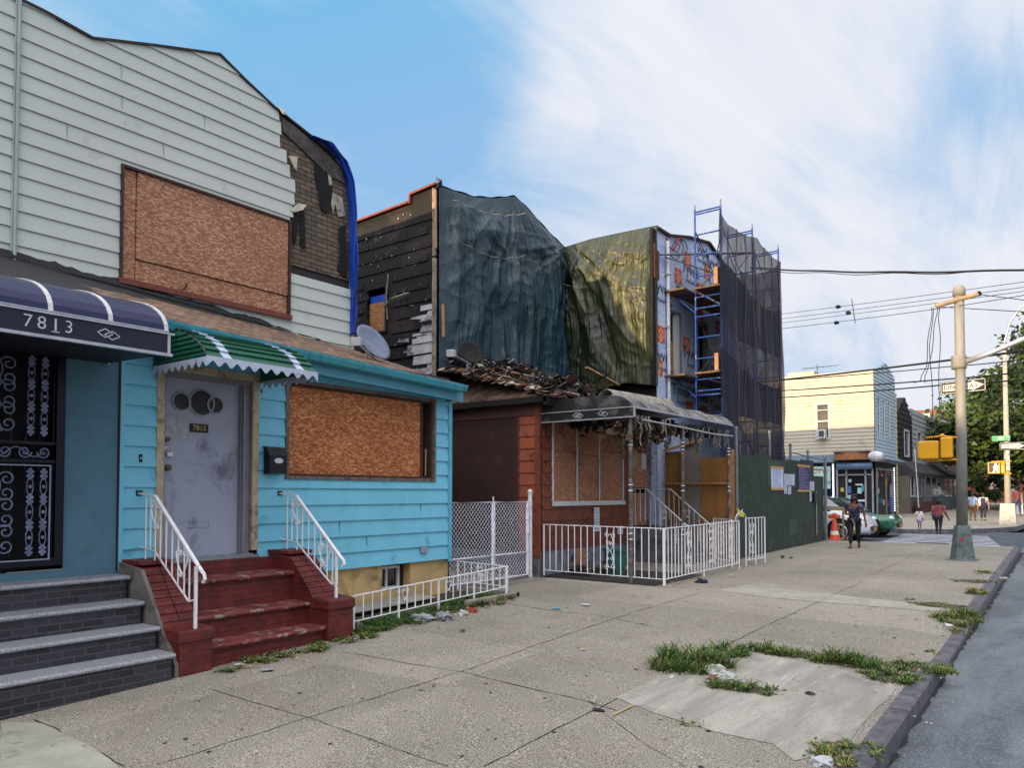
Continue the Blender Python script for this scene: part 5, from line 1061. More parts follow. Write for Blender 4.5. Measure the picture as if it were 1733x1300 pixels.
# porch fence
iron_fence('white iron fence beside the driveway gate, running from the brown house out to the sidewalk',(-8.27,11.8,.15),(-5.80,11.8,.14),.98,.12,.135,(),scrolls=((1.42,.07),),ext=.1,topr=.024)
iron_fence('long white iron fence along the sidewalk in front of the burnt porch',(-5.79,11.82,.15),(-5.76,15.15,.19),.97,.11,.135,(12,),scrolls=((.98,.07),(1.95,.07),(2.95,.07)),ext=.1,topr=.024)
iron_fence('short white iron fence panel beside the green hoarding',(-5.84,15.75,.19),(-5.70,16.5,.2),1.0,.12,.12,(3,),scrolls=((.25,.06),),ext=.1,topr=.024)
gq=iron_fence('white iron porch gate swung open with an arched scroll top',(-5.95,15.25,.19),(-6.55,15.75,.2),.98,.12,.12,(),scrolls=((.4,.06),),ext=.1,topr=.024,cat='gate',name='iron_gate')
m=MB(); P=lambda s,z:Vector((-5.83-.0*s,15.15+s,z))
for sg in (1,-1):
    m.tube([P(.3+sg*.3*math.cos(a),1.17+.16*math.sin(a)) for a in [math.pi*j/20 for j in range(11)]],.008,5); m.tube(spiral((15.45+sg*.09,1.30),.07,math.pi/2,1.2,sg,pl_=lambda u,z,o=0.:Vector((-5.83,u,z)),n=16),.008,5)
m.build('arched_top',WHITER,gq)
RIB=mat('yellow_ribbon','#b7b53a',.6); m=MB(); m.prism([(-5.86,15.28,1.42),(-5.8,15.5,1.28),(-5.8,15.52,1.22),(-5.84,15.36,1.24)],(.02,0,0)); tag(m.build('caution_ribbon',RIB),'scrap of yellow ribbon tied to the porch gate','ribbon')
m=MB(); m.box((-5.90,11.72,-.0),(-5.70,16.6,.155)); struct(m.build('porch_kerb',KERBC,bevel=.01))
PD=mat('dirty_porch_slab','#2f2d2b',.9,var=.3,sc=2,dirt='#262422',dk=.5,dsc=4,bump=.4,bsc=40); m=MB(); m.box((XF-.02,11.74,.0),(-5.9,16.6,.165)); struct(m.build('porch_slab',PD))
TEAL=mat('teal_plastic','#1d5b58',.5,var=.15,dirt='#1c3030',dk=.4); m=MB(); m.lathe((-7.45,13.05,.17),[(.19,0),(.22,.42),(.25,.42),(.25,.47),(.22,.47),(.21,.44),(.17,.05)],14); tag(m.build('plastic_bin',TEAL),'teal plastic bin standing on the burnt porch behind the white fence','bin')
m=MB()
for i in range(14): m.blob((-7.7+r3.uniform(-.35,.5),12.6+r3.uniform(-.4,.9),.25+r3.uniform(0,.12)),r3.uniform(.05,.16),i+20,.6,7,5,(1,1.2,.7))
tag(m.build('porch_rubble',mat('porch_rubble','#4a4338',.95,var=.4,sc=8,bump=1,bsc=25)),'low heap of rubble and bags on the burnt porch','rubble',kind='stuff')

m=MB()
for k in range(2):
    pts=[Vector((XT+.36,Y17+.1+(4.8)*i/30,T1(Y17+.1+4.8*i/30)-(1.15 if k else .35)-.35*math.sin(math.pi*i/30)*(1 if k else .4)+.02*math.sin(i*2.1))) for i in range(31)]
    m=MB(); m.tube(pts,.009,4); m.build('tie_rope',mat_once('pale_rope','#8d8b80'),t1)
# ---------------------------------------------------------------- 7819, the wrapped house
h19=T('row_house','two-storey row house sheathed in pale blue printed house wrap behind scaffolding','house',(XF,19.3,.22))
t=NT('house_wrap'); n1=t.noise(1.5,5); o=t.mix(t.mapr(n1,.3,.7),hx('#9cb2dc'),hx('#c4d1ea')); o=t.mix(t.mapr(t.noise(9,5,dist=.5),.6,.72,0,.35),o,hx('#6f81a5')); t.bump(t.noise(4,6,t.mapping(t.co,(1,1,2.5)),dist=1.0),.8,.04); WRAP=t.fin(o,.42)
W19=((17.29,17.88,4.62,6.25),(18.99,19.57,4.75,6.28)); T3=TopF([(Y19,8.14),(17.2,8.12),(18.4,8.4),(19.71,8.60),(20.4,8.38),(20.76,8.2),(21.4,8.1),(22.1,8.0)])
m=MB(); wall(m,plX(XF),Y19,22.1,.2,8.0,holes=W19,top=T3); hw=m.build('house_wrap',WRAP,h19)
m=MB(); m.quad((XF,22.1,.2),(-22,22.1,.2),(-22,22.1,7.8),(XF,22.1,7.98)); m.quad((XF-.02,Y19,.2),(-22,Y19+.0,.2),(-22,Y19,7.9),(XF-.02,Y19,8.1)); m.quad((-22,Y19,.2),(-22,22.1,.2),(-22,22.1,7.8),(-22,Y19,7.9)); m.quad((XF,Y19,8.08),(XF,22.1,7.96),(-22,22.1,7.8),(-22,Y19,7.9)); m.build('house_body',CHAR,h19)
m=MB(); 
for a,b in zip(T3.ks,T3.ks[1:]): m.beam((XF-.02,a,T3(a)+.02),(XF-.02,b,T3(b)+.02),.2,.05)
m.build('roof_edge',mat('brown_roof_edge','#3d2f2c',.8,var=.3),h19)
m=MB(); m.box((XF-.05,Y19-.22,4.3),(XF+.02,Y19-.02,8.1)); m.build('charred_corner',CHAR,h19); m=MB(); m.box((XF-.02,Y19-.16,6.9),(XF+.04,Y19+.1,7.6)); m.build('rusty_scrap',mat('rusty_scrap','#5e3327',.8,var=.4,sc=6),h19)
for k,(a,b,c_,d) in enumerate(W19):
    m=MB(); frame(m,plX(XF),a-.03,b+.05,c_-.04,d+.06,.06,-.12,.03); wo=m.build('window',mat('grey_window_frame','#6e7078',.6,var=.15,sc=8),h19); m=MB(); pbox(m,plX(XF),a,b,c_,d,-.16,-.13); m.build('dark_opening',DARK,wo)
    if k==0: m=MB(); pbox(m,plX(XF),a+.01,a+.36,c_,5.55,-.10,-.07); m.build('plywood_board',mat('plain_plywood','#a17748',.75,var=.12,sc=3),wo); m=MB(); pbox(m,plX(XF),b-.2,b-.02,c_,d,-.1,.0); m.build('jamb',WHITEP,wo)
INK=mat('wrap_ink','#39404f',.6); ORG=mat('wrap_orange','#c9562c',.6,var=.1); OINK=mat('orange_white_ink','#e7d9d3',.7)
for (px,py,sz) in ((1152,662,.42),(1184,672,.42),(1213,688,.40),(1169,600,.42),(1121,604,.42),(1206,604,.40),(1119,488,.42),(1206,650,.4),(1168,458,.42),(1206,446,.40),(1186,424,.4),(1204,518,.38),(1158,500,.42)):
    c=PX(px,py,XF); 
    if any(a-.1<c.y<b+.1 and q-.1<c.z<d+.1 for a,b,q,d in W19): continue
    text('Tyvek',sz,INK,(XF+.012,c.y,c.z),'x','wrap_lettering',h19,ext=.001,sx=1.05); text('HomeWrap',sz*.42,INK,(XF+.012,c.y+.15,c.z-sz*.72),'x','wrap_lettering',h19,ext=.001)
for (px,py) in ((1147,468),(1163,440),(1196,460),(1141,520),(1118,566),(1161,584),(1153,636),(1120,692),(1166,693),(1114,622),(1198,598),(1184,492),(1216,556),(1190,700),(1216,470),(1184,528)):
    c=PX(px,py,XF); s=.20
    if any(a-.2<c.y<b+.2 and q-.2<c.z<d+.2 for a,b,q,d in W19): continue
    m=MB(); m.quad(*[plX(XF)(c.y+a*s,c.z+b*s,.008) for a,b in ((-1,-1),(1,-1),(1,1),(-1,1))]); oq=m.build('orange_square',ORG,h19)
    for k,w_ in enumerate(('THE','HOME','DEPOT')): text(w_,.105,OINK,(XF+.011,c.y+.055*(k-1)*1.1,c.z-.075*(k-1)*1.1+.0),'x','square_lettering',oq,ext=.0005,rot=math.pi/4)
m=MB(); m.tube([(XF+.07,17.08,7.95),(XF+.07,17.10,3.9),(XF+.07,17.10,2.9)],.042,10); 
m.build('white_standpipe',WHITEP,h19,smooth=True); m=MB()
for z in (4.5,5.8,7.1): m.box((XF,17.03,z),(XF+.12,17.15,z+.03))
m.build('pipe_brackets',ALU,h19)
for k,(px,col) in enumerate((([(1127,402),(1131,416),(1139,424),(1147,410)],0),([(1142,407),(1150,403),(1156,408)],0),([(1136,420),(1146,428),(1150,416),(1142,410),(1136,420)],1),([(1150,405),(1157,418),(1153,430),(1145,434)],1),([(1158,407),(1163,420),(1160,432)],1),([(1125,436),(1134,432),(1143,440),(1150,434)],1))):
    m=MB(); m.tube([PX(*p,XF+.06+.02*(i%2)) for i,p in enumerate(px)],.018 if col==0 else .012,5); m.build('loose_wire',mat_once('red_tape','#b1272c') if col==0 else BLACKM,h19)
# ground floor front under the canopy line: tan plywood screen
TANP=mat('tan_plywood','#8d6537',.75,var=.15,sc=2,dirt='#5f4222',dk=.4,dsc=3,streak=.25); 
sc_=T('plywood_screen','tan plywood screen closing off the wrapped house beside the burnt porch','screen',(-7.4,16.9,.2))
u=-8.25; k=0
for a,b,zt in ((-8.25,-7.75,2.72),(-7.74,-7.35,2.95),(-7.34,-6.55,2.55)):
    m=MB(); m.box((a+.004,16.88,.2),(b,16.9,zt)); m.build('panel',TANP if k!=1 else mat('grey_board','#7b7672',.8,var=.15,sc=3),sc_); k+=1
STUD=mat('raw_stud','#a77d50',.75,var=.15,sc=4)
for a,b in (((-8.25,16.85,1.95),(-6.55,16.85,1.95)),((-7.77,16.84,.2),(-7.77,16.84,2.8)),((-8.25,16.85,2.75),(-7.3,16.85,2.98)),((-6.58,16.84,.2),(-6.58,16.84,2.6))): m=MB(); m.beam(a,b,.05,.09,up=(0,1,0)); m.build('stud',STUD,sc_)
# ---------------------------------------------------------------- green hoarding
GRN=mat('green_plywood','#182d23',.6,var=.12,sc=1.5,dirt='#2b4238',dk=.3,dsc=3,streak=.35,bump=.15,bsc=20); GRN2=mat('patched_green','#2d4334',.6,var=.15,sc=2)
ho=T('hoarding','tall dark green plywood hoarding along the sidewalk with notices on it','hoarding',(-6.48,20.4,.2))
y=16.92; k=0
while y<23.9:
    y2=min(y+1.21,23.95); zt=2.62+.05*math.sin(k*2.1)+(.0 if y<22.6 else -.35)
    m=MB(); m.box((-6.50,y+.004,.26),(-6.478+.002*(k%2),y2,zt)); m.build('panel',GRN,ho,bevel=.003); 
    for zz in (.6,1.5,2.4): m=MB(); m.box((-6.59,y,zz),(-6.50,y2,zz+.04)); m.build('rail',STUD,ho)
    y=y2; k+=1
m=MB(); m.box((-6.55,16.80,.2),(-6.49,16.9,2.72)); m.build('corner_stud',STUD,ho)
for a,b,c_,d in ((19.0,20.1,1.9,2.55),(20.6,21.3,.6,1.0)): m=MB(); m.box((-6.474,a,c_),(-6.470,b,d)); m.build('paint_patch',GRN2,ho)
POST=mat('galvanised_pipe','#7a808a',.4,.6,var=.15,sc=6)
for k,(y,zt,lab) in enumerate(((16.82,3.2,'galvanised pipe at the near end of the green hoarding'),(19.6,3.3,'galvanised pipe showing above the hoarding beside the netting'),(21.3,3.05,'galvanised pipe rising behind the dark poster'),(22.9,2.95,'galvanised pipe rising above the lower end of the hoarding'),(24.02,2.82,'thick galvanised pipe at the street-corner end of the green hoarding'))):
    m=MB(); x=-6.62 if k not in (4,0) else -6.44; m.tube([(x,y,.2),(x,y,zt)],.045 if k==4 else .035,10); m.lathe((x,y,zt-.01),[(.05,0),(.05,.03),(.02,.05)],10); tag(m.build('fence_post',POST),lab,'post','pipes of the site fence')
m=MB(); m.tube([(-6.62,21.3,2.85),(-6.45,24.0,2.72)],.02,8); tag(m.build('top_pipe',POST),'thin horizontal pipe joining the site fence posts above the hoarding','pipe')
ph_=plX(-6.474)
def post_sheet(px,**k):
    a=PX(px[0],px[1],-6.47); b=PX(px[2],px[3],-6.47); return ((a.y+b.y)/2,(a.z+b.z)/2,abs(b.y-a.y),abs(b.z-a.z))
TAPE=mat('masking_tape','#b08a55',.7)
def board_poster(label,px,m_,col,lines,name='poster',tape=True):
    u,z,w_,h_=post_sheet(px); p=paper(label,ph_,u,z,w_,h_,.008,m_=m_,lines=lines,col=col,cat='poster' if name=='poster' else 'notice',name=name)
    if tape:
        for s in (1,-1): n=MB(); n.prism([ph_(u-w_*.55,z+s*h_*.5-.03,.014),ph_(u+w_*.55,z+s*h_*.5-.03,.014),ph_(u+w_*.55,z+s*h_*.5+.03,.014),ph_(u-w_*.55,z+s*h_*.5+.03,.014)],(.003,0,0)); n.build('tape',TAPE,p)
    return p
board_poster('large pale sheet in a plastic cover taped on the green hoarding, nearest to the porch',(1304,791,1325,828),mat('pale_blue_paper','#b7c5e2',.35,var=.05),'#6d7fa8',11)
board_poster('dark purple poster with pale lines taped on the green hoarding',(1349,788,1370,831),mat('purple_poster','#2a2658',.5,var=.1),'#8d8cbd',13)
for px,lab in (((1326,802,1344,822),'wide white notice pinned between the large pale sheet and the purple poster'),((1326,818,1331,836),'narrow white slip hanging under the left half of the wide notice'),((1332,823,1338,837),'small white slip hanging under the right half of the wide notice'),((1369,815,1377,831),'white notice pinned right of the purple poster'),((1369,832,1373,849),'pale slip hanging under the notice right of the purple poster')):
    board_poster(lab,px,mat_once('paper_b','#aeb6cc'),'#5b6070',5,name='paper_notice',tape=False)
u,z,w_,h_=post_sheet((1374,834,1383,850)); m=MB(); m.box((-6.47,u-w_/2,z-h_/2),(-6.40,u+w_/2,z+h_/2)); tag(m.build('lock_box',BLACKM,bevel=.01),'black box hanging at the end of the green hoarding','box')
m=MB(); 
for i in range(17): z=1.72-.075*i; m.tube([(-6.455,23.12+.035*math.cos(a)*(1 if i%2 else .4),z+.05*math.sin(a)) for a in [2*math.pi*j/8 for j in range(9)]],.009,4)
tag(m.build('chain',mat('steel_chain','#9aa0a8',.35,.7)),'light steel chain hanging down the far end of the green hoarding','chain')
# ---------------------------------------------------------------- scaffold and netting
SBLU=mat('blue_scaffold_paint','#1b4291',.4,.2,var=.15,sc=6,dirt='#8c8f9c',dk=.28,dsc=8); STL=mat('steel_brace','#5c6068',.45,.5,var=.2,sc=6)
PLK=mat('scaffold_plank','#5f4c3d',.85,var=.25,sc=4,dirt='#2b2420',dk=.4)
sf=T('scaffold','tall blue tube scaffold standing in front of the wrapped house','scaffold',(-7.4,19.5,.22))
XI,XO=-7.74,-7.07; ZL=[.25,2.35,4.3,6.35,8.45]
for yi,y in enumerate((17.6,19.75,21.85)):
    for li in range(4):
        z0,z1=ZL[li],ZL[li+1]+(.0 if li<3 else .32)
        m=MB(); 
        for x in (XI,XO): m.tube([(x,y,z0),(x,y,z1)],.024,8)
        k=0; zz=z0+.22
        while zz<z1-.05: m.tube([(XI,y,zz),(XO,y,zz)],.019,7); zz+=.52; k+=1
        m.tube([(XI,y,z1-.06),(XO,y,z1-.06)],.02,7); m.build('end_frame',SBLU if not(li==3 and yi==9) else STL,sf)
        for x in (XI,XO): m=MB(); m.tube([(x,y,z1-.03),(x,y,z1+.12)],.017,7); m.build('joint_pin',STL,sf)
for a,b in ((17.6,19.75),(19.75,21.85)):
    for li in range(4):
        for x in (XI,XO):
            for s in (0,1): m=MB(); za,zb_=(ZL[li]+.3,ZL[li+1]-.25) if s else (ZL[li+1]-.25,ZL[li]+.3); m.tube([(x+.03,a,za),(x+.03,b,zb_)],.011,5); m.build('cross_brace',STL,sf)
m=MB(); m.tube([(XF+.05,16.7,7.52),(XO+.1,19.6,8.05)],.024,8); m.build('tie_tube',STL,sf); m=MB(); m.tube([(XF+.1,16.9,7.5),(XO,18.5,7.1)],.02,8); m.build('tie_tube',STL,sf); m=MB(); m.tube([(XO,17.6,7.25),(XI,17.6,6.75)],.018,6); m.build('tie_tube',STL,sf)
m=MB(); m.tube([(XI,17.6,8.3),(XI+.05,18.8,6.6)],.014,6); m.tube([(XO,17.6,8.0),(XI+.05,18.8,7.9)],.014,6); m.build('tie_tube',STL,sf)
for z,xs in ((6.68,0),(4.58,0)):
    m=MB(); m.box((XF+.02,17.55,z),(XI-.02,21.9,z+.045)); m.build('plank',PLK,sf); 
    for k in range(3): m=MB(); x0=XI+.02+k*.225; m.box((x0,17.45,z+.06),(x0+.215,21.95,z+.105)); m.build('plank',PLK,sf,bevel=.004)
    m=MB(); m.box((XF+.0,17.0,z-.01),(XI-.03,17.56,z+.035)); m.build('plank',PLK,sf)
    m=MB(); m.tube([(XI,17.6,z-.5),(XF+.05,17.55,z-.02)],.016,6); m.tube([(XI,17.6,z-.02),(XF+.02,17.56,z-.02)],.016,6); m.build('outrigger',SBLU,sf)
    m=MB(); m.box((XO-.12,17.42,z+.1),(XO-.02,17.62,z+.52)); tag(m.build('buckets_board',mat_once('pale_wood_b','#8d6d55'),bevel=.005),'short upright board standing at the end of the %s scaffold deck'%('upper' if z>5 else 'lower'),'board')
t=NT('debris_net'); n1=t.noise(1.6,5); tr=t.n.new('ShaderNodeBsdfTransparent'); mxs=t.n.new('ShaderNodeMixShader'); t.set(t.b.inputs['Base Color'],t.mix(t.mapr(n1,.3,.7),hx('#070c20'),hx('#101c3c'))); t.b.inputs['Roughness'].default_value=.8
t.set(mxs.inputs[0],t.mapr(t.noise(2.4,6,t.mapping(t.co,(1,1,.35)),dist=.6),.28,.72,.66,.92)); t.l.new(tr.outputs[0],mxs.inputs[1]); t.l.new(t.b.outputs[0],mxs.inputs[2]); t.l.new(mxs.outputs[0],t.n['Material Output'].inputs[0]); NET=t.m
XN=-6.96
NTp=[(PX(*p,XN).y,PX(*p,XN).z) for p in ((1217,350),(1223,366),(1234,381),(1248,391),(1264,399),(1280,403),(1290,417),(1302,430),(1312,437),(1321,443))]; TN=TopF([(y+i*1e-4,z) for i,(y,z) in enumerate(NTp)])
ya_,yb_2=NTp[0][0],NTp[-1][0]
nt=T('debris_netting','dark blue see-through debris netting hung over the outside of the scaffold','netting',(XN,19.7,.3))
def netf(a,b):
    y=ya_+(yb_2-ya_)*a; zt=TN(y); z=2.2+(zt-2.2)*(1-b); return Vector((XN+.05*math.sin(y*5+.6*math.sin(z))*b+.07*noise.noise(Vector((y*1.3,z*.7,0)))+.03*math.sin(y*14+z)*b,y+.10*b*a,z))
m=MB(); m.grid(netf,90,70); m.build('side_net',NET,nt,smooth=True)
m=MB(); m.grid(lambda a,b: Vector((XN-.05-1.2*a,yb_2+.05+.10*b+.04*math.sin(a*14+b*4),2.2+(TN(yb_2)-2.2-.25*math.sin(math.pi*a))*(1-b))),24,40); m.build('end_net',NET,nt,smooth=True)
DN=NT('doubled_net'); DN.set(DN.b.inputs['Base Color'],(*hx('#0b0d1e'),1)); tr=DN.n.new('ShaderNodeBsdfTransparent'); mxs=DN.n.new('ShaderNodeMixShader'); mxs.inputs[0].default_value=.93; DN.l.new(tr.outputs[0],mxs.inputs[1]); DN.l.new(DN.b.outputs[0],mxs.inputs[2]); DN.l.new(mxs.outputs[0],DN.n['Material Output'].inputs[0]); DN=DN.m
for z0,z1 in ((6.95,5.55),(4.75,3.65)):
    m=MB(); m.grid(lambda a,b:(lambda y:Vector((XN-.05+.03*math.sin(y*7),y,z0+.35*math.exp(-((y-ya_)/.8)**2)-(z0-z1)*b-.2*math.sin(y*1.3)*(1-b))))(ya_+.02+(yb_2-ya_)*a),50,8); m.build('doubled_band',DN,nt,smooth=True)
TIE=mat('brown_tie','#54413c',.8)
for k,y in enumerate((18.25,18.85,19.4,20.3,20.9,21.5)):
    m=MB(); m.tube([netf((y-ya_)/(yb_2-ya_),j/14)+Vector((.02,.03*math.sin(j*1.7+k),0)) for j in range(15)],.014,4); m.build('tie_cord',TIE,nt)
# things at the far end of the hoarding
cone=T('traffic_cone','orange and white traffic cone with rags on top, at the end of the green hoarding','cone',(PG(1412,914).x,PG(1412,914).y,PG(1412,914).z)); C=Vector(cone.location)
ORC=mat('cone_orange','#d0512c',.5,var=.1); m=MB(); m.box((C.x-.19,C.y-.19,C.z),(C.x+.19,C.y+.19,C.z+.03)); m.lathe((C.x,C.y,C.z+.03),[(.15,0),(.035,.68),(.03,.69)],14); cb=m.build('cone_body',ORC,cone)
for z0,z1 in ((.16,.30),(.42,.54)): m=MB(); r=lambda z:.153-.118*(z-.03)/.65; m.lathe((C.x,C.y,C.z),[(r(z0),z0),(r(z1),z1)],14); m.build('white_band',mat('cone_white','#d9d4cc',.5),cone)
m=MB(); 
for i in range(3): m.blob((C.x+(i-1)*.09,C.y,C.z+.72+.03*(i%2)),.075,i,.8,8,6,(1,1,.8))
tag(m.build('rag',mat('orange_rag','#c9623a',.9,var=.3)),'crumpled orange rag on top of the traffic cone','rag')
p=PG(1432,914); m=MB(); m.beam((C.x+.35,C.y,C.z+.02),(C.x+.75,C.y+.1,C.z+.50),.03,.28,up=(0,1,0)); tag(m.build('leaning_board',BAT),'pale board leaning next to the traffic cone','board')
m=MB(); m.beam((-7.2,24.3,1.28),(-5.9,24.5,1.24),.05,.12); m.beam((-6.05,24.45,.3),(-6.05,24.45,1.25),.06,.05); m.beam((-7.1,24.35,.3),(-7.1,24.35,1.25),.06,.05); tag(m.build('barrier_rail',mat('weathered_rail','#8a7a62',.8,var=.2)),'weathered wooden rail behind the cone at the end of the hoarding','barrier')
# ---------------------------------------------------------------- side street, far sidewalk, crossing
def sheet(name,m_,fn,nu,nv,label=None): m=MB(); m.grid(fn,nu,nv); return struct(m.build(name,m_,loc=(0,0,0)),label)
sheet('side_street',ASPH,lambda u,v:(lambda x,y:Vector((x,y,.012*y-.146+.0)))(-60+59*u,24.1+9.6*v),20,6,'blue-grey asphalt side street with the crossing')
def fx(y): return interp(y,[(31.2,-5.2),(31.8,-4.3),(33,-3.2),(35,-2.4),(40,-2.1),(60,-2.3),(110,-3)])
SW2=mat('far_sidewalk_concrete','#8f8b80',.85,var=.15,sc=1,dirt='#6b665d',dk=.4,dsc=2,bump=.3,bsc=40)
sheet('far_sidewalk',SW2,lambda u,v:(lambda y:(lambda x:Vector((x,y,.012*min(y,60)+.01)))(-60+(fx(y)+60)*u))(31.2+79*v**1.5),20,60,'pale sidewalk on the far side of the side street')
m=MB(); pr=None
P_=[(-60,31.2),(-5.4,31.2)]+[(fx(y),y) for y in (31.2,31.5,31.8,32.2,33,34,35,37,40,50,60,80,110)]
for (x,y) in P_:
    z=.012*min(y,60); row=[Vector((x,y,z+.016)),Vector((x+(.02 if y>31.2 else 0),y-.02,z+.016)),Vector((x+(.03 if y>31.2 else 0),y-.04,z-.16))]
    if pr: m.quad(pr[0],row[0],row[1],pr[1]); m.quad(pr[1],row[1],row[2],pr[2])
    pr=row
struct(m.build('far_kerb',STEELK,loc=(0,0,0)))
m=MB(); xe=kx(24.2)-.0; m.box((-60,24.18,.0),(xe-.1,24.26,.012*24.2+.004)); struct(m.build('corner_kerb',KERBC))
PAINT=NT('worn_road_paint'); o=PAINT.mix(PAINT.mapr(PAINT.noise(9,7,rough=.7),.5,.62,0,.55),hx('#b7bcc6'),hx('#5a6272')); PAINT=PAINT.fin(o,.7)
m=MB()
for k in range(10):
    y=25.0+k*.62; x0,x1=-5.35-.02*k,-2.0-.10*k+.0
    if k==2: x1=-4.4
    m.quad((x0,y,.012*y-.138),(x1,y,.012*y-.138),(x1,y+.27,.012*(y+.27)-.138),(x0,y+.27,.012*(y+.27)-.138))
    if k==2: m.quad((-3.5,y,.012*y-.138),(-2.2,y,.012*y-.138),(-2.2,y+.27,.012*(y+.27)-.138),(-3.5,y+.27,.012*(y+.27)-.138))
struct(m.build('crosswalk_bars',PAINT,loc=(0,0,0)),'white bars of the crossing over the side street')
m=MB()
for k in range(9): x=-.75+k*1.0; m.quad((x,20.9,.012*20.9-.142),(x+.5,20.9,.012*20.9-.142),(x+.5,23.6,.012*23.6-.142),(x,23.6,.012*23.6-.142))
struct(m.build('main_crosswalk_bars',PAINT,loc=(0,0,0)),'white bars of the crossing over the main roadway')
# ---------------------------------------------------------------- corner store
YS=41.; XS=-8.62; GS=.50
CRM=mat('cream_vinyl_siding','#b1ab9c',.6,var=.04,sc=1,dirt='#9d9276',dk=.25,dsc=1.5); CRMSH=mat('blue_shaded_cream_siding','#a3b7c4',.6,var=.05,sc=1)  # street face of the cream store: blue shade put into its siding colour
cs_=T('corner_store','two-storey cream sided corner store with a lit shop window and an upstairs air conditioner','store',(-12,YS,GS))
wa=PY(1381,684,YS); wb=PY(1404,742,YS); WC=(wa.x,wb.x,wb.z,wa.z)
m=MB(); boards(m,plY(YS),-21,XS,3.68,7.93,.185,holes=(WC,),phase=3.7,lip=.03); m.build('side_siding',CRM,cs_)
TC=TopF([(YS,7.93),(41.8,8.05),(43.85,8.62),(46.05,8.05),(46.1,7.9)]); m=MB(); 
wx=[(PX(a,684,XS).y,PX(b,684,XS).y,4.55,6.6) for a,b in ((1483,1487.5),(1492,1496),(1501,1504.5))]
boards(m,plX(XS),YS,46.1,3.68,8.7,.185,top=TC,phase=3.7,lip=.03,step=.6,holes=wx); m.build('front_siding',CRMSH,cs_)
for a,b,c_,d in wx: m=MB(); pbox(m,plX(XS),a,b,c_,d,-.06,-.02); m.k=1; frame(m,plX(XS),a,b,c_,d,.05,-.02,.03); m.build('window',[mat_once('blue_blind','#6f8ea6'),WHITEP],cs_)
m=MB(); frame(m,plY(YS),WC[0]-.04,WC[1]+.04,WC[2]-.04,WC[3]+.04,.1,-.02,.06); zm=(WC[2]+WC[3])/2; pbox(m,plY(YS),WC[0],WC[1],zm-.04,zm+.03,-.03,.03); pbox(m,plY(YS),WC[0],WC[1],zm+.55,zm+.59,-.03,.03); wo=m.build('window',WHITEP,cs_)
m=MB(); pbox(m,plY(YS),WC[0],WC[1],WC[2],WC[3],-.1,-.07); m.build('pane',GLASS,wo); m=MB(); pbox(m,plY(YS),WC[0]+.05,WC[1]-.05,zm-.3,WC[3],-.065,-.05); m.build('curtain',mat('lace_curtain','#8f8a7c',.9,var=.3,sc=8),wo)
m=MB(); pbox(m,plY(YS),WC[0]+.14,WC[1]-.14,WC[2]+.0,WC[2]+.45,0,.35); ac=m.build('air_conditioner',WHITEP,cs_,bevel=.02); m=MB(); pbox(m,plY(YS),WC[0]+.2,WC[1]-.2,WC[2]+.07,WC[2]+.38,.35,.36); m.build('grille',mat('ac_grille','#3b4048',.6),ac)
m=MB(); m.quad((-21,YS+.02,7.9),(XS,YS+.02,7.9),(XS,46.1,7.9),(-21,46.1,7.9)); m.box((-21,YS+.03,GS),(XS-.03,46.1,7.85)); m.build('store_body',mat('tar_roof','#55534e',.9),cs_)
m=MB(); m.box((-13.3,42.5,7.9),(-11.9,44,8.35)); m.build('roof_hatch',CRM,cs_); m=MB(); m.tube([(-11.6,42,7.9),(-11.6,42,8.6)],.02,5); m.tube([(-12.4,42,8.45),(-10.5,42,8.45)],.015,5)
for k in range(5): m.tube([(-12.2+k*.3,41.8,8.45),(-12.2+k*.3,42.2,8.45)],.01,4)
m.build('roof_antenna',BLACKM,cs_)
# ground floor
SIGNB=mat('blue_grey_sign_band','#6d8091',.5,var=.1,sc=2,dirt='#4d5b68',dk=.3); DKF=mat('dark_shopfront','#15171c',.5,var=.3,sc=2)
m=MB(); pbox(m,plY(YS),-21,-10.5,3.3,3.68,-.1,.14); pbox(m,plY(YS),-8.75,XS+.15,3.3,3.68,-.1,.14); m.box((XS-.1,YS,3.3),(XS+.45,46.1,3.42)); m.prism([(XS,YS,3.68),(XS+.55,YS,3.4),(XS,YS,3.4)],(0,5.1,0)); m.build('sign_band',SIGNB,cs_)
m=MB(); pbox(m,plY(YS),-21,XS,GS,3.3,-.05,.0); pbox(m,plX(XS),YS,46.1,GS,3.3,-.05,.0); m.build('shopfront_wall',DKF,cs_)
WSG=mat('wood_sign','#8d5b3c',.6,var=.25,sc=5); m=MB(); m.prism([(-10.45,YS-.1,0),(-10.45,YS-.35,0),(-9.6,YS-.55,0),(-8.85,YS-.35,0),(-8.75,YS-.1,0)][::1],(0,0,.38)); 
for v in m.v: v.z+=3.4
m.build('wooden_sign',WSG,cs_); m=MB(); m.box((-10.45,YS-.5,3.36),(-8.75,YS-.05,3.40)); m.box((-10.45,YS-.5,3.78),(-8.75,YS-.05,3.81)); m.build('sign_trim',BLACKM,cs_)
m=MB(); m.tube([(-10.35,YS-.18,3.1),(-8.7,YS-.18,3.1)],.2,10); m.build('shutter_box',mat('blue_shutter_box','#5e7696',.4,.3,var=.1),cs_,smooth=True)
m=MB(); m.lathe((-8.5,YS-.3,3.55),[(.05,-.35),(.2,-.3),(.27,0),(.2,.3),(.05,.35)],12,'x'); m.build('round_lamp',mat('pale_globe','#b9bcc0',.3),cs_)
m=MB(); 
for x in (-10.4,-9.95,-9.05,-8.72): m.box((x-.04,YS-.06,GS),(x+.04,YS+.0,2.95))
m.box((-10.4,YS-.06,2.62),(-8.72,YS,2.68)); m.build('door_frame',ALU,cs_)
m=MB(); m.box((-9.9,YS-.03,GS),(-9.1,YS-.01,2.6)); m.build('shop_door',GLASS,cs_)
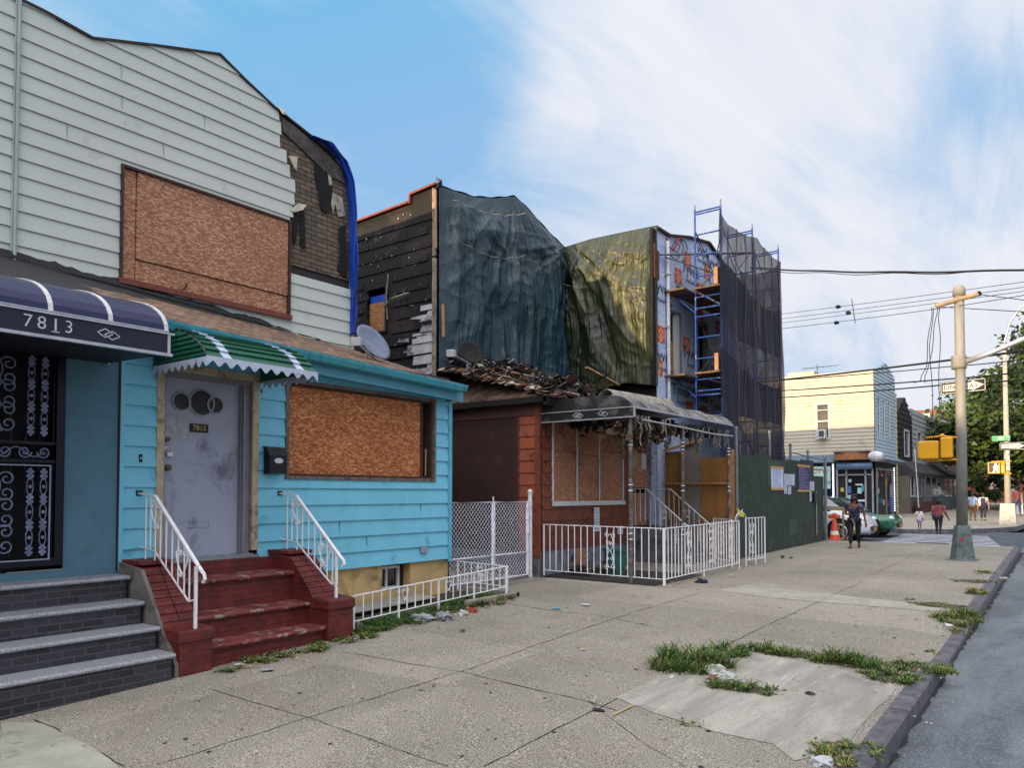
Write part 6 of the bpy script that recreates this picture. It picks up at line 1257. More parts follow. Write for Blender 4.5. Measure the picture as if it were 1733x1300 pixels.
m=MB(); m.box((-12.1,YS-.04,1.0),(-10.6,YS-.01,3.2)); m.build('shop_window',mat('shop_window_dark','#141a2c',.2,var=.5,sc=3),cs_)
m=MB(); m.box((-12.1,YS-.07,1.95),(-10.72,YS-.045,3.1)); sgn=m.build('teal_sign',mat('pale_teal_sign','#9cc0b8',.5),cs_)
text('CYW',.36,mat('sign_red','#a3262e',.5),(-11.2,YS-.08,2.86),'y','sign_lettering',sgn,ext=.003); text('641-3839',.26,mat('sign_grey','#5a6a68',.5),(-11.15,YS-.08,2.25),'y','sign_lettering',sgn,ext=.003,sx=.9); text('FOOD MARKET',.15,mat_once('sign_grey2','#68706e'),(-11.2,YS-.08,2.58),'y','sign_lettering',sgn,ext=.003) if False else None
LED=NT('led_string'); LED.b.inputs['Emission Color'].default_value=(.85,.85,1,1); LED.b.inputs['Emission Strength'].default_value=1.6; LED=LED.fin(hx('#ffffff'),.5)
m=MB()
for k in range(20): z=.95+k*.115; m.box((-10.62,YS-.09,z),(-10.56,YS-.05,z+.06)); 
for k in range(20): z=.75+k*.12; m.box((XS+.05,45.2,z),(XS+.09,45.3,z+.06))
x_=m.build('led_string',LED,cs_); x_['kind']='stuff'
m=MB(); m.box((-12.15,YS-.09,.85),(-10.55,YS-.03,.96)); m.box((-10.62,YS-.08,.9),(-10.52,YS-.05,3.25)); m.build('window_frame',WHITEP,cs_)
rr=random.Random(5); 
for k,(x,z,w_,h_,col) in enumerate(((-9.78,2.35,.14,.16,'#9fb3b4'),(-9.82,1.9,.2,.36,'#3e5f95'),(-9.8,1.45,.22,.35,'#86a9b5'),(-9.35,2.15,.35,.08,'#b5b8be'),(-9.33,1.85,.2,.3,'#8db5b5'),(-9.18,1.95,.12,.3,'#2f7d8d'),(-9.25,1.35,.34,.1,'#b8bcc4'),(-10.15,1.9,.16,.2,'#a39a4a'))):
    m=MB(); m.box((x-w_/2,YS-.075,z-h_/2),(x+w_/2,YS-.065,z+h_/2)); m.build('door_sticker',mat_once('sticker',col),cs_)
for k in range(22):
    y=rr.uniform(41.5,45); z=rr.uniform(.9,2.9); m=MB(); m.box((XS+.01,y-.12,z-.12),(XS+.03,y+.16,z+.14)); m.build('window_goods',mat_once('goods',('#8a3540','#b0732b','#2f6f8f','#9aa7b0','#6a4a8a','#b5a13a')[k%6]),cs_)
m=MB(); m.box((XS,41.3,2.9),(XS+.05,45.2,3.0)); m.box((XS,41.25,.6),(XS+.05,41.35,3)); m.box((XS,44.9,.6),(XS+.05,45.0,3)); m.box((XS,43.4,.6),(XS+.05,43.45,3)); m.build('front_window_frame',ALU,cs_)
m=MB(); m.box((XS+.03,44.2,.75),(XS+.06,44.8,1.5)); m.k=1; m.box((XS+.03,44.2,1.5),(XS+.06,44.8,2.2)); m.build('drink_poster',[mat('blue_poster','#3a5f9d',.5),mat('grey_poster','#7f8795',.5)],cs_)
# ---------------------------------------------------------------- houses further up the street
def far_house(label,X,y0,y1,ztop,col,gable=None,wins=(),depth=8,porch=None,pcol='#6b6460'):
    h_=T('row_house',label,'house',(X,(y0+y1)/2,.55)); M_=mat_once('far_siding',col)
    tp=TopF(gable or [(y0,ztop),(y1,ztop)]); m=MB(); boards(m,plX(X),y0,y1,.5,max(z for _,z in tp.ps),.3,top=tp,lip=.03,step=.8,holes=wins); m.build('front_siding',M_,h_)
    m=MB(); m.box((X-depth,y0+.02,.3),(X-.04,y1-.02,min(z for _,z in tp.ps)-.05)); ks=tp.ps
    for (a,za),(b,zb_) in zip(ks,ks[1:]): m.quad((X,a,za),(X,b,zb_),(X-depth,b,zb_),(X-depth,a,za))
    m.quad((X,y0,.3),(X,y0,tp(y0)),(X-depth,y0,tp(y0)),(X-depth,y0,.3)); m.build('house_body',M_,h_)
    for a,b,c_,d in wins: m=MB(); pbox(m,plX(X),a,b,c_,d,-.08,-.03); m.k=1; frame(m,plX(X),a-.06,b+.06,c_-.06,d+.06,.1,-.02,.05); m.build('window',[GLASS,WHITEP],h_)
    if porch:
        xp,zr=porch; m=MB(); m.prism([(X,y0,zr+.75),(xp+.35,y0,zr),(xp+.35,y0,zr-.15),(X,y0,zr-.15)],(0,y1-y0,0)); m.build('porch_roof',mat_once('dark_porch_roof','#3a3a40'),h_)
        m=MB(); m.box((X,y0+.05,.4),(xp,y1-.05,zr-.15)); m.build('porch_wall',mat_once('porch_wall',pcol),h_)
        n=3
        for k in range(n):
            ya=y0+.4+(y1-y0-.8)*k/n; yb=ya+(y1-y0-.8)/n-.25; m=MB(); pbox(m,plX(xp),ya,yb,1.55,2.75,.0,.02); m.k=1; frame(m,plX(xp),ya-.05,yb+.05,1.5,2.8,.09,.01,.05); m.build('porch_window',[GLASS,WHITEP],h_)
    return h_
far_house('narrow cream strip of a house squeezed behind the corner store',-8.7,46.15,46.95,7.3,'#c9c19c')
g=[(47.0,6.45),(47.6,6.45),(49.3,7.35),(51.4,6.2)]
far_house('dark charcoal gabled house with a white framed window beside the corner store',-8.7,47.0,51.4,6.4,'#212327',gable=g,wins=((48.9,50.3,3.9,5.4),),porch=(-8.15,2.9))
far_house('pale grey flat-fronted house beyond the dark gabled house',-8.75,51.5,58.5,6.9,'#9fa5a8',wins=((53.3,54.6,4.2,5.6),),porch=(-8.1,2.9),pcol='#8fa3b3')
far_house('white house half hidden by the tree up the street',-8.8,58.6,66,7.2,'#b8bcbc',porch=(-8.1,3.0),pcol='#9aaebd')
far_house('brown brick house far up the street behind the trees',-9.5,66.3,80,8.2,'#6e4a3c')
bb=far_house('red brick building closing the view far up the street',-2.8,92,99,8.,'#7a4331',depth=14); 
m=MB(); 
for x,mm in ((-8.5,0),(-6.8,0),(-5.,0),(-3.6,0)): m.box((x,91.85,1.2),(x+.7,91.95,3.2))
m.build('pilaster',mat('pale_pilaster','#a59a92',.8),bb)
m=MB(); m.tube([(-7.6,46.6,.6),(-7.9,47.4,4.2)],.03,6); tag(m.build('leaning_pole',WHITEP),'thin pale pole leaning against the dark gabled house','pole')
RBW=brick_mat('red_brick_wall','#5e3026','#4b271f','#3a2b27','x',.22,.075); m=MB(); m.box((-7.9,47.6,.5),(-7.7,53.0,1.25)); tag(m.build('brick_wall',RBW),'low red-brown brick wall in front of the dark gabled house','wall')
DIR=mat('dark_fence_iron','#4a4c50',.6,.2)
iron_fence('dark iron railing on top of the low brick wall up the street',(-7.8,47.6,1.25),(-7.8,53,1.3),1.1,.05,.2,(),name='iron_railing',mat_=DIR,ext=0)
iron_fence('grey iron fence in front of the pale grey house up the street',(-7.3,53.2,.64),(-7.3,58.5,.7),1.5,.1,.2,(5,10,15,20),mat_=DIR)
m=MB(); 
for k in range(5): m.box((-8.6+.28*k,54.0,.6),(-8.3+.28*k,55.6,1.6-.2*k))
fs=tag(m.build('front_steps',CONCW),'pale steps with white handrails at the grey house up the street','steps'); m=MB(); m.tube([(-8.5,55.6,2.4),(-7.2,55.6,1.5)],.03,5); m.build('handrail',WHITEP,fs); m=MB(); m.tube([(-8.5,54.0,2.4),(-7.2,54.0,1.5)],.03,5); m.build('handrail',WHITEP,fs)
m=MB(); m.lathe((-6.55,45.8,.56),[(.2,0),(.3,.35),(.34,.5),(.28,.5),(.22,.3)],12); pt=tag(m.build('planter',mat('yellow_green_pot','#9aa03c',.6,var=.15)),'yellow-green tub standing on the sidewalk past the corner store','planter')
m=MB(); m.prism([(-3.75,49.0,.6),(-3.0,49.0,.6),(-3.05,49.15,1.75),(-3.7,49.15,1.75)],(0,.03,0)); sb=tag(m.build('sandwich_board',mat('white_board','#b9bcc8',.6)),'small white sandwich board with an orange printed panel up the street','sign')
m=MB(); m.prism([(-3.65,48.985,1.2),(-3.1,48.985,1.2),(-3.12,49.08,1.6),(-3.64,49.08,1.6)],(0,.004,0)); m.build('printed_panel',mat('orange_print','#b07a44',.6,var=.3,sc=12),sb)
# ---------------------------------------------------------------- cars
TYRE=mat('tyre','#15161a',.85,var=.2); RIM=mat('alloy_rim','#b5b8bd',.3,.7,var=.1); CGLASS=mat('car_glass',(.02,.026,.035),.06,var=.1,spec=.9); HL=mat('headlight','#cdd6df',.1,.2,var=.05); BLK=mat('black_plastic','#121317',.5)
def car(label,x,y,z,col,L_=4.4,W=1.78,Ht=1.42,kind='coupe',rz=0.,group=None,metal=.3):
    c=T('parked_car',label,'car',(x,y,z),group,rz); PM=NT('car_paint_'+col[1:]); PM.b.inputs['Coat Weight'].default_value=.8; PM.b.inputs['Coat Roughness'].default_value=.05; PM.fin(hx(col),.35,metal)
    hw=W/2; suv=kind=='suv'; bz=.62 if suv else .5; hood=.98 if suv else .78; belt=1.0 if suv else .88
    st=[(0,.35,.36,.52,.55),(-.03,.62,.28,.6,.80),(-.14,.80,.22,.68,.93),(-.5,hood-.06,.18,.72,.99),(-1.15,hood+.05,.18,.74,1.0),(-1.35,belt+.02,.18,.74,1.0),(-3.2,belt+.04,.18,.74,1.0),(-3.9,belt+.0,.2,.74,.98),(-4.25,.9,.26,.7,.9),(-4.4,.6,.36,.6,.7)]
    m=MB(); n=None; rows=[]
    for (xx,zt,zb_,zm,wf) in st:
        zt=max(zt,.5); w_=hw*wf; xx=xx*L_/4.4; rows.append([(xx,-w_*.92,zb_),(xx,-w_,zb_+.12),(xx,-w_,(zb_+zt)/2+.08),(xx,-w_*.96,zt-.07),(xx,-w_*.80,zt),(xx,0,zt+.035),(xx,w_*.80,zt),(xx,w_*.96,zt-.07),(xx,w_,(zb_+zt)/2+.08),(xx,w_,zb_+.12),(xx,w_*.92,zb_)])
    k=len(rows[0]); vs=[p for r in rows for p in r]; fs=[(i*k+j,i*k+(j+1)%k,(i+1)*k+(j+1)%k,(i+1)*k+j) for i in range(len(rows)-1) for j in range(k)]+[tuple(range(k)),tuple(range((len(rows)-1)*k,len(rows)*k))[::-1]]
    m.add(vs,fs); b=m.build('body',PM.m,c,local=True,smooth=True); sd_=b.modifiers.new('s','SUBSURF'); sd_.levels=2; sd_.render_levels=2
    g=[(-1.12,0.,.78),(-1.75,.42 if not suv else .5,.70),(-2.6,.50 if not suv else .60,.68),(-3.3,.40 if not suv else .55,.68),(-4.0 if suv else -3.9,0.,.74)]; m=MB(); rows=[]
    for xx,dz,wf in g: xx*=L_/4.4; zz=belt+dz; rows.append([(xx,-hw*.90,belt-.03),(xx,-hw*wf-.0,zz-.03 if dz else belt),(xx,-hw*wf*.8,zz+.02 if dz else belt+.01),(xx,hw*wf*.8,zz+.02 if dz else belt+.01),(xx,hw*wf,zz-.03 if dz else belt),(xx,hw*.90,belt-.03)])
    k=6; vs=[p for r in rows for p in r]; m.add(vs,[(i*k+j,i*k+j+1,(i+1)*k+j+1,(i+1)*k+j) for i in range(len(rows)-1) for j in range(k-1)]); m.build('windows',CGLASS,c,local=True,smooth=False)
    m=MB(); rr_=rows[1:4]
    for p,q in zip(rr_,rr_[1:]): m.quad(*[Vector(v)+Vector((0,0,.012)) for v in (p[2],p[3],q[3],q[2])])
    for s in (1,4):
        for p,q in zip(rows,rows[1:]): m.beam(Vector(p[s])+Vector((0,0,.01)),Vector(q[s])+Vector((0,0,.01)),.05,.04)
    m.beam(rows[2][1],rows[2][0],.07,.03); m.beam(rows[2][4],rows[2][5],.07,.03); m.build('roof',PM.m,c,local=True)
    for xx in (-.82,-3.45):
        xx*=L_/4.4
        for s in (-1,1):
            m=MB(); m.lathe((xx,s*(hw-.10),.33),[(.26,-.11),(.325,-.10),(.335,0),(.325,.10),(.26,.11)],22,'y'); wo=m.build('wheel',TYRE,c,local=True,smooth=True); wo['label']='black tyre with pale rim'
            m=MB(); ys=s*(hw-.0); m.lathe((xx,s*(hw-.05),.33),[(.235,-.05),(.24,.05),(.20,.055),(.05,.03)],20,'y') if False else None
            for a in range(8): t_=a*math.pi/4; m.beam((xx,s*(hw+.012),.33),(xx+.22*math.cos(t_),s*(hw+.012),.33+.22*math.sin(t_)),.045,.02,up=(0,1,0))
            m.tube([(xx+.225*math.cos(a*math.pi/12),s*(hw+.008),.33+.225*math.sin(a*math.pi/12)) for a in range(25)],.022,6,cap=False); m.build('rim',RIM,c,local=True)
            m=MB(); m.lathe((xx,s*(hw-.02),.36),[(.40,-.02),(.405,.028)],22,'y'); m.build('wheel_arch',BLK,c,local=True)
    for s in (-1,1): m=MB(); m.blob((-.16,s*hw*.70,.66 if not suv else .72),.15,1,.0,12,8,(.8,1.0,.5)); m.build('headlight',HL,c,local=True,smooth=True)
    m=MB(); m.box((-.02,-hw*.42,.34),(.03,hw*.42,.5)); m.build('grille',BLK,c,local=True,bevel=.02); m=MB(); m.box((.03,-.17,.36),(.045,.17,.48)); m.build('licence_plate',mat_once('amber_plate','#b5762c'),c,local=True)
    m=MB(); m.box((-3.9*L_/4.4,-hw*.92,.2),(-.3,-hw*.98,.27)); m.build('sill',BLK,c,local=True)
    return c
zr=lambda y:.012*y-.146
xw=PY(1467,880,25.4).x; car('white car nosing out behind the masked woman at the end of the green hoarding',xw,26.3,zr(26.3),'#c3c9cf',kind='suv',metal=0)
xg=PY(1513,885,28.2).x; car('dark green car parked across the side street, its nose next to the white car',xg,29.1,zr(29.1),'#0f5a41',W=1.8,kind='coupe')
car('white car parked far up the street under the trees',-2.2,66,.6,'#bcc0c4',rz=math.pi*.5,metal=0); car('second white car parked far up the street behind the first',-2.2,74,.6,'#b4b8be',rz=math.pi*.5,metal=0,kind='suv')
# ---------------------------------------------------------------- traffic pole with signals and signs
PB=Vector((-2.34,19.56,.23))
t=NT('weathered_pole'); z=t.sep()[2]; n1=t.noise(3.5,8,dist=.8,rough=.7); pl_n=t.mapr(t.math('ADD',t.math('MULTIPLY',z,-.13),n1),.18,.30)
o=t.mix(t.mapr(t.noise(5,5,t.mapping(t.co,(1,1,.2))),.3,.7),hx('#6f6f6b'),hx('#8a8a85')); o=t.mix(t.math('MULTIPLY',pl_n,t.mapr(t.noise(6,7,loc if False else t.co,dist=.6),.45,.55)),o,hx('#6b6f70')); o=t.mix(t.mapr(t.noise(4,7,t.mapping(t.co,(1,1,.5),loc=(3,1,2)),dist=.6,rough=.7),.60,.68,0,.8),o,hx('#7f6f55')); POLEM=t.fin(o,.7)
BASEM=mat('grey_green_cast_iron','#5d6a6a',.6,.2,var=.2,sc=5,dirt='#3c4545',dk=.5,dsc=6,bump=.2,bsc=20)
tp=T('signal_pole','stout weathered signal pole with flared grey base beside the kerb','pole',tuple(PB))
m=MB(); m.tube([PB+Vector((0,0,.6)),PB+Vector((.02,0,3)),PB+Vector((.03,0,5.95))],.114,18,r2=.099); m.build('shaft',POLEM,tp,smooth=True)
m=MB(); a=[(.26,0),(.24,.08),(.165,.72),(.15,.78)]; n=8; vs=[]
for r,zz in a:
    for k in range(8): t_=math.pi/8+k*math.pi/4; vs.append(PB+Vector((r*1.04*math.cos(t_),r*1.04*math.sin(t_),zz)))
m.add(vs,[(i*8+k,i*8+(k+1)%8,(i+1)*8+(k+1)%8,(i+1)*8+k) for i in range(3) for k in range(8)]+[tuple(range(24,32))]); m.box(PB+Vector((-.3,-.3,-.03)),PB+Vector((.3,.3,.02))); bs=m.build('base',BASEM,tp,bevel=.01)
m=MB(); m.lathe(PB+Vector((-.0,-.225,.48)),[(.04,-.012),(.04,.0)],14,'y'); m.build('round_sticker',mat('red_sticker','#a33a42',.5),bs)
m=MB(); m.lathe(PB+Vector((.03,0,5.93)),[(.13,0),(.13,.12),(.11,.2),(.04,.24)],14); m.build('cap',POLEM,tp,smooth=True); m=MB(); m.lathe(PB+Vector((.0,0,4.28)),[(.15,0),(.155,.05),(.155,.25),(.15,.3)],14); m.build('collar',POLEM,tp,smooth=True)
a,b=PY(1583,518,19.35),PY(1656,497,19.6); m=MB(); m.tube([a,b],.055,10); m.build('crossarm',mat('weathered_arm','#8f8068',.8,var=.2),tp); 
m=MB(); m.blob(b,.06,3,.3); m.build('insulator',BLACKM,tp)
a=PB+Vector((.1,0,4.42)); m=MB(); m.tube([a,a+Vector((.5,0,.15)),a+Vector((1.2,0,.42)),a+Vector((3.0,-.1,.95)),a+Vector((6,-.1,1.5))],.065,10,r2=.045); m.build('mast_arm',ALU,tp,smooth=True)
def oneway(label,c,w_,h_,pl_,parentless=True,tilt=0.):
    BK=mat_once('sign_black','#101114'); WT=mat_once('sign_white','#c9ccd0')
    u,z=c; S=lambda a,b,o: pl_(u+a,z+b+a*tilt,o); m=MB(); m.prism([S(-w_/2,-h_/2,0),S(w_/2,-h_/2,0),S(w_/2,h_/2,0),S(-w_/2,h_/2,0)],pl_(0,0,.006)-pl_(0,0,0)); so_=m.build('one_way_sign',BK); tag(so_,label,'sign','one way signs')
    m=MB(); 
    for (a0,b0,a1,b1) in ((-w_*.485,-h_*.45,w_*.485,-h_*.41),(-w_*.485,h_*.41,w_*.485,h_*.45),(-w_*.485,-h_*.45,-w_*.475,h_*.45),(w_*.475,-h_*.45,w_*.485,h_*.45)): m.prism([S(a0,b0,.007),S(a1,b0,.007),S(a1,b1,.007),S(a0,b1,.007)],pl_(0,0,.002)-pl_(0,0,0))
    P_=[(-.44,-.27),(.20,-.27),(.20,-.40),(.46,0),(.20,.40),(.20,.27),(-.44,.27)]; m.prism([S(a*w_,b*h_,.007) for a,b in P_],pl_(0,0,.003)-pl_(0,0,0)); m.build('arrow',WT,so_)
    text('ONE WAY',h_*.44,BK,S(-w_*.04,0,.011),'y','lettering',so_,ext=.0005,sx=1.15,off=.001); return so_
a,b=PY(1591,668,19.74),PY(1668,640,19.74); oneway('black and white one way arrow sign strapped behind the near signal pole',((a.x+b.x)/2,(a.z+b.z)/2),b.x-a.x,.29,plY(19.74),tilt=.04)
YEL=mat('signal_yellow','#d39a14',.45,var=.08,sc=3,dirt='#a87a18',dk=.25,dsc=6)
def psig(label,px,y,d,hood=True,rz=0.,bol=True):
    a=PY(px[0],px[3],y); b=PY(px[2],px[1],y); m=MB(); m.box((a.x,y-d/2,a.z),(b.x,y+d/2,b.z)); s=m.build('pedestrian_signal',YEL,bevel=.035); tag(s,label,'signal','pedestrian signals')
    m=MB(); m.box((a.x+.02,y+d/2,a.z+.02),(b.x-.02,y+d/2+.12,b.z-.02)); m.build('visor',BLK,s); m=MB(); m.box((a.x-.004,y-.012,a.z+.03),(a.x+.0,y+.01,b.z-.03)); m.tube([(b.x+.004,y,b.z-.1),(b.x+.02,y,b.z-.12)],.015,6); m.build('hinge',BLACKM,s)
    return s
psig('left one of two yellow pedestrian signal housings on the near pole',(1554,746,1589,778),19.5,.22); psig('right one of two yellow pedestrian signal housings, right against the near pole',(1592,740,1612,776),19.45,.2)
m=MB(); a=PY(1566,741,19.5); b=PY(1620,741,19.5); m.tube([a,PY(1588,739,19.5),PY(1594,736,19.5),PY(1600,739,19.5),b],.022,8); a2=PY(1567,780,19.5); b2=PY(1620,778,19.5); m.tube([a2,b2],.024,8); m.tube([PY(1594,734,19.5),PY(1594,742,19.5)],.035,8); sbk=m.build('signal_bracket',YEL,tp,smooth=True)
# far pole
QB=Vector((-2.78,36.9,.45)); fp=T('lamp_pole','slender pale lamp pole with boxy white base on the far corner','pole',tuple(QB))
m=MB(); m.tube([QB,QB+Vector((0,0,7.1))],.125,12,r2=.075); m.build('shaft',mat('pale_pole','#a5a297',.7,var=.12,sc=3,dirt='#7d776c',dk=.35),fp,smooth=True); m=MB(); 
for r0,z0,r1,z1 in ((.30,0,.25,.85),): m.add([QB+Vector((sx*r,sy*r,z)) for r,z in ((r0,z0),(r1,z1)) for sx,sy in ((-1,-1),(1,-1),(1,1),(-1,1))],[(0,1,5,4),(1,2,6,5),(2,3,7,6),(3,0,4,7),(4,5,6,7)])
m.build('base',mat('white_base','#b2b1ab',.7,var=.12,sc=6,dirt='#6d6a64',dk=.4,dsc=8),fp,bevel=.02)
a=QB+Vector((0,0,7.05)); m=MB(); m.tube([a,a+Vector((.02,0,.5)),a+Vector((.2,0,1.2)),a+Vector((.55,0,1.75)),a+Vector((1.1,0,2.1)),a+Vector((2.2,0,2.3))],.04,8); m.build('lamp_arm',ALU,fp,smooth=True); m=MB(); m.blob(a+Vector((2.5,0,2.28)),.25,1,.05,12,6,(1.5,.8,.35)); m.build('lamp_head',ALU,fp,smooth=True)
a,b=PY(1691,762,36.7),PY(1735,748,36.7); oneway('smaller one way arrow sign on the far lamp pole',((a.x+b.x)/2,(a.z+b.z)/2),b.x-a.x,b.z-a.z,plY(36.7))
a,b=PY(1678,747,36.65),PY(1709,737,36.65); m=MB(); m.box((a.x,36.65,a.z),(b.x,36.67,b.z)); sg=tag(m.build('street_sign',mat('street_green','#1f8a5e',.5)),'green street name sign reading 80 ST on the far lamp pole','sign')
text('80',.2,mat_once('sign_white','#c9ccd0'),((a.x+b.x)/2-.0,36.645,(a.z+b.z)/2),'y','lettering',sg,ext=.001); text('ST',.1,mat_once('sign_white','#c9ccd0'),((a.x+b.x)/2+.26,36.645,(a.z+b.z)/2+.05),'y','lettering',sg,ext=.001)
a,b=PY(1673,801,36.5),PY(1691,783,36.5); m=MB(); m.box((a.x,36.5,a.z),(b.x,36.75,b.z)); ws=tag(m.build('pedestrian_signal',BLK,bevel=.02),'pedestrian signal showing a white walking figure on the far lamp pole','signal','pedestrian signals')
m=MB(); frame(m,plY(36.5),a.x-.02,b.x+.02,a.z-.02,b.z+.02,.05,.0,.14); m.build('yellow_rim',mat('amber_rim','#b08a4a',.5),ws)
WL=NT('walk_light'); WL.b.inputs['Emission Color'].default_value=(1,1,1,1); WL.b.inputs['Emission Strength'].default_value=1.8; WL=WL.fin(hx('#ffffff'),.5)
u=a.x+(b.x-a.x)*.66; zc=(a.z+b.z)/2; m=MB(); pw=plY(36.49)
disc(m,(u,zc+.15),.035,.0,10,pl_=pw); m.prism([pw(u-.05,zc+.10,0),pw(u+.05,zc+.10,0),pw(u+.035,zc-.04,0),pw(u-.04,zc-.04,0)],(0,-.004,0)); m.prism([pw(u-.04,zc-.03,0),pw(u,zc-.03,0),pw(u-.06,zc-.17,0),pw(u-.11,zc-.17,0)],(0,-.004,0)); m.prism([pw(u,zc-.03,0),pw(u+.035,zc-.03,0),pw(u+.08,zc-.17,0),pw(u+.04,zc-.17,0)],(0,-.004,0)); m.prism([pw(u+.05,zc+.09,0),pw(u+.10,zc+.0,0),pw(u+.08,zc-.02,0),pw(u+.04,zc+.04,0)],(0,-.004,0)); m.prism([pw(u-.05,zc+.09,0),pw(u-.10,zc+.0,0),pw(u-.08,zc-.02,0),pw(u-.04,zc+.04,0)],(0,-.004,0)); m.build('walking_figure',WL,ws)
a,b=PY(1692,801,36.7),PY(1700,783,36.7); m=MB(); m.box((a.x,36.6,a.z),(b.x,36.85,b.z)); tag(m.build('pedestrian_signal',YEL,bevel=.02),'narrow yellow signal housing seen edge-on on the far lamp pole','signal','pedestrian signals')
m=MB(); a=PY(1677,782,36.75); b=PY(1711,781,36.75); m.tube([a,b],.03,6); a=PY(1680,801,36.75); b=PY(1711,802,36.75); m.tube([a,b],.03,6); m.build('bracket',YEL,fp)
a,b=PY(1702,797,36.7),PY(1708,762,36.7); m=MB(); m.box((a.x,36.7,a.z),(b.x,36.85,b.z)); tag(m.build('control_box',mat('pale_control_box','#a9aba6',.6),bevel=.015),'narrow pale control box strapped to the far lamp pole','box')
# ---------------------------------------------------------------- overhead wires
WIRE=mat('black_cable','#14151b',.6)
def wire(label,pts,r,sag=0.,y0=27.,y1=22.,twist=0.,cat='wire',grp='overhead wires'):
    P_=[]; x0,x1=pts[0][0],pts[-1][0]; y_at=lambda px: y0+(y1-y0)*(px-1325)/(1733-1325); E_=[PY(px,py,y_at(px)) for px,py in pts]
    out=[]
    for a,b in zip(E_,E_[1:]):
        for i in range(24): f=i/24; p=a.lerp(b,f); p.z-=sag*4*f*(1-f); out.append(p+Vector((0,0,twist*math.sin(f*24))))
    out.append(E_[-1]); m=MB(); m.tube(out,r,5); return tag(m.build('overhead_wire',WIRE,smooth=True),label,cat,grp)
wire('thick topmost cable high above the signal pole',[(1270,453),(1790,455)],.028,.12,twist=.012); wire('thin cable twisting round the topmost thick one',[(1270,456),(1790,453)],.012,.16,twist=.03)
for (p,q,lab) in (((1270,538),(1790,469),'uppermost of the four thin wires running to the pole top'),((1270,546),(1790,478),'second from top of the four thin wires running to the pole top'),((1270,553),(1790,485),'third from top of the four thin wires running to the pole top')): wire(lab,[p,q],.008,.02)
wire('lowest of the four thin wires running to the pole top',[(1270,562),(1576,524),(1790,489)],.008,.02,y0=24,y1=18)
for (p,c_,q,r,lab) in (((1270,648),(1612,609),(1790,583),.03,'thickest black cable passing behind the signal pole at mast-arm height'),((1270,647),(1612,620),(1790,600),.014,'thin cable just under the thickest one'),((1270,664),(1612,641),(1790,621),.02,'cable crossing just above the near one way sign'),((1270,676),(1594,652),(1790,636),.02,'lowest cable, ending behind the near one way sign')): wire(lab,[p,c_,q],r,.03,y0=28,y1=21)
wire('thin wire leaving the pole top to the right',[(1655,498),(1790,515)],.009,.0,y0=24.3,y1=19); wire('second thin wire leaving the crossarm to the right',[(1583,519),(1790,531)],.009,.0,y0=24,y1=18.5)
for k,(pts,lab) in enumerate((([(1576,520),(1573,560),(1566,620),(1558,645)],'first slack drop wire hanging from the left end of the crossarm'),([(1578,521),(1574,590),(1577,700),(1579,742)],'long drop wire hanging from the crossarm down toward the signals'),([(1586,520),(1580,570),(1568,632),(1563,648)],'second slack drop wire hanging from the crossarm'),([(1590,520),(1589,560),(1590,640),(1587,700)],'slack drop wire hanging closest to the pole'))):
    P_=[PY(px,py,19.3) for px,py in pts]; out=[]; 
    for i in range(25): 
        f=i/24*(len(P_)-1); j=min(int(f),len(P_)-2); out.append(P_[j].lerp(P_[j+1],f-j)+Vector((.02*math.sin(i*.5+k),0,0)))
    m=MB(); m.tube(out,.008,4); tag(m.build('drop_wire',WIRE),lab,'wire','drop wires on the signal pole')
m=MB(); m.tube([PY(1441,506,25.5),PY(1447,547,25.5)],.012,5); tag(m.build('wire_spacer',WIRE),'thin upright spacer across the four thin wires','spacer'); 
for px,py,lab in ((1418,519,'dark bead on the uppermost thin wire'),(1415,546,'dark bead on the lowest thin wire'),(1435,529,'dark bent clip between the thin wires'),(1549,645,'pale knot of insulators on the cable above the one way sign')):
    m=MB(); m.blob(PY(px,py,25.),.07 if px<1500 else .06,2,.3,8,6,(1.3,1,.8)); tag(m.build('wire_bead',WIRE if px<1500 else ALU),lab,'insulator')
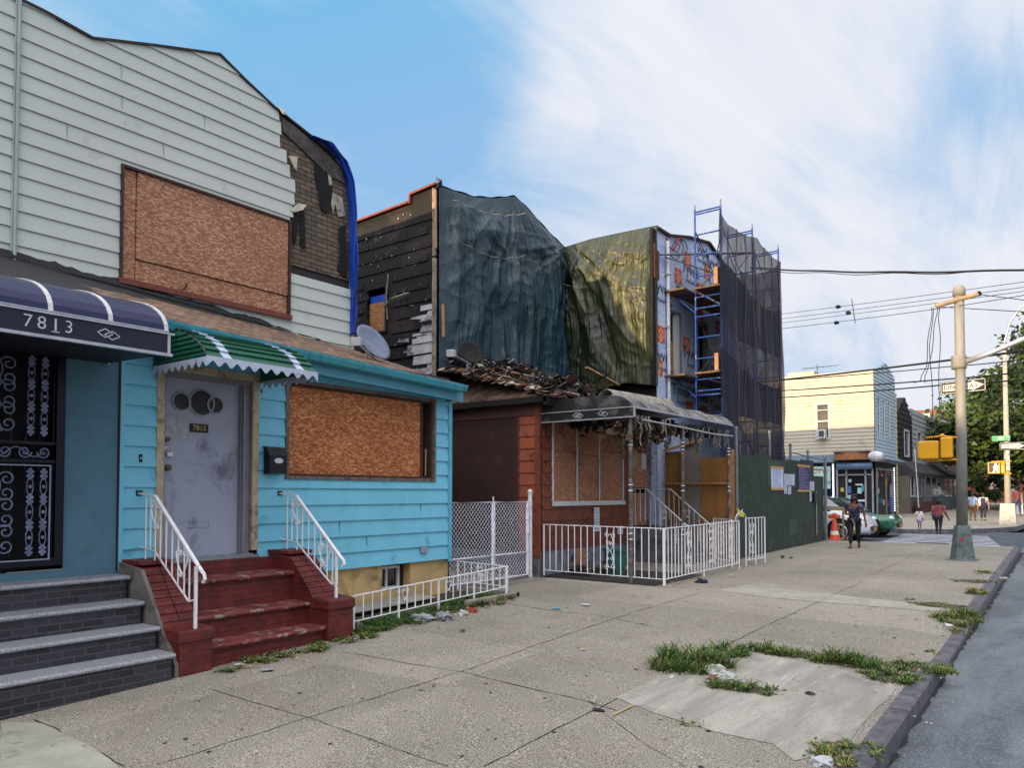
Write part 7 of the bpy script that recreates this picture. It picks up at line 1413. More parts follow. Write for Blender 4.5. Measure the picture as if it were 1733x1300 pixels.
# ---------------------------------------------------------------- trees
LEAF=[mat('leaf_dark','#223218',.6,var=.3,sc=2),mat('leaf_mid','#344822',.6,var=.3,sc=2),mat('leaf_light','#4a5f2b',.6,var=.3,sc=2)]
for q in LEAF: q.node_tree.nodes['Principled BSDF'].inputs['Transmission Weight'].default_value=0
BARK=mat('bark','#4a3f35',.9,var=.3,sc=6,bump=.8,bsc=20)
def tree(name,label,base,h,cr,n_cl,lf,seed,trunk=.2,zc=.62,sq=(1,1,.8),cat='tree',size=.16,group=None,extra=()):
    r=random.Random(seed); B=Vector(base); t_=T(name,label,cat,tuple(B),group); m=MB(); ctr=B+Vector((0,0,h*zc))
    m.tube([B,B+Vector((.1,0,h*.25)),B+Vector((-.05,.1,h*.5)),B+Vector((.1,0,h*.8))],trunk,9,r2=trunk*.25); cls=[]
    for i in range(n_cl):
        while True:
            d=Vector((r.uniform(-1,1),r.uniform(-1,1),r.uniform(-1,1)))
            if .25<d.length<1: break
        k=d.length; k=1-(1-k)*.6; d=d.normalized()*k*(1+.25*noise.noise(d*2.2+Vector((seed,0,0)))); cls.append(ctr+Vector((d.x*cr*sq[0],d.y*cr*sq[1],d.z*cr*sq[2])))
    cls+= [Vector(e) for e in extra]
    for i,c in enumerate(cls):
        if i%4==0: s=B+Vector((0,0,h*r.uniform(.3,.6))); mid=s.lerp(c,.5)+Vector((0,0,.3)); m.tube([s,mid,c],trunk*.28,5,r2=trunk*.05)
    m.build('trunk',BARK,t_,smooth=True); g=MB()
    for c in cls:
        rr=cr*r.uniform(.14,.26); shade=r.choices((0,1,2),(.4,.4,.2))[0]
        for j in range(lf):
            d=Vector((r.gauss(0,.5),r.gauss(0,.5),r.gauss(0,.36)))*rr; p=c+d; g.k=min(2,max(0,shade+r.choice((-1,0,0,1)))); s=size*r.uniform(.6,1.3); a=Vector((r.uniform(-1,1),r.uniform(-1,1),r.uniform(-.7,.7))).normalized()*s; b=a.cross(Vector((r.uniform(-1,1),r.uniform(-1,1),r.uniform(-1,1)))).normalized()*s*.55
            g.quad(p-a,p-b,p+a,p+b)
    g.build('crown',LEAF,t_); return t_
tree('street_tree','large leafy tree overhanging the far sidewalk beside the lamp pole',(1.3,50,.55),11.6,5.8,120,120,3,.28,.60,(1.0,.9,.76),size=.18)
tree('street_tree','second large tree further back, reaching left behind the signal pole',(-2.9,60,.72),10.4,5.2,100,110,8,.25,.56,(1.05,1,.66),size=.24,extra=((-7.5,57,5.4),(-7.0,57,5.0),(-8.1,57,5.9),(-7.4,57,4.2),(-6.6,56,4.6),(-6.4,57,6.4),(-7.9,57,5.0)))
tree('street_tree','dense dark tree low behind the far pedestrians',(-1.0,72,.72),9,5.5,70,90,12,.25,.5,(1.3,1,.7),size=.3)
tree('shrub','round dark bush behind the two walkers',(-5.6,56,.72),3.0,1.5,30,90,15,.08,.5,(1.1,1,.9),cat='bush',size=.13)
m=MB(); m.tube([(-1.7,55,.6),(-1.65,55,3.2),(-1.5,55,6)],.35,9,r2=.25); tag(m.build('tree_trunk',BARK,smooth=True),'thick dark trunk at the right edge behind the lamp pole','tree trunk')

# tall block added out of view behind the viewer to keep the low sun off the street
ab=T('unseen_sun_block','unseen brick block added behind the viewer to keep low sun off the street','building',(8,-46,-.4)); m=MB(); m.box((-26,-60,-.5),(34,-46.01,12.6)); m.build('wall',RBW,ab)
m=MB(); m.box((-26.2,-60.2,12.6),(34.2,-45.8,13.1)); m.build('cornice',CONCW,ab)
for i in range(10):
    for j in range(4): m=MB(); x=-7+i*4.1; z=1.2+j*3; m.box((x,-46.02,z),(x+1.4,-45.95,z+1.8)); m.build('window',GLASS,ab)
# ---------------------------------------------------------------- people
def skin(name,nodes,edges,root,m_,parent,sub=1,smooth=True):
    keys=list(nodes); me=bpy.data.meshes.new(name); me.from_pydata([nodes[k][0] for k in keys],[(keys.index(a),keys.index(b)) for a,b in edges],[])
    o=bpy.data.objects.new(name,me); COL.objects.link(o); md=o.modifiers.new('s','SKIN'); md.use_smooth_shade=True
    sv=me.skin_vertices[0].data
    for i,k in enumerate(keys):
        r=nodes[k][1]; sv[i].radius=r if hasattr(r,'__len__') else (r,r); sv[i].use_root=(k==root)
    s=o.modifiers.new('d','SUBSURF'); s.levels=sub; s.render_levels=sub
    dg=bpy.context.evaluated_depsgraph_get(); dg.update(); nm=bpy.data.meshes.new_from_object(o.evaluated_get(dg)); bpy.data.objects.remove(o); nm.name=name; nm.materials.clear(); nm.materials.append(m_)
    nm.polygons.foreach_set('use_smooth',[True]*len(nm.polygons)); q=bpy.data.objects.new(name,nm); COL.objects.link(q); q.parent=parent; return q
def person(label,x,y,z,h,rz,skinc,top,bot,hair,shoe,pose,build=1.,skirt=None,sleeve='short',child=False,legskin=False):
    """local frame: faces -Y.  pose gives (front/back) offsets of feet and hand positions"""
    p=T('person',label,'person',(x,y,z),None,rz); s=h/1.70; b=build
    V=lambda a,b_,c_:(a*s,b_*s,c_*s); fl,fr=pose['feet']; hl,hr=pose['hands']; el,er=pose['elbows']
    SK=mat_once('skin',skinc); hs=1.25 if child else 1.
    nd={'pel':(V(0,0,.93),(.135*s*b,.10*s*b)),'sp':(V(0,0,1.10),(.125*s*b,.09*s*b)),'ch':(V(0,-.005,1.30),(.15*s*b,.10*s*b)),'nk0':(V(0,0,1.44),.055*s),'nk':(V(0,-.01,1.50),.048*s),'hd0':(V(0,-.02,1.56),.068*s*hs),'hd1':(V(0,-.02,1.63),.080*s*hs),'hd2':(V(0,-.012,1.685),.052*s*hs)}
    ed=[('pel','sp'),('sp','ch'),('ch','nk0'),('nk0','nk'),('nk','hd0'),('hd0','hd1'),('hd1','hd2')]
    for sd,sx,ft,hd_,eb in (('l',1,fl,hl,el),('r',-1,fr,hr,er)):
        fx_,fy,fz=ft; kx_=(sx*.10+fx_)/2; ky=fy*.5-.05-(.05 if fz>.02 else 0); kz_=.50+fz*.5
        nd.update({'hp'+sd:(V(sx*.095*b,0,.88),.085*s*b),'kn'+sd:(V(kx_,ky,kz_),.055*s*b),'an'+sd:(V(fx_,fy,.09+fz),.035*s),'he'+sd:(V(fx_,fy-.04,.045+fz),.036*s),'to'+sd:(V(fx_+sx*.01,fy-.16,.03+fz*.4),.03*s)})
        ed+=[('pel','hp'+sd),('hp'+sd,'kn'+sd),('kn'+sd,'an'+sd),('an'+sd,'he'+sd),('he'+sd,'to'+sd)]
        nd.update({'sh'+sd:(V(sx*.175*b,0,1.40),.058*s*b),'el'+sd:(V(*eb),.040*s*b),'wr'+sd:(V(*hd_),.026*s)}); e=Vector(eb); w_=Vector(hd_); d=(w_-e).normalized(); side=d.cross(Vector((0,1,0))).normalized() if abs(d.y)<.9 else Vector((1,0,0))
        pm=w_+d*.055; nd['pa'+sd]=(V(*pm),(.034*s,.018*s)); ed+=[('ch','sh'+sd),('sh'+sd,'el'+sd),('el'+sd,'wr'+sd),('wr'+sd,'pa'+sd)]
        for k in range(4):
            o=side*(-.027+.018*k); L_=(.062,.072,.068,.052)[k]; c0=pm+o+d*.035; c1=c0+d*L_*.5+Vector((0,-.006,0)); c2=c1+d*L_*.5+Vector((0,-.016,0))
            for n_,c_,r in (('a',c0,.0095),('b',c1,.0085),('c',c2,.007)): nd[f'f{k}{n_}{sd}']=(V(*c_),r*s)
            ed+=[('pa'+sd,f'f{k}a{sd}'),(f'f{k}a{sd}',f'f{k}b{sd}'),(f'f{k}b{sd}',f'f{k}c{sd}')]
        t0=pm-side*.042*sx*(-1)+Vector((0,-.015,0)); t1=t0+d*.045+Vector((0,-.012,0)); nd['t0'+sd]=(V(*t0),.011*s); nd['t1'+sd]=(V(*t1),.009*s); ed+=[('wr'+sd,'t0'+sd),('t0'+sd,'t1'+sd)]
    skin('body',nd,ed,'pel',SK,p,1)
    TM=mat_once(top[0],top[1],var=.2,sc=9) if isinstance(top,tuple) else top; BM=bot
    tn={k:(nd[k][0],(nd[k][1][0]*1.16+.012*s,nd[k][1][1]*1.2+.012*s)) for k in ('pel','sp','ch')}; tn['pel']=(V(0,0,.90),(.155*s*b,.125*s*b)); tn['nk0']=(V(0,.0,1.425),.075*s); te=[('pel','sp'),('sp','ch'),('ch','nk0')]
    for sd in 'lr':
        tn['sh'+sd]=(nd['sh'+sd][0],.075*s*b); a=Vector(nd['sh'+sd][0]); c_=Vector(nd['el'+sd][0]); te.append(('ch','sh'+sd))
        if sleeve=='short': tn['up'+sd]=(tuple(a.lerp(c_,.55)),.064*s*b); te.append(('sh'+sd,'up'+sd))
        else: tn['el'+sd]=(nd['el'+sd][0],.055*s*b); w_=Vector(nd['wr'+sd][0]); tn['wr'+sd]=(tuple(c_.lerp(w_,.95)),.040*s*b); te+=[('sh'+sd,'el'+sd),('el'+sd,'wr'+sd)]
    skin('top',tn,te,'sp',TM,p,1)
    bn={'pel':(V(0,0,.97),(.15*s*b,.12*s*b))}; be=[]
    for sd in 'lr':
        kn=Vector(nd['kn'+sd][0]); an=Vector(nd['an'+sd][0]); bn['hp'+sd]=(nd['hp'+sd][0],.105*s*b); bn['kn'+sd]=(tuple(kn),.072*s*b); bn['an'+sd]=(tuple(kn.lerp(an,.88 if not legskin else .1)),.050*s*b); be+=[('pel','hp'+sd),('hp'+sd,'kn'+sd),('kn'+sd,'an'+sd)]
    skin('skirt' if skirt else 'trousers',bn,be,'pel',BM,p,1)
    if skirt: m=MB(); m.lathe((0,0,.70*s),[(.25*s,0),(.22*s,.1*s),(.15*s,.27*s)],14); m.build('skirt_flounce',skirt,p,local=True,smooth=True)
    for sd in 'lr':
        a=Vector(nd['he'+sd][0]); c_=Vector(nd['to'+sd][0]); an=Vector(nd['an'+sd][0]); m=MB(); d=(c_-a); m.tube([a-d*.45,a,a.lerp(c_,.6),c_+d*.35],[.032*s,.046*s,.044*s,.028*s],8); m.build('shoe',shoe,p,local=True,smooth=True)
    hc=Vector(V(0,.015,1.635)); m=MB()
    m.blob(hc+Vector((0,.004,.012)),.108*s*hs,2,.12,12,8,(.95,1.02,1.05)); vs=m.v
    for v in vs:
        if v.y<hc.y-.055*s and v.z<hc.z+.055*s: v.y=hc.y-.045*s
    if pose.get('hair')=='bun': m.blob(hc+Vector((0,.07*s,.07*s)),.055*s,1,.2,8,6)
    if pose.get('hair')=='long': m.blob(hc+Vector((.05*s,.05*s,-.09*s)),.075*s,1,.25,8,6,(1,1,1.3)); m.blob(hc+Vector((-.05*s,.05*s,-.09*s)),.07*s,5,.25,8,6,(1,1,1.3))
    m.build('hair',mat_once('hair',hair),p,local=True,smooth=True)
    m=MB(); f=Vector(V(0,-.105*hs,1.61)); m.blob(f,.014*s,1,.1,6,5,(.9,1,1.3)); 
    m.build('nose',SK,p,local=True,smooth=True)
    for sx in (1,-1): m=MB(); m.blob(f+Vector((sx*.031*s,.018*s,.028*s)),.012*s,1,0,6,5,(1.3,.6,.7)); m.build('eye',mat_once('eye','#15110f'),p,local=True)
    for sx in (1,-1): m=MB(); m.blob(Vector(V(sx*.082*hs,-.01,1.605)),.022*s,1,.1,6,5,(.5,.8,1.3)); m.build('ear',SK,p,local=True,smooth=True)
    if not pose.get('mask'): m=MB(); m.beam(f+Vector((-.022*s,.012*s,-.045*s)),f+Vector((.022*s,.012*s,-.045*s)),.008*s,.01*s); m.build('mouth',mat_once('lips','#5b2f2a'),p,local=True)
    return p,s,nd
def hgt(px,top,y,z): return PY(px,top,y).z-z
NAVYT=NT('navy_print_shirt'); n1=NAVYT.noise(9,4); o=NAVYT.mix(NAVYT.mapr(n1,.45,.55),hx('#131d33'),hx('#3f4a68')); NAVYT=NAVYT.fin(NAVYT.mix(NAVYT.mapr(NAVYT.noise(7,3,NAVYT.mapping(NAVYT.co,(1,1,1),loc=(5,2,0))),.6,.64),o,hx('#5f6b8a')),.8)
BLKT=mat('black_trousers','#14151b',.8,var=.25); SAND=mat('brown_sandal','#4a3527',.7); DKS=mat('dark_shoe','#17181c',.6); KHK=mat('brown_trousers','#7d5a3a',.8,var=.15); DGT=mat('dark_grey_trousers','#262833',.8,var=.2); JEANS=mat('blue_jeans','#31445f',.8,var=.2)
q=PG(1446,928); hh=hgt(1436,839,q.y,q.z)
p,s,nd=person('woman in navy patterned top and black face mask walking toward us with a phone',q.x,q.y,q.z,hh,R_(8),'#6b4432',NAVYT,BLKT,'#1f1512',SAND,{'feet':((.11,.28,.03),(-.10,-.20,0)),'hands':((.33,-.02,.82),(-.10,-.27,1.10)),'elbows':((.29,.05,1.12),(-.27,.0,1.10)),'mask':1,'hair':'long'},build=1.12)
m=MB(); m.blob(Vector((0,-.085,1.575))*s,.062*s,3,.05,12,8,(1.05,.55,.8)); m.build('face_mask',mat('black_mask','#08080a',.8),p,local=True,smooth=True)
m=MB(); m.beam(Vector((.17,-.10,1.42))*s,Vector((-.10,-.19,.90))*s,.02*s,.008); bg_=m.build('bag_strap',BLK,p,local=True)
for nm,lab,f in (('shoulder_bag','grey tubular bag hanging across the front of the masked woman',0),('mobile_phone','dark phone held in the hand of the masked woman',1)):
    m=MB(); c=Vector((q.x,q.y,q.z)); Rm=Matrix.Rotation(R_(8),3,'Z')
    if f==0: a,b=Vector((-.06,-.20,.98))*s,Vector((.03,-.22,.74))*s; m.tube([c+Rm@a,c+Rm@b],.035*s,8)
    else: a=Vector((-.05,-.33,1.13))*s; m.beam(c+Rm@(a+Vector((-.0,0,-.06))),c+Rm@(a+Vector((.02,-.03,.06))),.07,.012,up=(0,1,0))
    tag(m.build(nm,mat_once('bag_grey','#5a5c66') if f==0 else BLK,smooth=False),lab,'bag' if f==0 else 'phone')
WK={'feet':((.10,.16,.02),(-.10,-.20,0)),'hands':((.27,-.12,.84),(-.27,.10,.84)),'elbows':((.25,.04,1.12),(-.25,.08,1.12))}
q=PG(1588,905); hh=hgt(1585,848,q.y,q.z); PLAID=NT('red_plaid'); n1=PLAID.voro(18,out='Color'); PLAID=PLAID.fin(PLAID.mix(PLAID.mapr(PLAID.sep(n1)[0],.4,.6),hx('#6d2438'),hx('#93495a')),.85)
person('person in dark red plaid shirt walking away, holding a small child by the hand',q.x,q.y,q.z,hh,math.pi,'#5d3d2e',PLAID,DGT,'#17110f',DKS,{'feet':((.09,-.10,0),(-.09,.18,.03)),'hands':((.25,-.08,.85),(-.42,-.05,.86)),'elbows':((.26,.05,1.12),(-.32,.03,1.10))},sleeve='long',build=1.15)
q=PG(1556,897); hh=hgt(1556,861,q.y,q.z); person('small child in white top and pink skirt walking beside the person in plaid',q.x,q.y,q.z,hh,math.pi,'#6b4a3a',('white_top','#c9c6c4'),mat('white_tights','#b9b4b8',.8),'#1d1613',mat('white_shoe','#a8a6a4',.7),{'feet':((.08,-.05,0),(-.08,.1,0)),'hands':((.40,-.05,1.22),(-.24,-.04,.90)),'elbows':((.30,0,1.22),(-.24,.02,1.15))},skirt=mat('pink_skirt','#b78aa8',.8,var=.1),sleeve='long',child=True,build=1.1,legskin=True)
q=PG(1646,882); hh=hgt(1643,835,q.y,q.z); person('walker in light blue shirt and brown trousers half hidden by the signal pole',q.x,q.y,q.z,hh,math.pi,'#8a6a55',('light_blue_shirt','#8fa9cc'),KHK,'#2a211c',SAND,WK,build=1.1)
m=MB(); c=Vector((q.x,q.y,q.z)); m.beam(c+Vector((-.15,-.16,1.35)),c+Vector((.16,-.17,1.05)),.05,.02); tag(m.build('cross_strap',BLK),'black cross-body strap on the walker in light blue','strap')
q2=PG(1664,882); hh=hgt(1663,836,q2.y,q2.z); p,s,nd=person('walker in a navy vest over a white shirt, next to the light blue one',q2.x,q2.y,q2.z,hh,math.pi,'#8f6f5b',('white_tee','#b9b7b8'),DGT,'#241c18',DKS,{'feet':((.10,-.08,0),(-.09,.20,.03)),'hands':((.33,-.08,.84),(-.30,.05,.84)),'elbows':((.30,.04,1.12),(-.29,.05,1.12))},build=1.2)
m=MB(); m.lathe((0,0,.90*s),[(.20*s,0),(.205*s,.15*s),(.20*s,.35*s),(.13*s,.54*s)],14); 
for v in m.v: v.y*=.82
m.build('vest',mat('navy_vest','#252848',.8,var=.15),p,local=True,smooth=True)
m=MB(); m.blob(Vector(((q.x+q2.x)/2+.02,q2.y-.1,q2.z+.80)),.13,2,.3,10,8,(.9,.6,1.2)); tag(m.build('carrier_bag',mat('white_plastic_bag','#b5b8bc',.4,var=.08)),'white plastic carrier bag held between the two walkers','bag')
q=PG(1721,869); q=PG(1721,874); hh=hgt(1719,826,q.y,q.z); person('far person in maroon top and blue jeans at the right edge behind the lamp pole',q.x,q.y,q.z,hh,math.pi*.9,'#6b4a3a',('maroon_top','#5e2c38'),JEANS,'#1a1412',DKS,WK,build=1.1)
# ---------------------------------------------------------------- grass, weeds, leaves and litter
GRA=[mat('grass_green','#3f6220',.7,var=.25,sc=9),mat('grass_dark','#26401a',.7,var=.25,sc=9),mat('grass_dry','#8a8248',.8,var=.25,sc=9)]
rg=random.Random(21)
def blades(m,x,y,n,rad,h,wd=.006,dry=.15,sx=1.,sy=1.,rot=0.,lean=.6):
    n=int(n*1.7); nc=max(3,int(n/42)); cs=[]
    for i in range(nc): a=rg.uniform(0,6.28); r=rad*math.sqrt(rg.random()); cs.append((x+r*math.cos(a)*sx,y+r*math.sin(a)*sy,rg.uniform(.45,1.25)*(1-.4*r/rad),rad*rg.uniform(.12,.30)))
    for i in range(n):
        cx,cy,hh,cr_=rg.choice(cs); a=rg.uniform(0,6.28); r=cr_*abs(rg.gauss(0,.6)); px=cx+r*math.cos(a); py=cy+r*math.sin(a)
        z=ZG(px,py)-.005; L_=1.05*h*hh*rg.uniform(.3,1.2); t_=a+rg.uniform(-.7,.7); d=Vector((math.cos(t_),math.sin(t_),0))*lean*rg.uniform(.4,2.0); b=Vector((px,py,z)); s=Vector((-math.sin(t_),math.cos(t_),0))*wd*rg.uniform(.5,1.3)
        p1=b+Vector((0,0,L_*.5))+d*L_*.3; p2=b+Vector((0,0,L_*.8))+d*L_*.8; p3=b+Vector((0,0,L_*rg.uniform(.5,.85)))+d*L_*1.3; m.k=2 if rg.random()<dry else (1 if rg.random()<.4 else 0)
        m.quad(b-s,b+s,p1+s*.8,p1-s*.8); m.quad(p1-s*.8,p1+s*.8,p2+s*.5,p2-s*.5); m.add((p2-s*.5,p2+s*.5,p3),((0,1,2),))
    for i in range(int(n*.12)):      # broad low leaves between the blades
        a=rg.uniform(0,6.28); r=rad*math.sqrt(rg.random())*1.1; px=x+r*math.cos(a)*sx; py=y+r*math.sin(a)*sy; z=ZG(px,py)+rg.uniform(.004,.03); q=rg.uniform(.008,.022); d=Vector((math.cos(a*3),math.sin(a*3),rg.uniform(-.3,.5)))*q; e=Vector((-math.sin(a*3),math.cos(a*3),rg.uniform(-.3,.3)))*q*.6; c=Vector((px,py,z)); m.k=rg.choice((0,0,1,2)); m.quad(c-d,c-e,c+d,c+e)
DIRTM=mat('crack_soil','#4d463b',.95,var=.35,sc=15,bump=.8,bsc=40); DIRT=MB()
def tuft(label,px,n,rad,h,**k):
    p=PG(*px); sx_=k.get('sx',1.); sy_=k.get('sy',1.); R0=[Vector((p.x+rad*.80*sx_*math.cos(a)*(1+.7*noise.noise(Vector((math.cos(a)*2+p.x,math.sin(a)*2,p.y)))),p.y+rad*.80*sy_*math.sin(a)*(1+.35*noise.noise(Vector((math.cos(a)*2,math.sin(a)*2+p.y,7)))),0)) for a in [2*math.pi*i/18 for i in range(18)]]
    for q in R0: q.z=ZG(q.x,q.y)+.0062
    if n>240: DIRT.add([Vector((p.x,p.y,ZG(p.x,p.y)+.008))]+R0,[(0,i+1,(i+1)%18+1) for i in range(18)])
    m=MB(); blades(m,p.x,p.y,n,rad,h,**k); o=m.build('grass_tuft',GRA); tag(o,label,'grass','grass tufts in the sidewalk joints'); return o
tuft('biggest lush grass clump at the left corner of the concrete patch',(1168,1128),900,.34,.20,sx=1.2)
tuft('grass clump behind the biggest one on the left edge of the patch',(1224,1107),420,.24,.16)
tuft('flat grass clump below the crumpled paper on the patch',(1250,1165),420,.24,.09,sx=1.5,sy=.7)
tuft('dark spiky grass clump on the far edge of the patch, second from left',(1307,1104),420,.22,.13,sx=1.5,sy=.8)
tuft('thin grass strip in the middle of the far edge of the patch',(1370,1113),300,.28,.07,sx=1.8,sy=.5,dry=.3)
tuft('tall spiky grass clump in the middle of the far edge of the patch',(1438,1124),650,.30,.15,sx=1.5,sy=.7)
tuft('low grass clump at the kerb corner of the patch',(1508,1148),480,.22,.10,sx=1.2)
tuft('grass spilling on the kerb end behind the patch corner',(1545,1130),480,.26,.08,sx=1.3,dry=.3)
tuft('big weed clump along the kerb, halfway to the signal pole',(1618,1048),700,.34,.13,sx=.7,sy=1.5,dry=.35)
tuft('flat dark weeds left of the big kerb clump',(1596,1026),350,.35,.05,sx=1.4,sy=.8,dry=.4)
tuft('yellowish weed clump by the kerb beyond the big one',(1652,1004),260,.20,.13,sx=.8,sy=1.4,dry=.6)
tuft('dark flat weeds by the kerb closer to the signal pole',(1655,985),260,.30,.05,sx=1.4,dry=.3)
tuft('dry weeds at the kerb nearest the signal pole',(1668,970),200,.25,.07,dry=.6)
tuft('small dry tuft below the big kerb clump',(1612,1068),160,.14,.05,sx=1.3,dry=.6)
tuft('little grass tuft on the near edge of the patch',(1168,1227),90,.07,.035,sx=1.4,dry=.3)
tuft('loose grass tuft at the near kerb corner of the patch',(1440,1270),260,.17,.05,sx=1.4,dry=.3)
tuft('dry grass tuft at the bottom edge beside the kerb',(1408,1285),260,.16,.07,dry=.45)
tuft('small dry tuft on the sidewalk short of the kerb weeds',(1541,1016),70,.10,.04,dry=.9)
tuft('faint weed tuft at the foot of the green hoarding',(1327,945),90,.16,.10,dry=.7)
tuft('sparse grass in a crack far right of the patch',(1578,1104),60,.08,.05,dry=.6)
struct(DIRT.build('crack_soil',DIRTM,loc=(0,0,0)),'dark soil under the weeds in the sidewalk')
# weeds of the bed
m=MB()
for i in range(95): blades(m,-7.28+rg.uniform(-.36,.26),rg.uniform(6.2,9.25),80,.16,.10,wd=.006,dry=.08,lean=1.)
tag(m.build('weed_bed_grass',GRA),'green weeds and grass covering the strip behind the low white fence','grass',kind='stuff')
m=MB()
for i in range(34): blades(m,-6.98+rg.uniform(-.10,.14),4.35+rg.uniform(0,1.9),50,.12,.07,wd=.006,dry=.2,lean=1.)
tag(m.build('stoop_weeds',GRA),'thin weeds growing at the foot of the red stoop','grass',kind='stuff')
LV=[mat('dry_leaf_tan','#9c8458',.8,var=.3,sc=20),mat('dry_leaf_pale','#b3ab90',.8,var=.2,sc=20),mat('dry_leaf_brown','#5e4630',.8,var=.3,sc=20)]
m=MB()
def leafat(m,x,y,s):
    z=ZG(x,y)+.012+rg.random()*.02; a=rg.uniform(0,6.28); c=Vector((x,y,z)); d=Vector((math.cos(a),math.sin(a),rg.uniform(-.2,.3)))*s; e=Vector((-math.sin(a),math.cos(a),rg.uniform(-.3,.3)))*s*.55; m.k=rg.randrange(3); m.quad(c-d,c-e,c+d,c+e)
for i in range(420): t_=rg.random(); leafat(m,-7.05+rg.gauss(0,.10),6.2+3.0*t_,rg.uniform(.012,.032))
for i in range(160): leafat(m,-6.92+rg.gauss(0,.12),4.4+1.8*rg.random(),rg.uniform(.012,.03))
for i in range(60): p=PG(rg.uniform(1120,1560),rg.uniform(1095,1180)); leafat(m,p.x,p.y,rg.uniform(.01,.022))
for i in range(130): leafat(m,-5.75+rg.gauss(0,.12),rg.uniform(12,16.5),rg.uniform(.015,.03))
for i in range(90): y=rg.uniform(4,20); leafat(m,kx(y)+.15+rg.gauss(0,.08),y,.014)
for i in range(0): pass
tag(m.build('fallen_leaves',LV),'scattered dry leaves and crumbs along walls and kerb','leaves',kind='stuff')
# gum spots and crumbs
m=MB(); GUM=mat('old_gum','#2c2a28',.8)
for i in range(330):
    x=rg.uniform(-6.6,-1.4); y=rg.uniform(2.6,18); r=rg.uniform(.006,.026)
    if rg.random()<.3: r*=.6
    P_=[Vector((x+r*math.cos(k*.9)*rg.uniform(.7,1.2),y+r*math.sin(k*.9)*rg.uniform(.7,1.2),0)) for k in range(7)]
    for p in P_: p.z=ZG(p.x,p.y)+.003
    m.poly(P_)
struct(m.build('gum_spots',GUM,loc=(0,0,0)),'dark spots of old gum on the sidewalk')
def litter(name,label,px,col,s,flat=.25,seed=0,cat='litter',rough=.6):
    p=PG(*px); M_=mat_once('litter',col); m=MB(); r_=random.Random(seed)
    if flat<.12:
        a=r_.uniform(0,3.1); c=Vector((p.x,p.y,ZG(p.x,p.y)+.012)); d=Vector((math.cos(a),math.sin(a),0))*s; e=Vector((-math.sin(a),math.cos(a),0))*s*.7
        m.grid(lambda u,v:c+d*(u*2-1)+e*(v*2-1)+Vector((0,0,.5*s*flat*3*noise.noise(Vector((u*3,v*3,seed)))+.01)),5,5); o=m.build(name,M_,solid=.002)
    else: m.blob((p.x,p.y,ZG(p.x,p.y)+s*flat*.8),s,seed,.9,12,9,(1.2,.8,flat*1.4)); o=m.build(name,M_,smooth=False)
    return tag(o,label,cat)
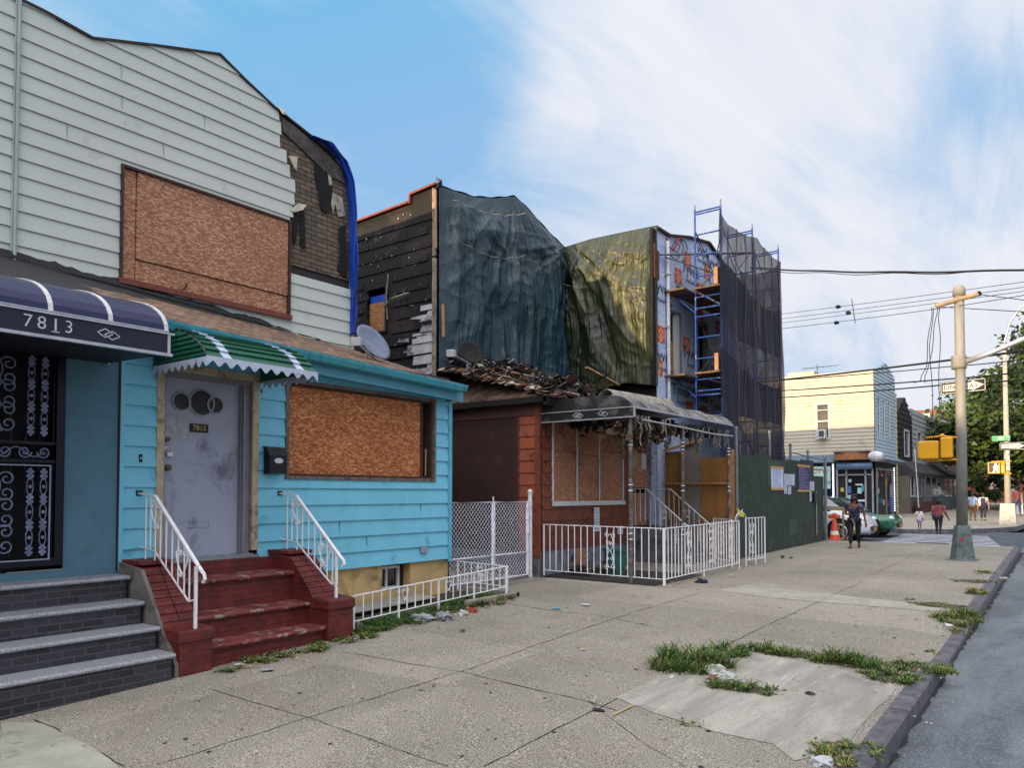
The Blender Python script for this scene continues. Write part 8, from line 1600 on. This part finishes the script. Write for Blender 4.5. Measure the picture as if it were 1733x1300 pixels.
for a in (('crumpled_paper','crumpled pale printed paper lying in the biggest grass clump',(1212,1143),'#a7aaa0',.075,.55,1),('plastic_wrapper','pale plastic wrapper lying right of the crumpled paper',(1232,1152),'#9da3a0',.07,.4,2),('brown_scrap','brown scrap between the wrapper and the grass',(1208,1152),'#6e4b34',.045,.4,3),('paper_scrap','tiny white scrap left of the biggest grass clump',(1137,1148),'#b6bac4',.025,.4,4),
    ('plastic_bag','large flattened clear plastic bag at the edge of the weed bed',(715,1051),'#8f949b',.13,.28,5),('plastic_bag','crumpled grey plastic bag lying right of the large clear one',(750,1050),'#80838a',.10,.5,6),('paper_scrap','small crumpled white paper at the far end of the weed bed',(783,1042),'#a9aba8',.06,.5,7),('snack_wrapper','crumpled orange wrapper at the far end of the weed bed',(799,1037),'#8a3a24',.05,.6,8),
    ('paper_sheet','folded pale paper under the far end of the low white fence',(797,1018),'#93a0a0',.09,.05,9),('plastic_scrap','small blue-white scrap in the weeds behind the low fence',(739,1034),'#7f93b0',.035,.3,10),('paper_cup','small white cup lying by the first fence post',(608,1063),'#a3a6a8',.04,.8,11),('paper_scrap','white scrap lying in the weeds at the foot of the red stoop',(403,1128),'#aeb6c2',.045,.08,12),('plastic_scrap','thin clear scrap lying on the slab in front of the red stoop',(452,1137),'#8d92a0',.06,.08,13),
    ('paper_sheet','flat sky-blue paper on the sidewalk in front of the driveway',(941,1032),'#4f93b5',.06,.05,14),('paper_sheet','flat white paper right of the sky-blue one',(991,1026),'#b2b8bc',.065,.05,15),('dark_bag','small dark blue bag at the foot of the long porch fence',(1187,987),'#1d2138',.09,.35,16),('paper_scrap','white scrap on the sidewalk near the end of the porch fence',(1237,976),'#b3b3ae',.05,.08,17),('paper_scrap','tiny yellow scrap on the middle of the sidewalk',(985,1102),'#b5a85a',.025,.08,18),
    ('stone','small dark stone on the concrete patch',(1370,1177),'#3b3b3c',.028,.5,19),('stone','dark flat spot of tar near the left tip of the patch',(1012,1204),'#25272a',.04,.2,20),('stick','pale stick lying left of the patch',(1055,1205),'#a99a70',.0,.0,21),('paper_scrap','white scrap caught in the kerb weeds',(1603,1060),'#b9bab6',.05,.3,22),('paper_scrap','pale scrap in the gutter past the dropped kerb',(1698,980),'#b5b5b5',.05,.3,23),('paper_scrap','small white scrap behind the spiky clump on the patch edge',(1268,1101),'#c3c6cb',.03,.8,24),('paper_scrap','pale lump among the spiky grass on the patch edge',(1402,1112),'#b0b0a8',.03,.8,25),('paper_scrap','crumpled white paper at the bottom edge by the kerb',(1390,1296),'#aab0b6',.05,.5,26),('leaf_scrap','pair of dark wet leaves on the slab beyond the bed',(783,1070),'#26231f',.04,.08,27)):
    if a[0]=='stick':
        p,q=PG(1040,1212),PG(1071,1197); m=MB(); m.tube([p+Vector((0,0,.012)),q+Vector((0,0,.014))],.008,5); tag(m.build('stick',mat_once('stick','#a99a70')),a[1],'stick')
    else: litter(*a[:4],a[4],a[5],a[6])

# cracks and tar seams in the roadway
mj=MB()
for k in range(7):
    x=rg.uniform(-.6,3.5); y=rg.uniform(3,20); P_=[Vector((x,y,0))]
    for j in range(6): x+=rg.uniform(-.35,.45); y+=rg.uniform(.1,.7); P_.append(Vector((x,y,0)))
    addm(mj,crack(P_,.012,surf=zroad,dz=.004,jit=.05,wv=1.))
struct(mj.build('road_cracks',CRACK,loc=(0,0,0)),'thin cracks wandering over the roadway')
m=MB()
for i in range(120):
    x=rg.uniform(-1.0,3.5); y=rg.uniform(3,22); r=rg.uniform(.006,.03); P_=[Vector((x+r*math.cos(k*.9)*rg.uniform(.6,1.3),y+r*math.sin(k*.9)*rg.uniform(.6,1.3),0)) for k in range(7)]
    for p in P_: p.z=zroad(p.x,p.y)+.004
    if x>kx(y)+.1: m.poly(P_)
struct(m.build('road_spots',GUT,loc=(0,0,0)),'dark oil and gum spots on the roadway')
m=MB()
for i in range(60):
    x=rg.uniform(-6.4,-1.5); y=rg.uniform(2.6,12); a=rg.uniform(0,3.1); L_=rg.uniform(.02,.16); w_=rg.uniform(.003,.008); d=Vector((math.cos(a),math.sin(a),0)); e=Vector((-d.y,d.x,0)); c=Vector((x,y,0)); P_=[c-d*L_-e*w_,c+d*L_-e*w_*.3,c+d*L_+e*w_*.3,c-d*L_+e*w_]
    for p in P_: p.z=ZG(p.x,p.y)+.0035
    m.poly(P_)
struct(m.build('scuff_marks',mat('pale_scuff','#a8a49a',.9),loc=(0,0,0)),'pale scrapes on the sidewalk')
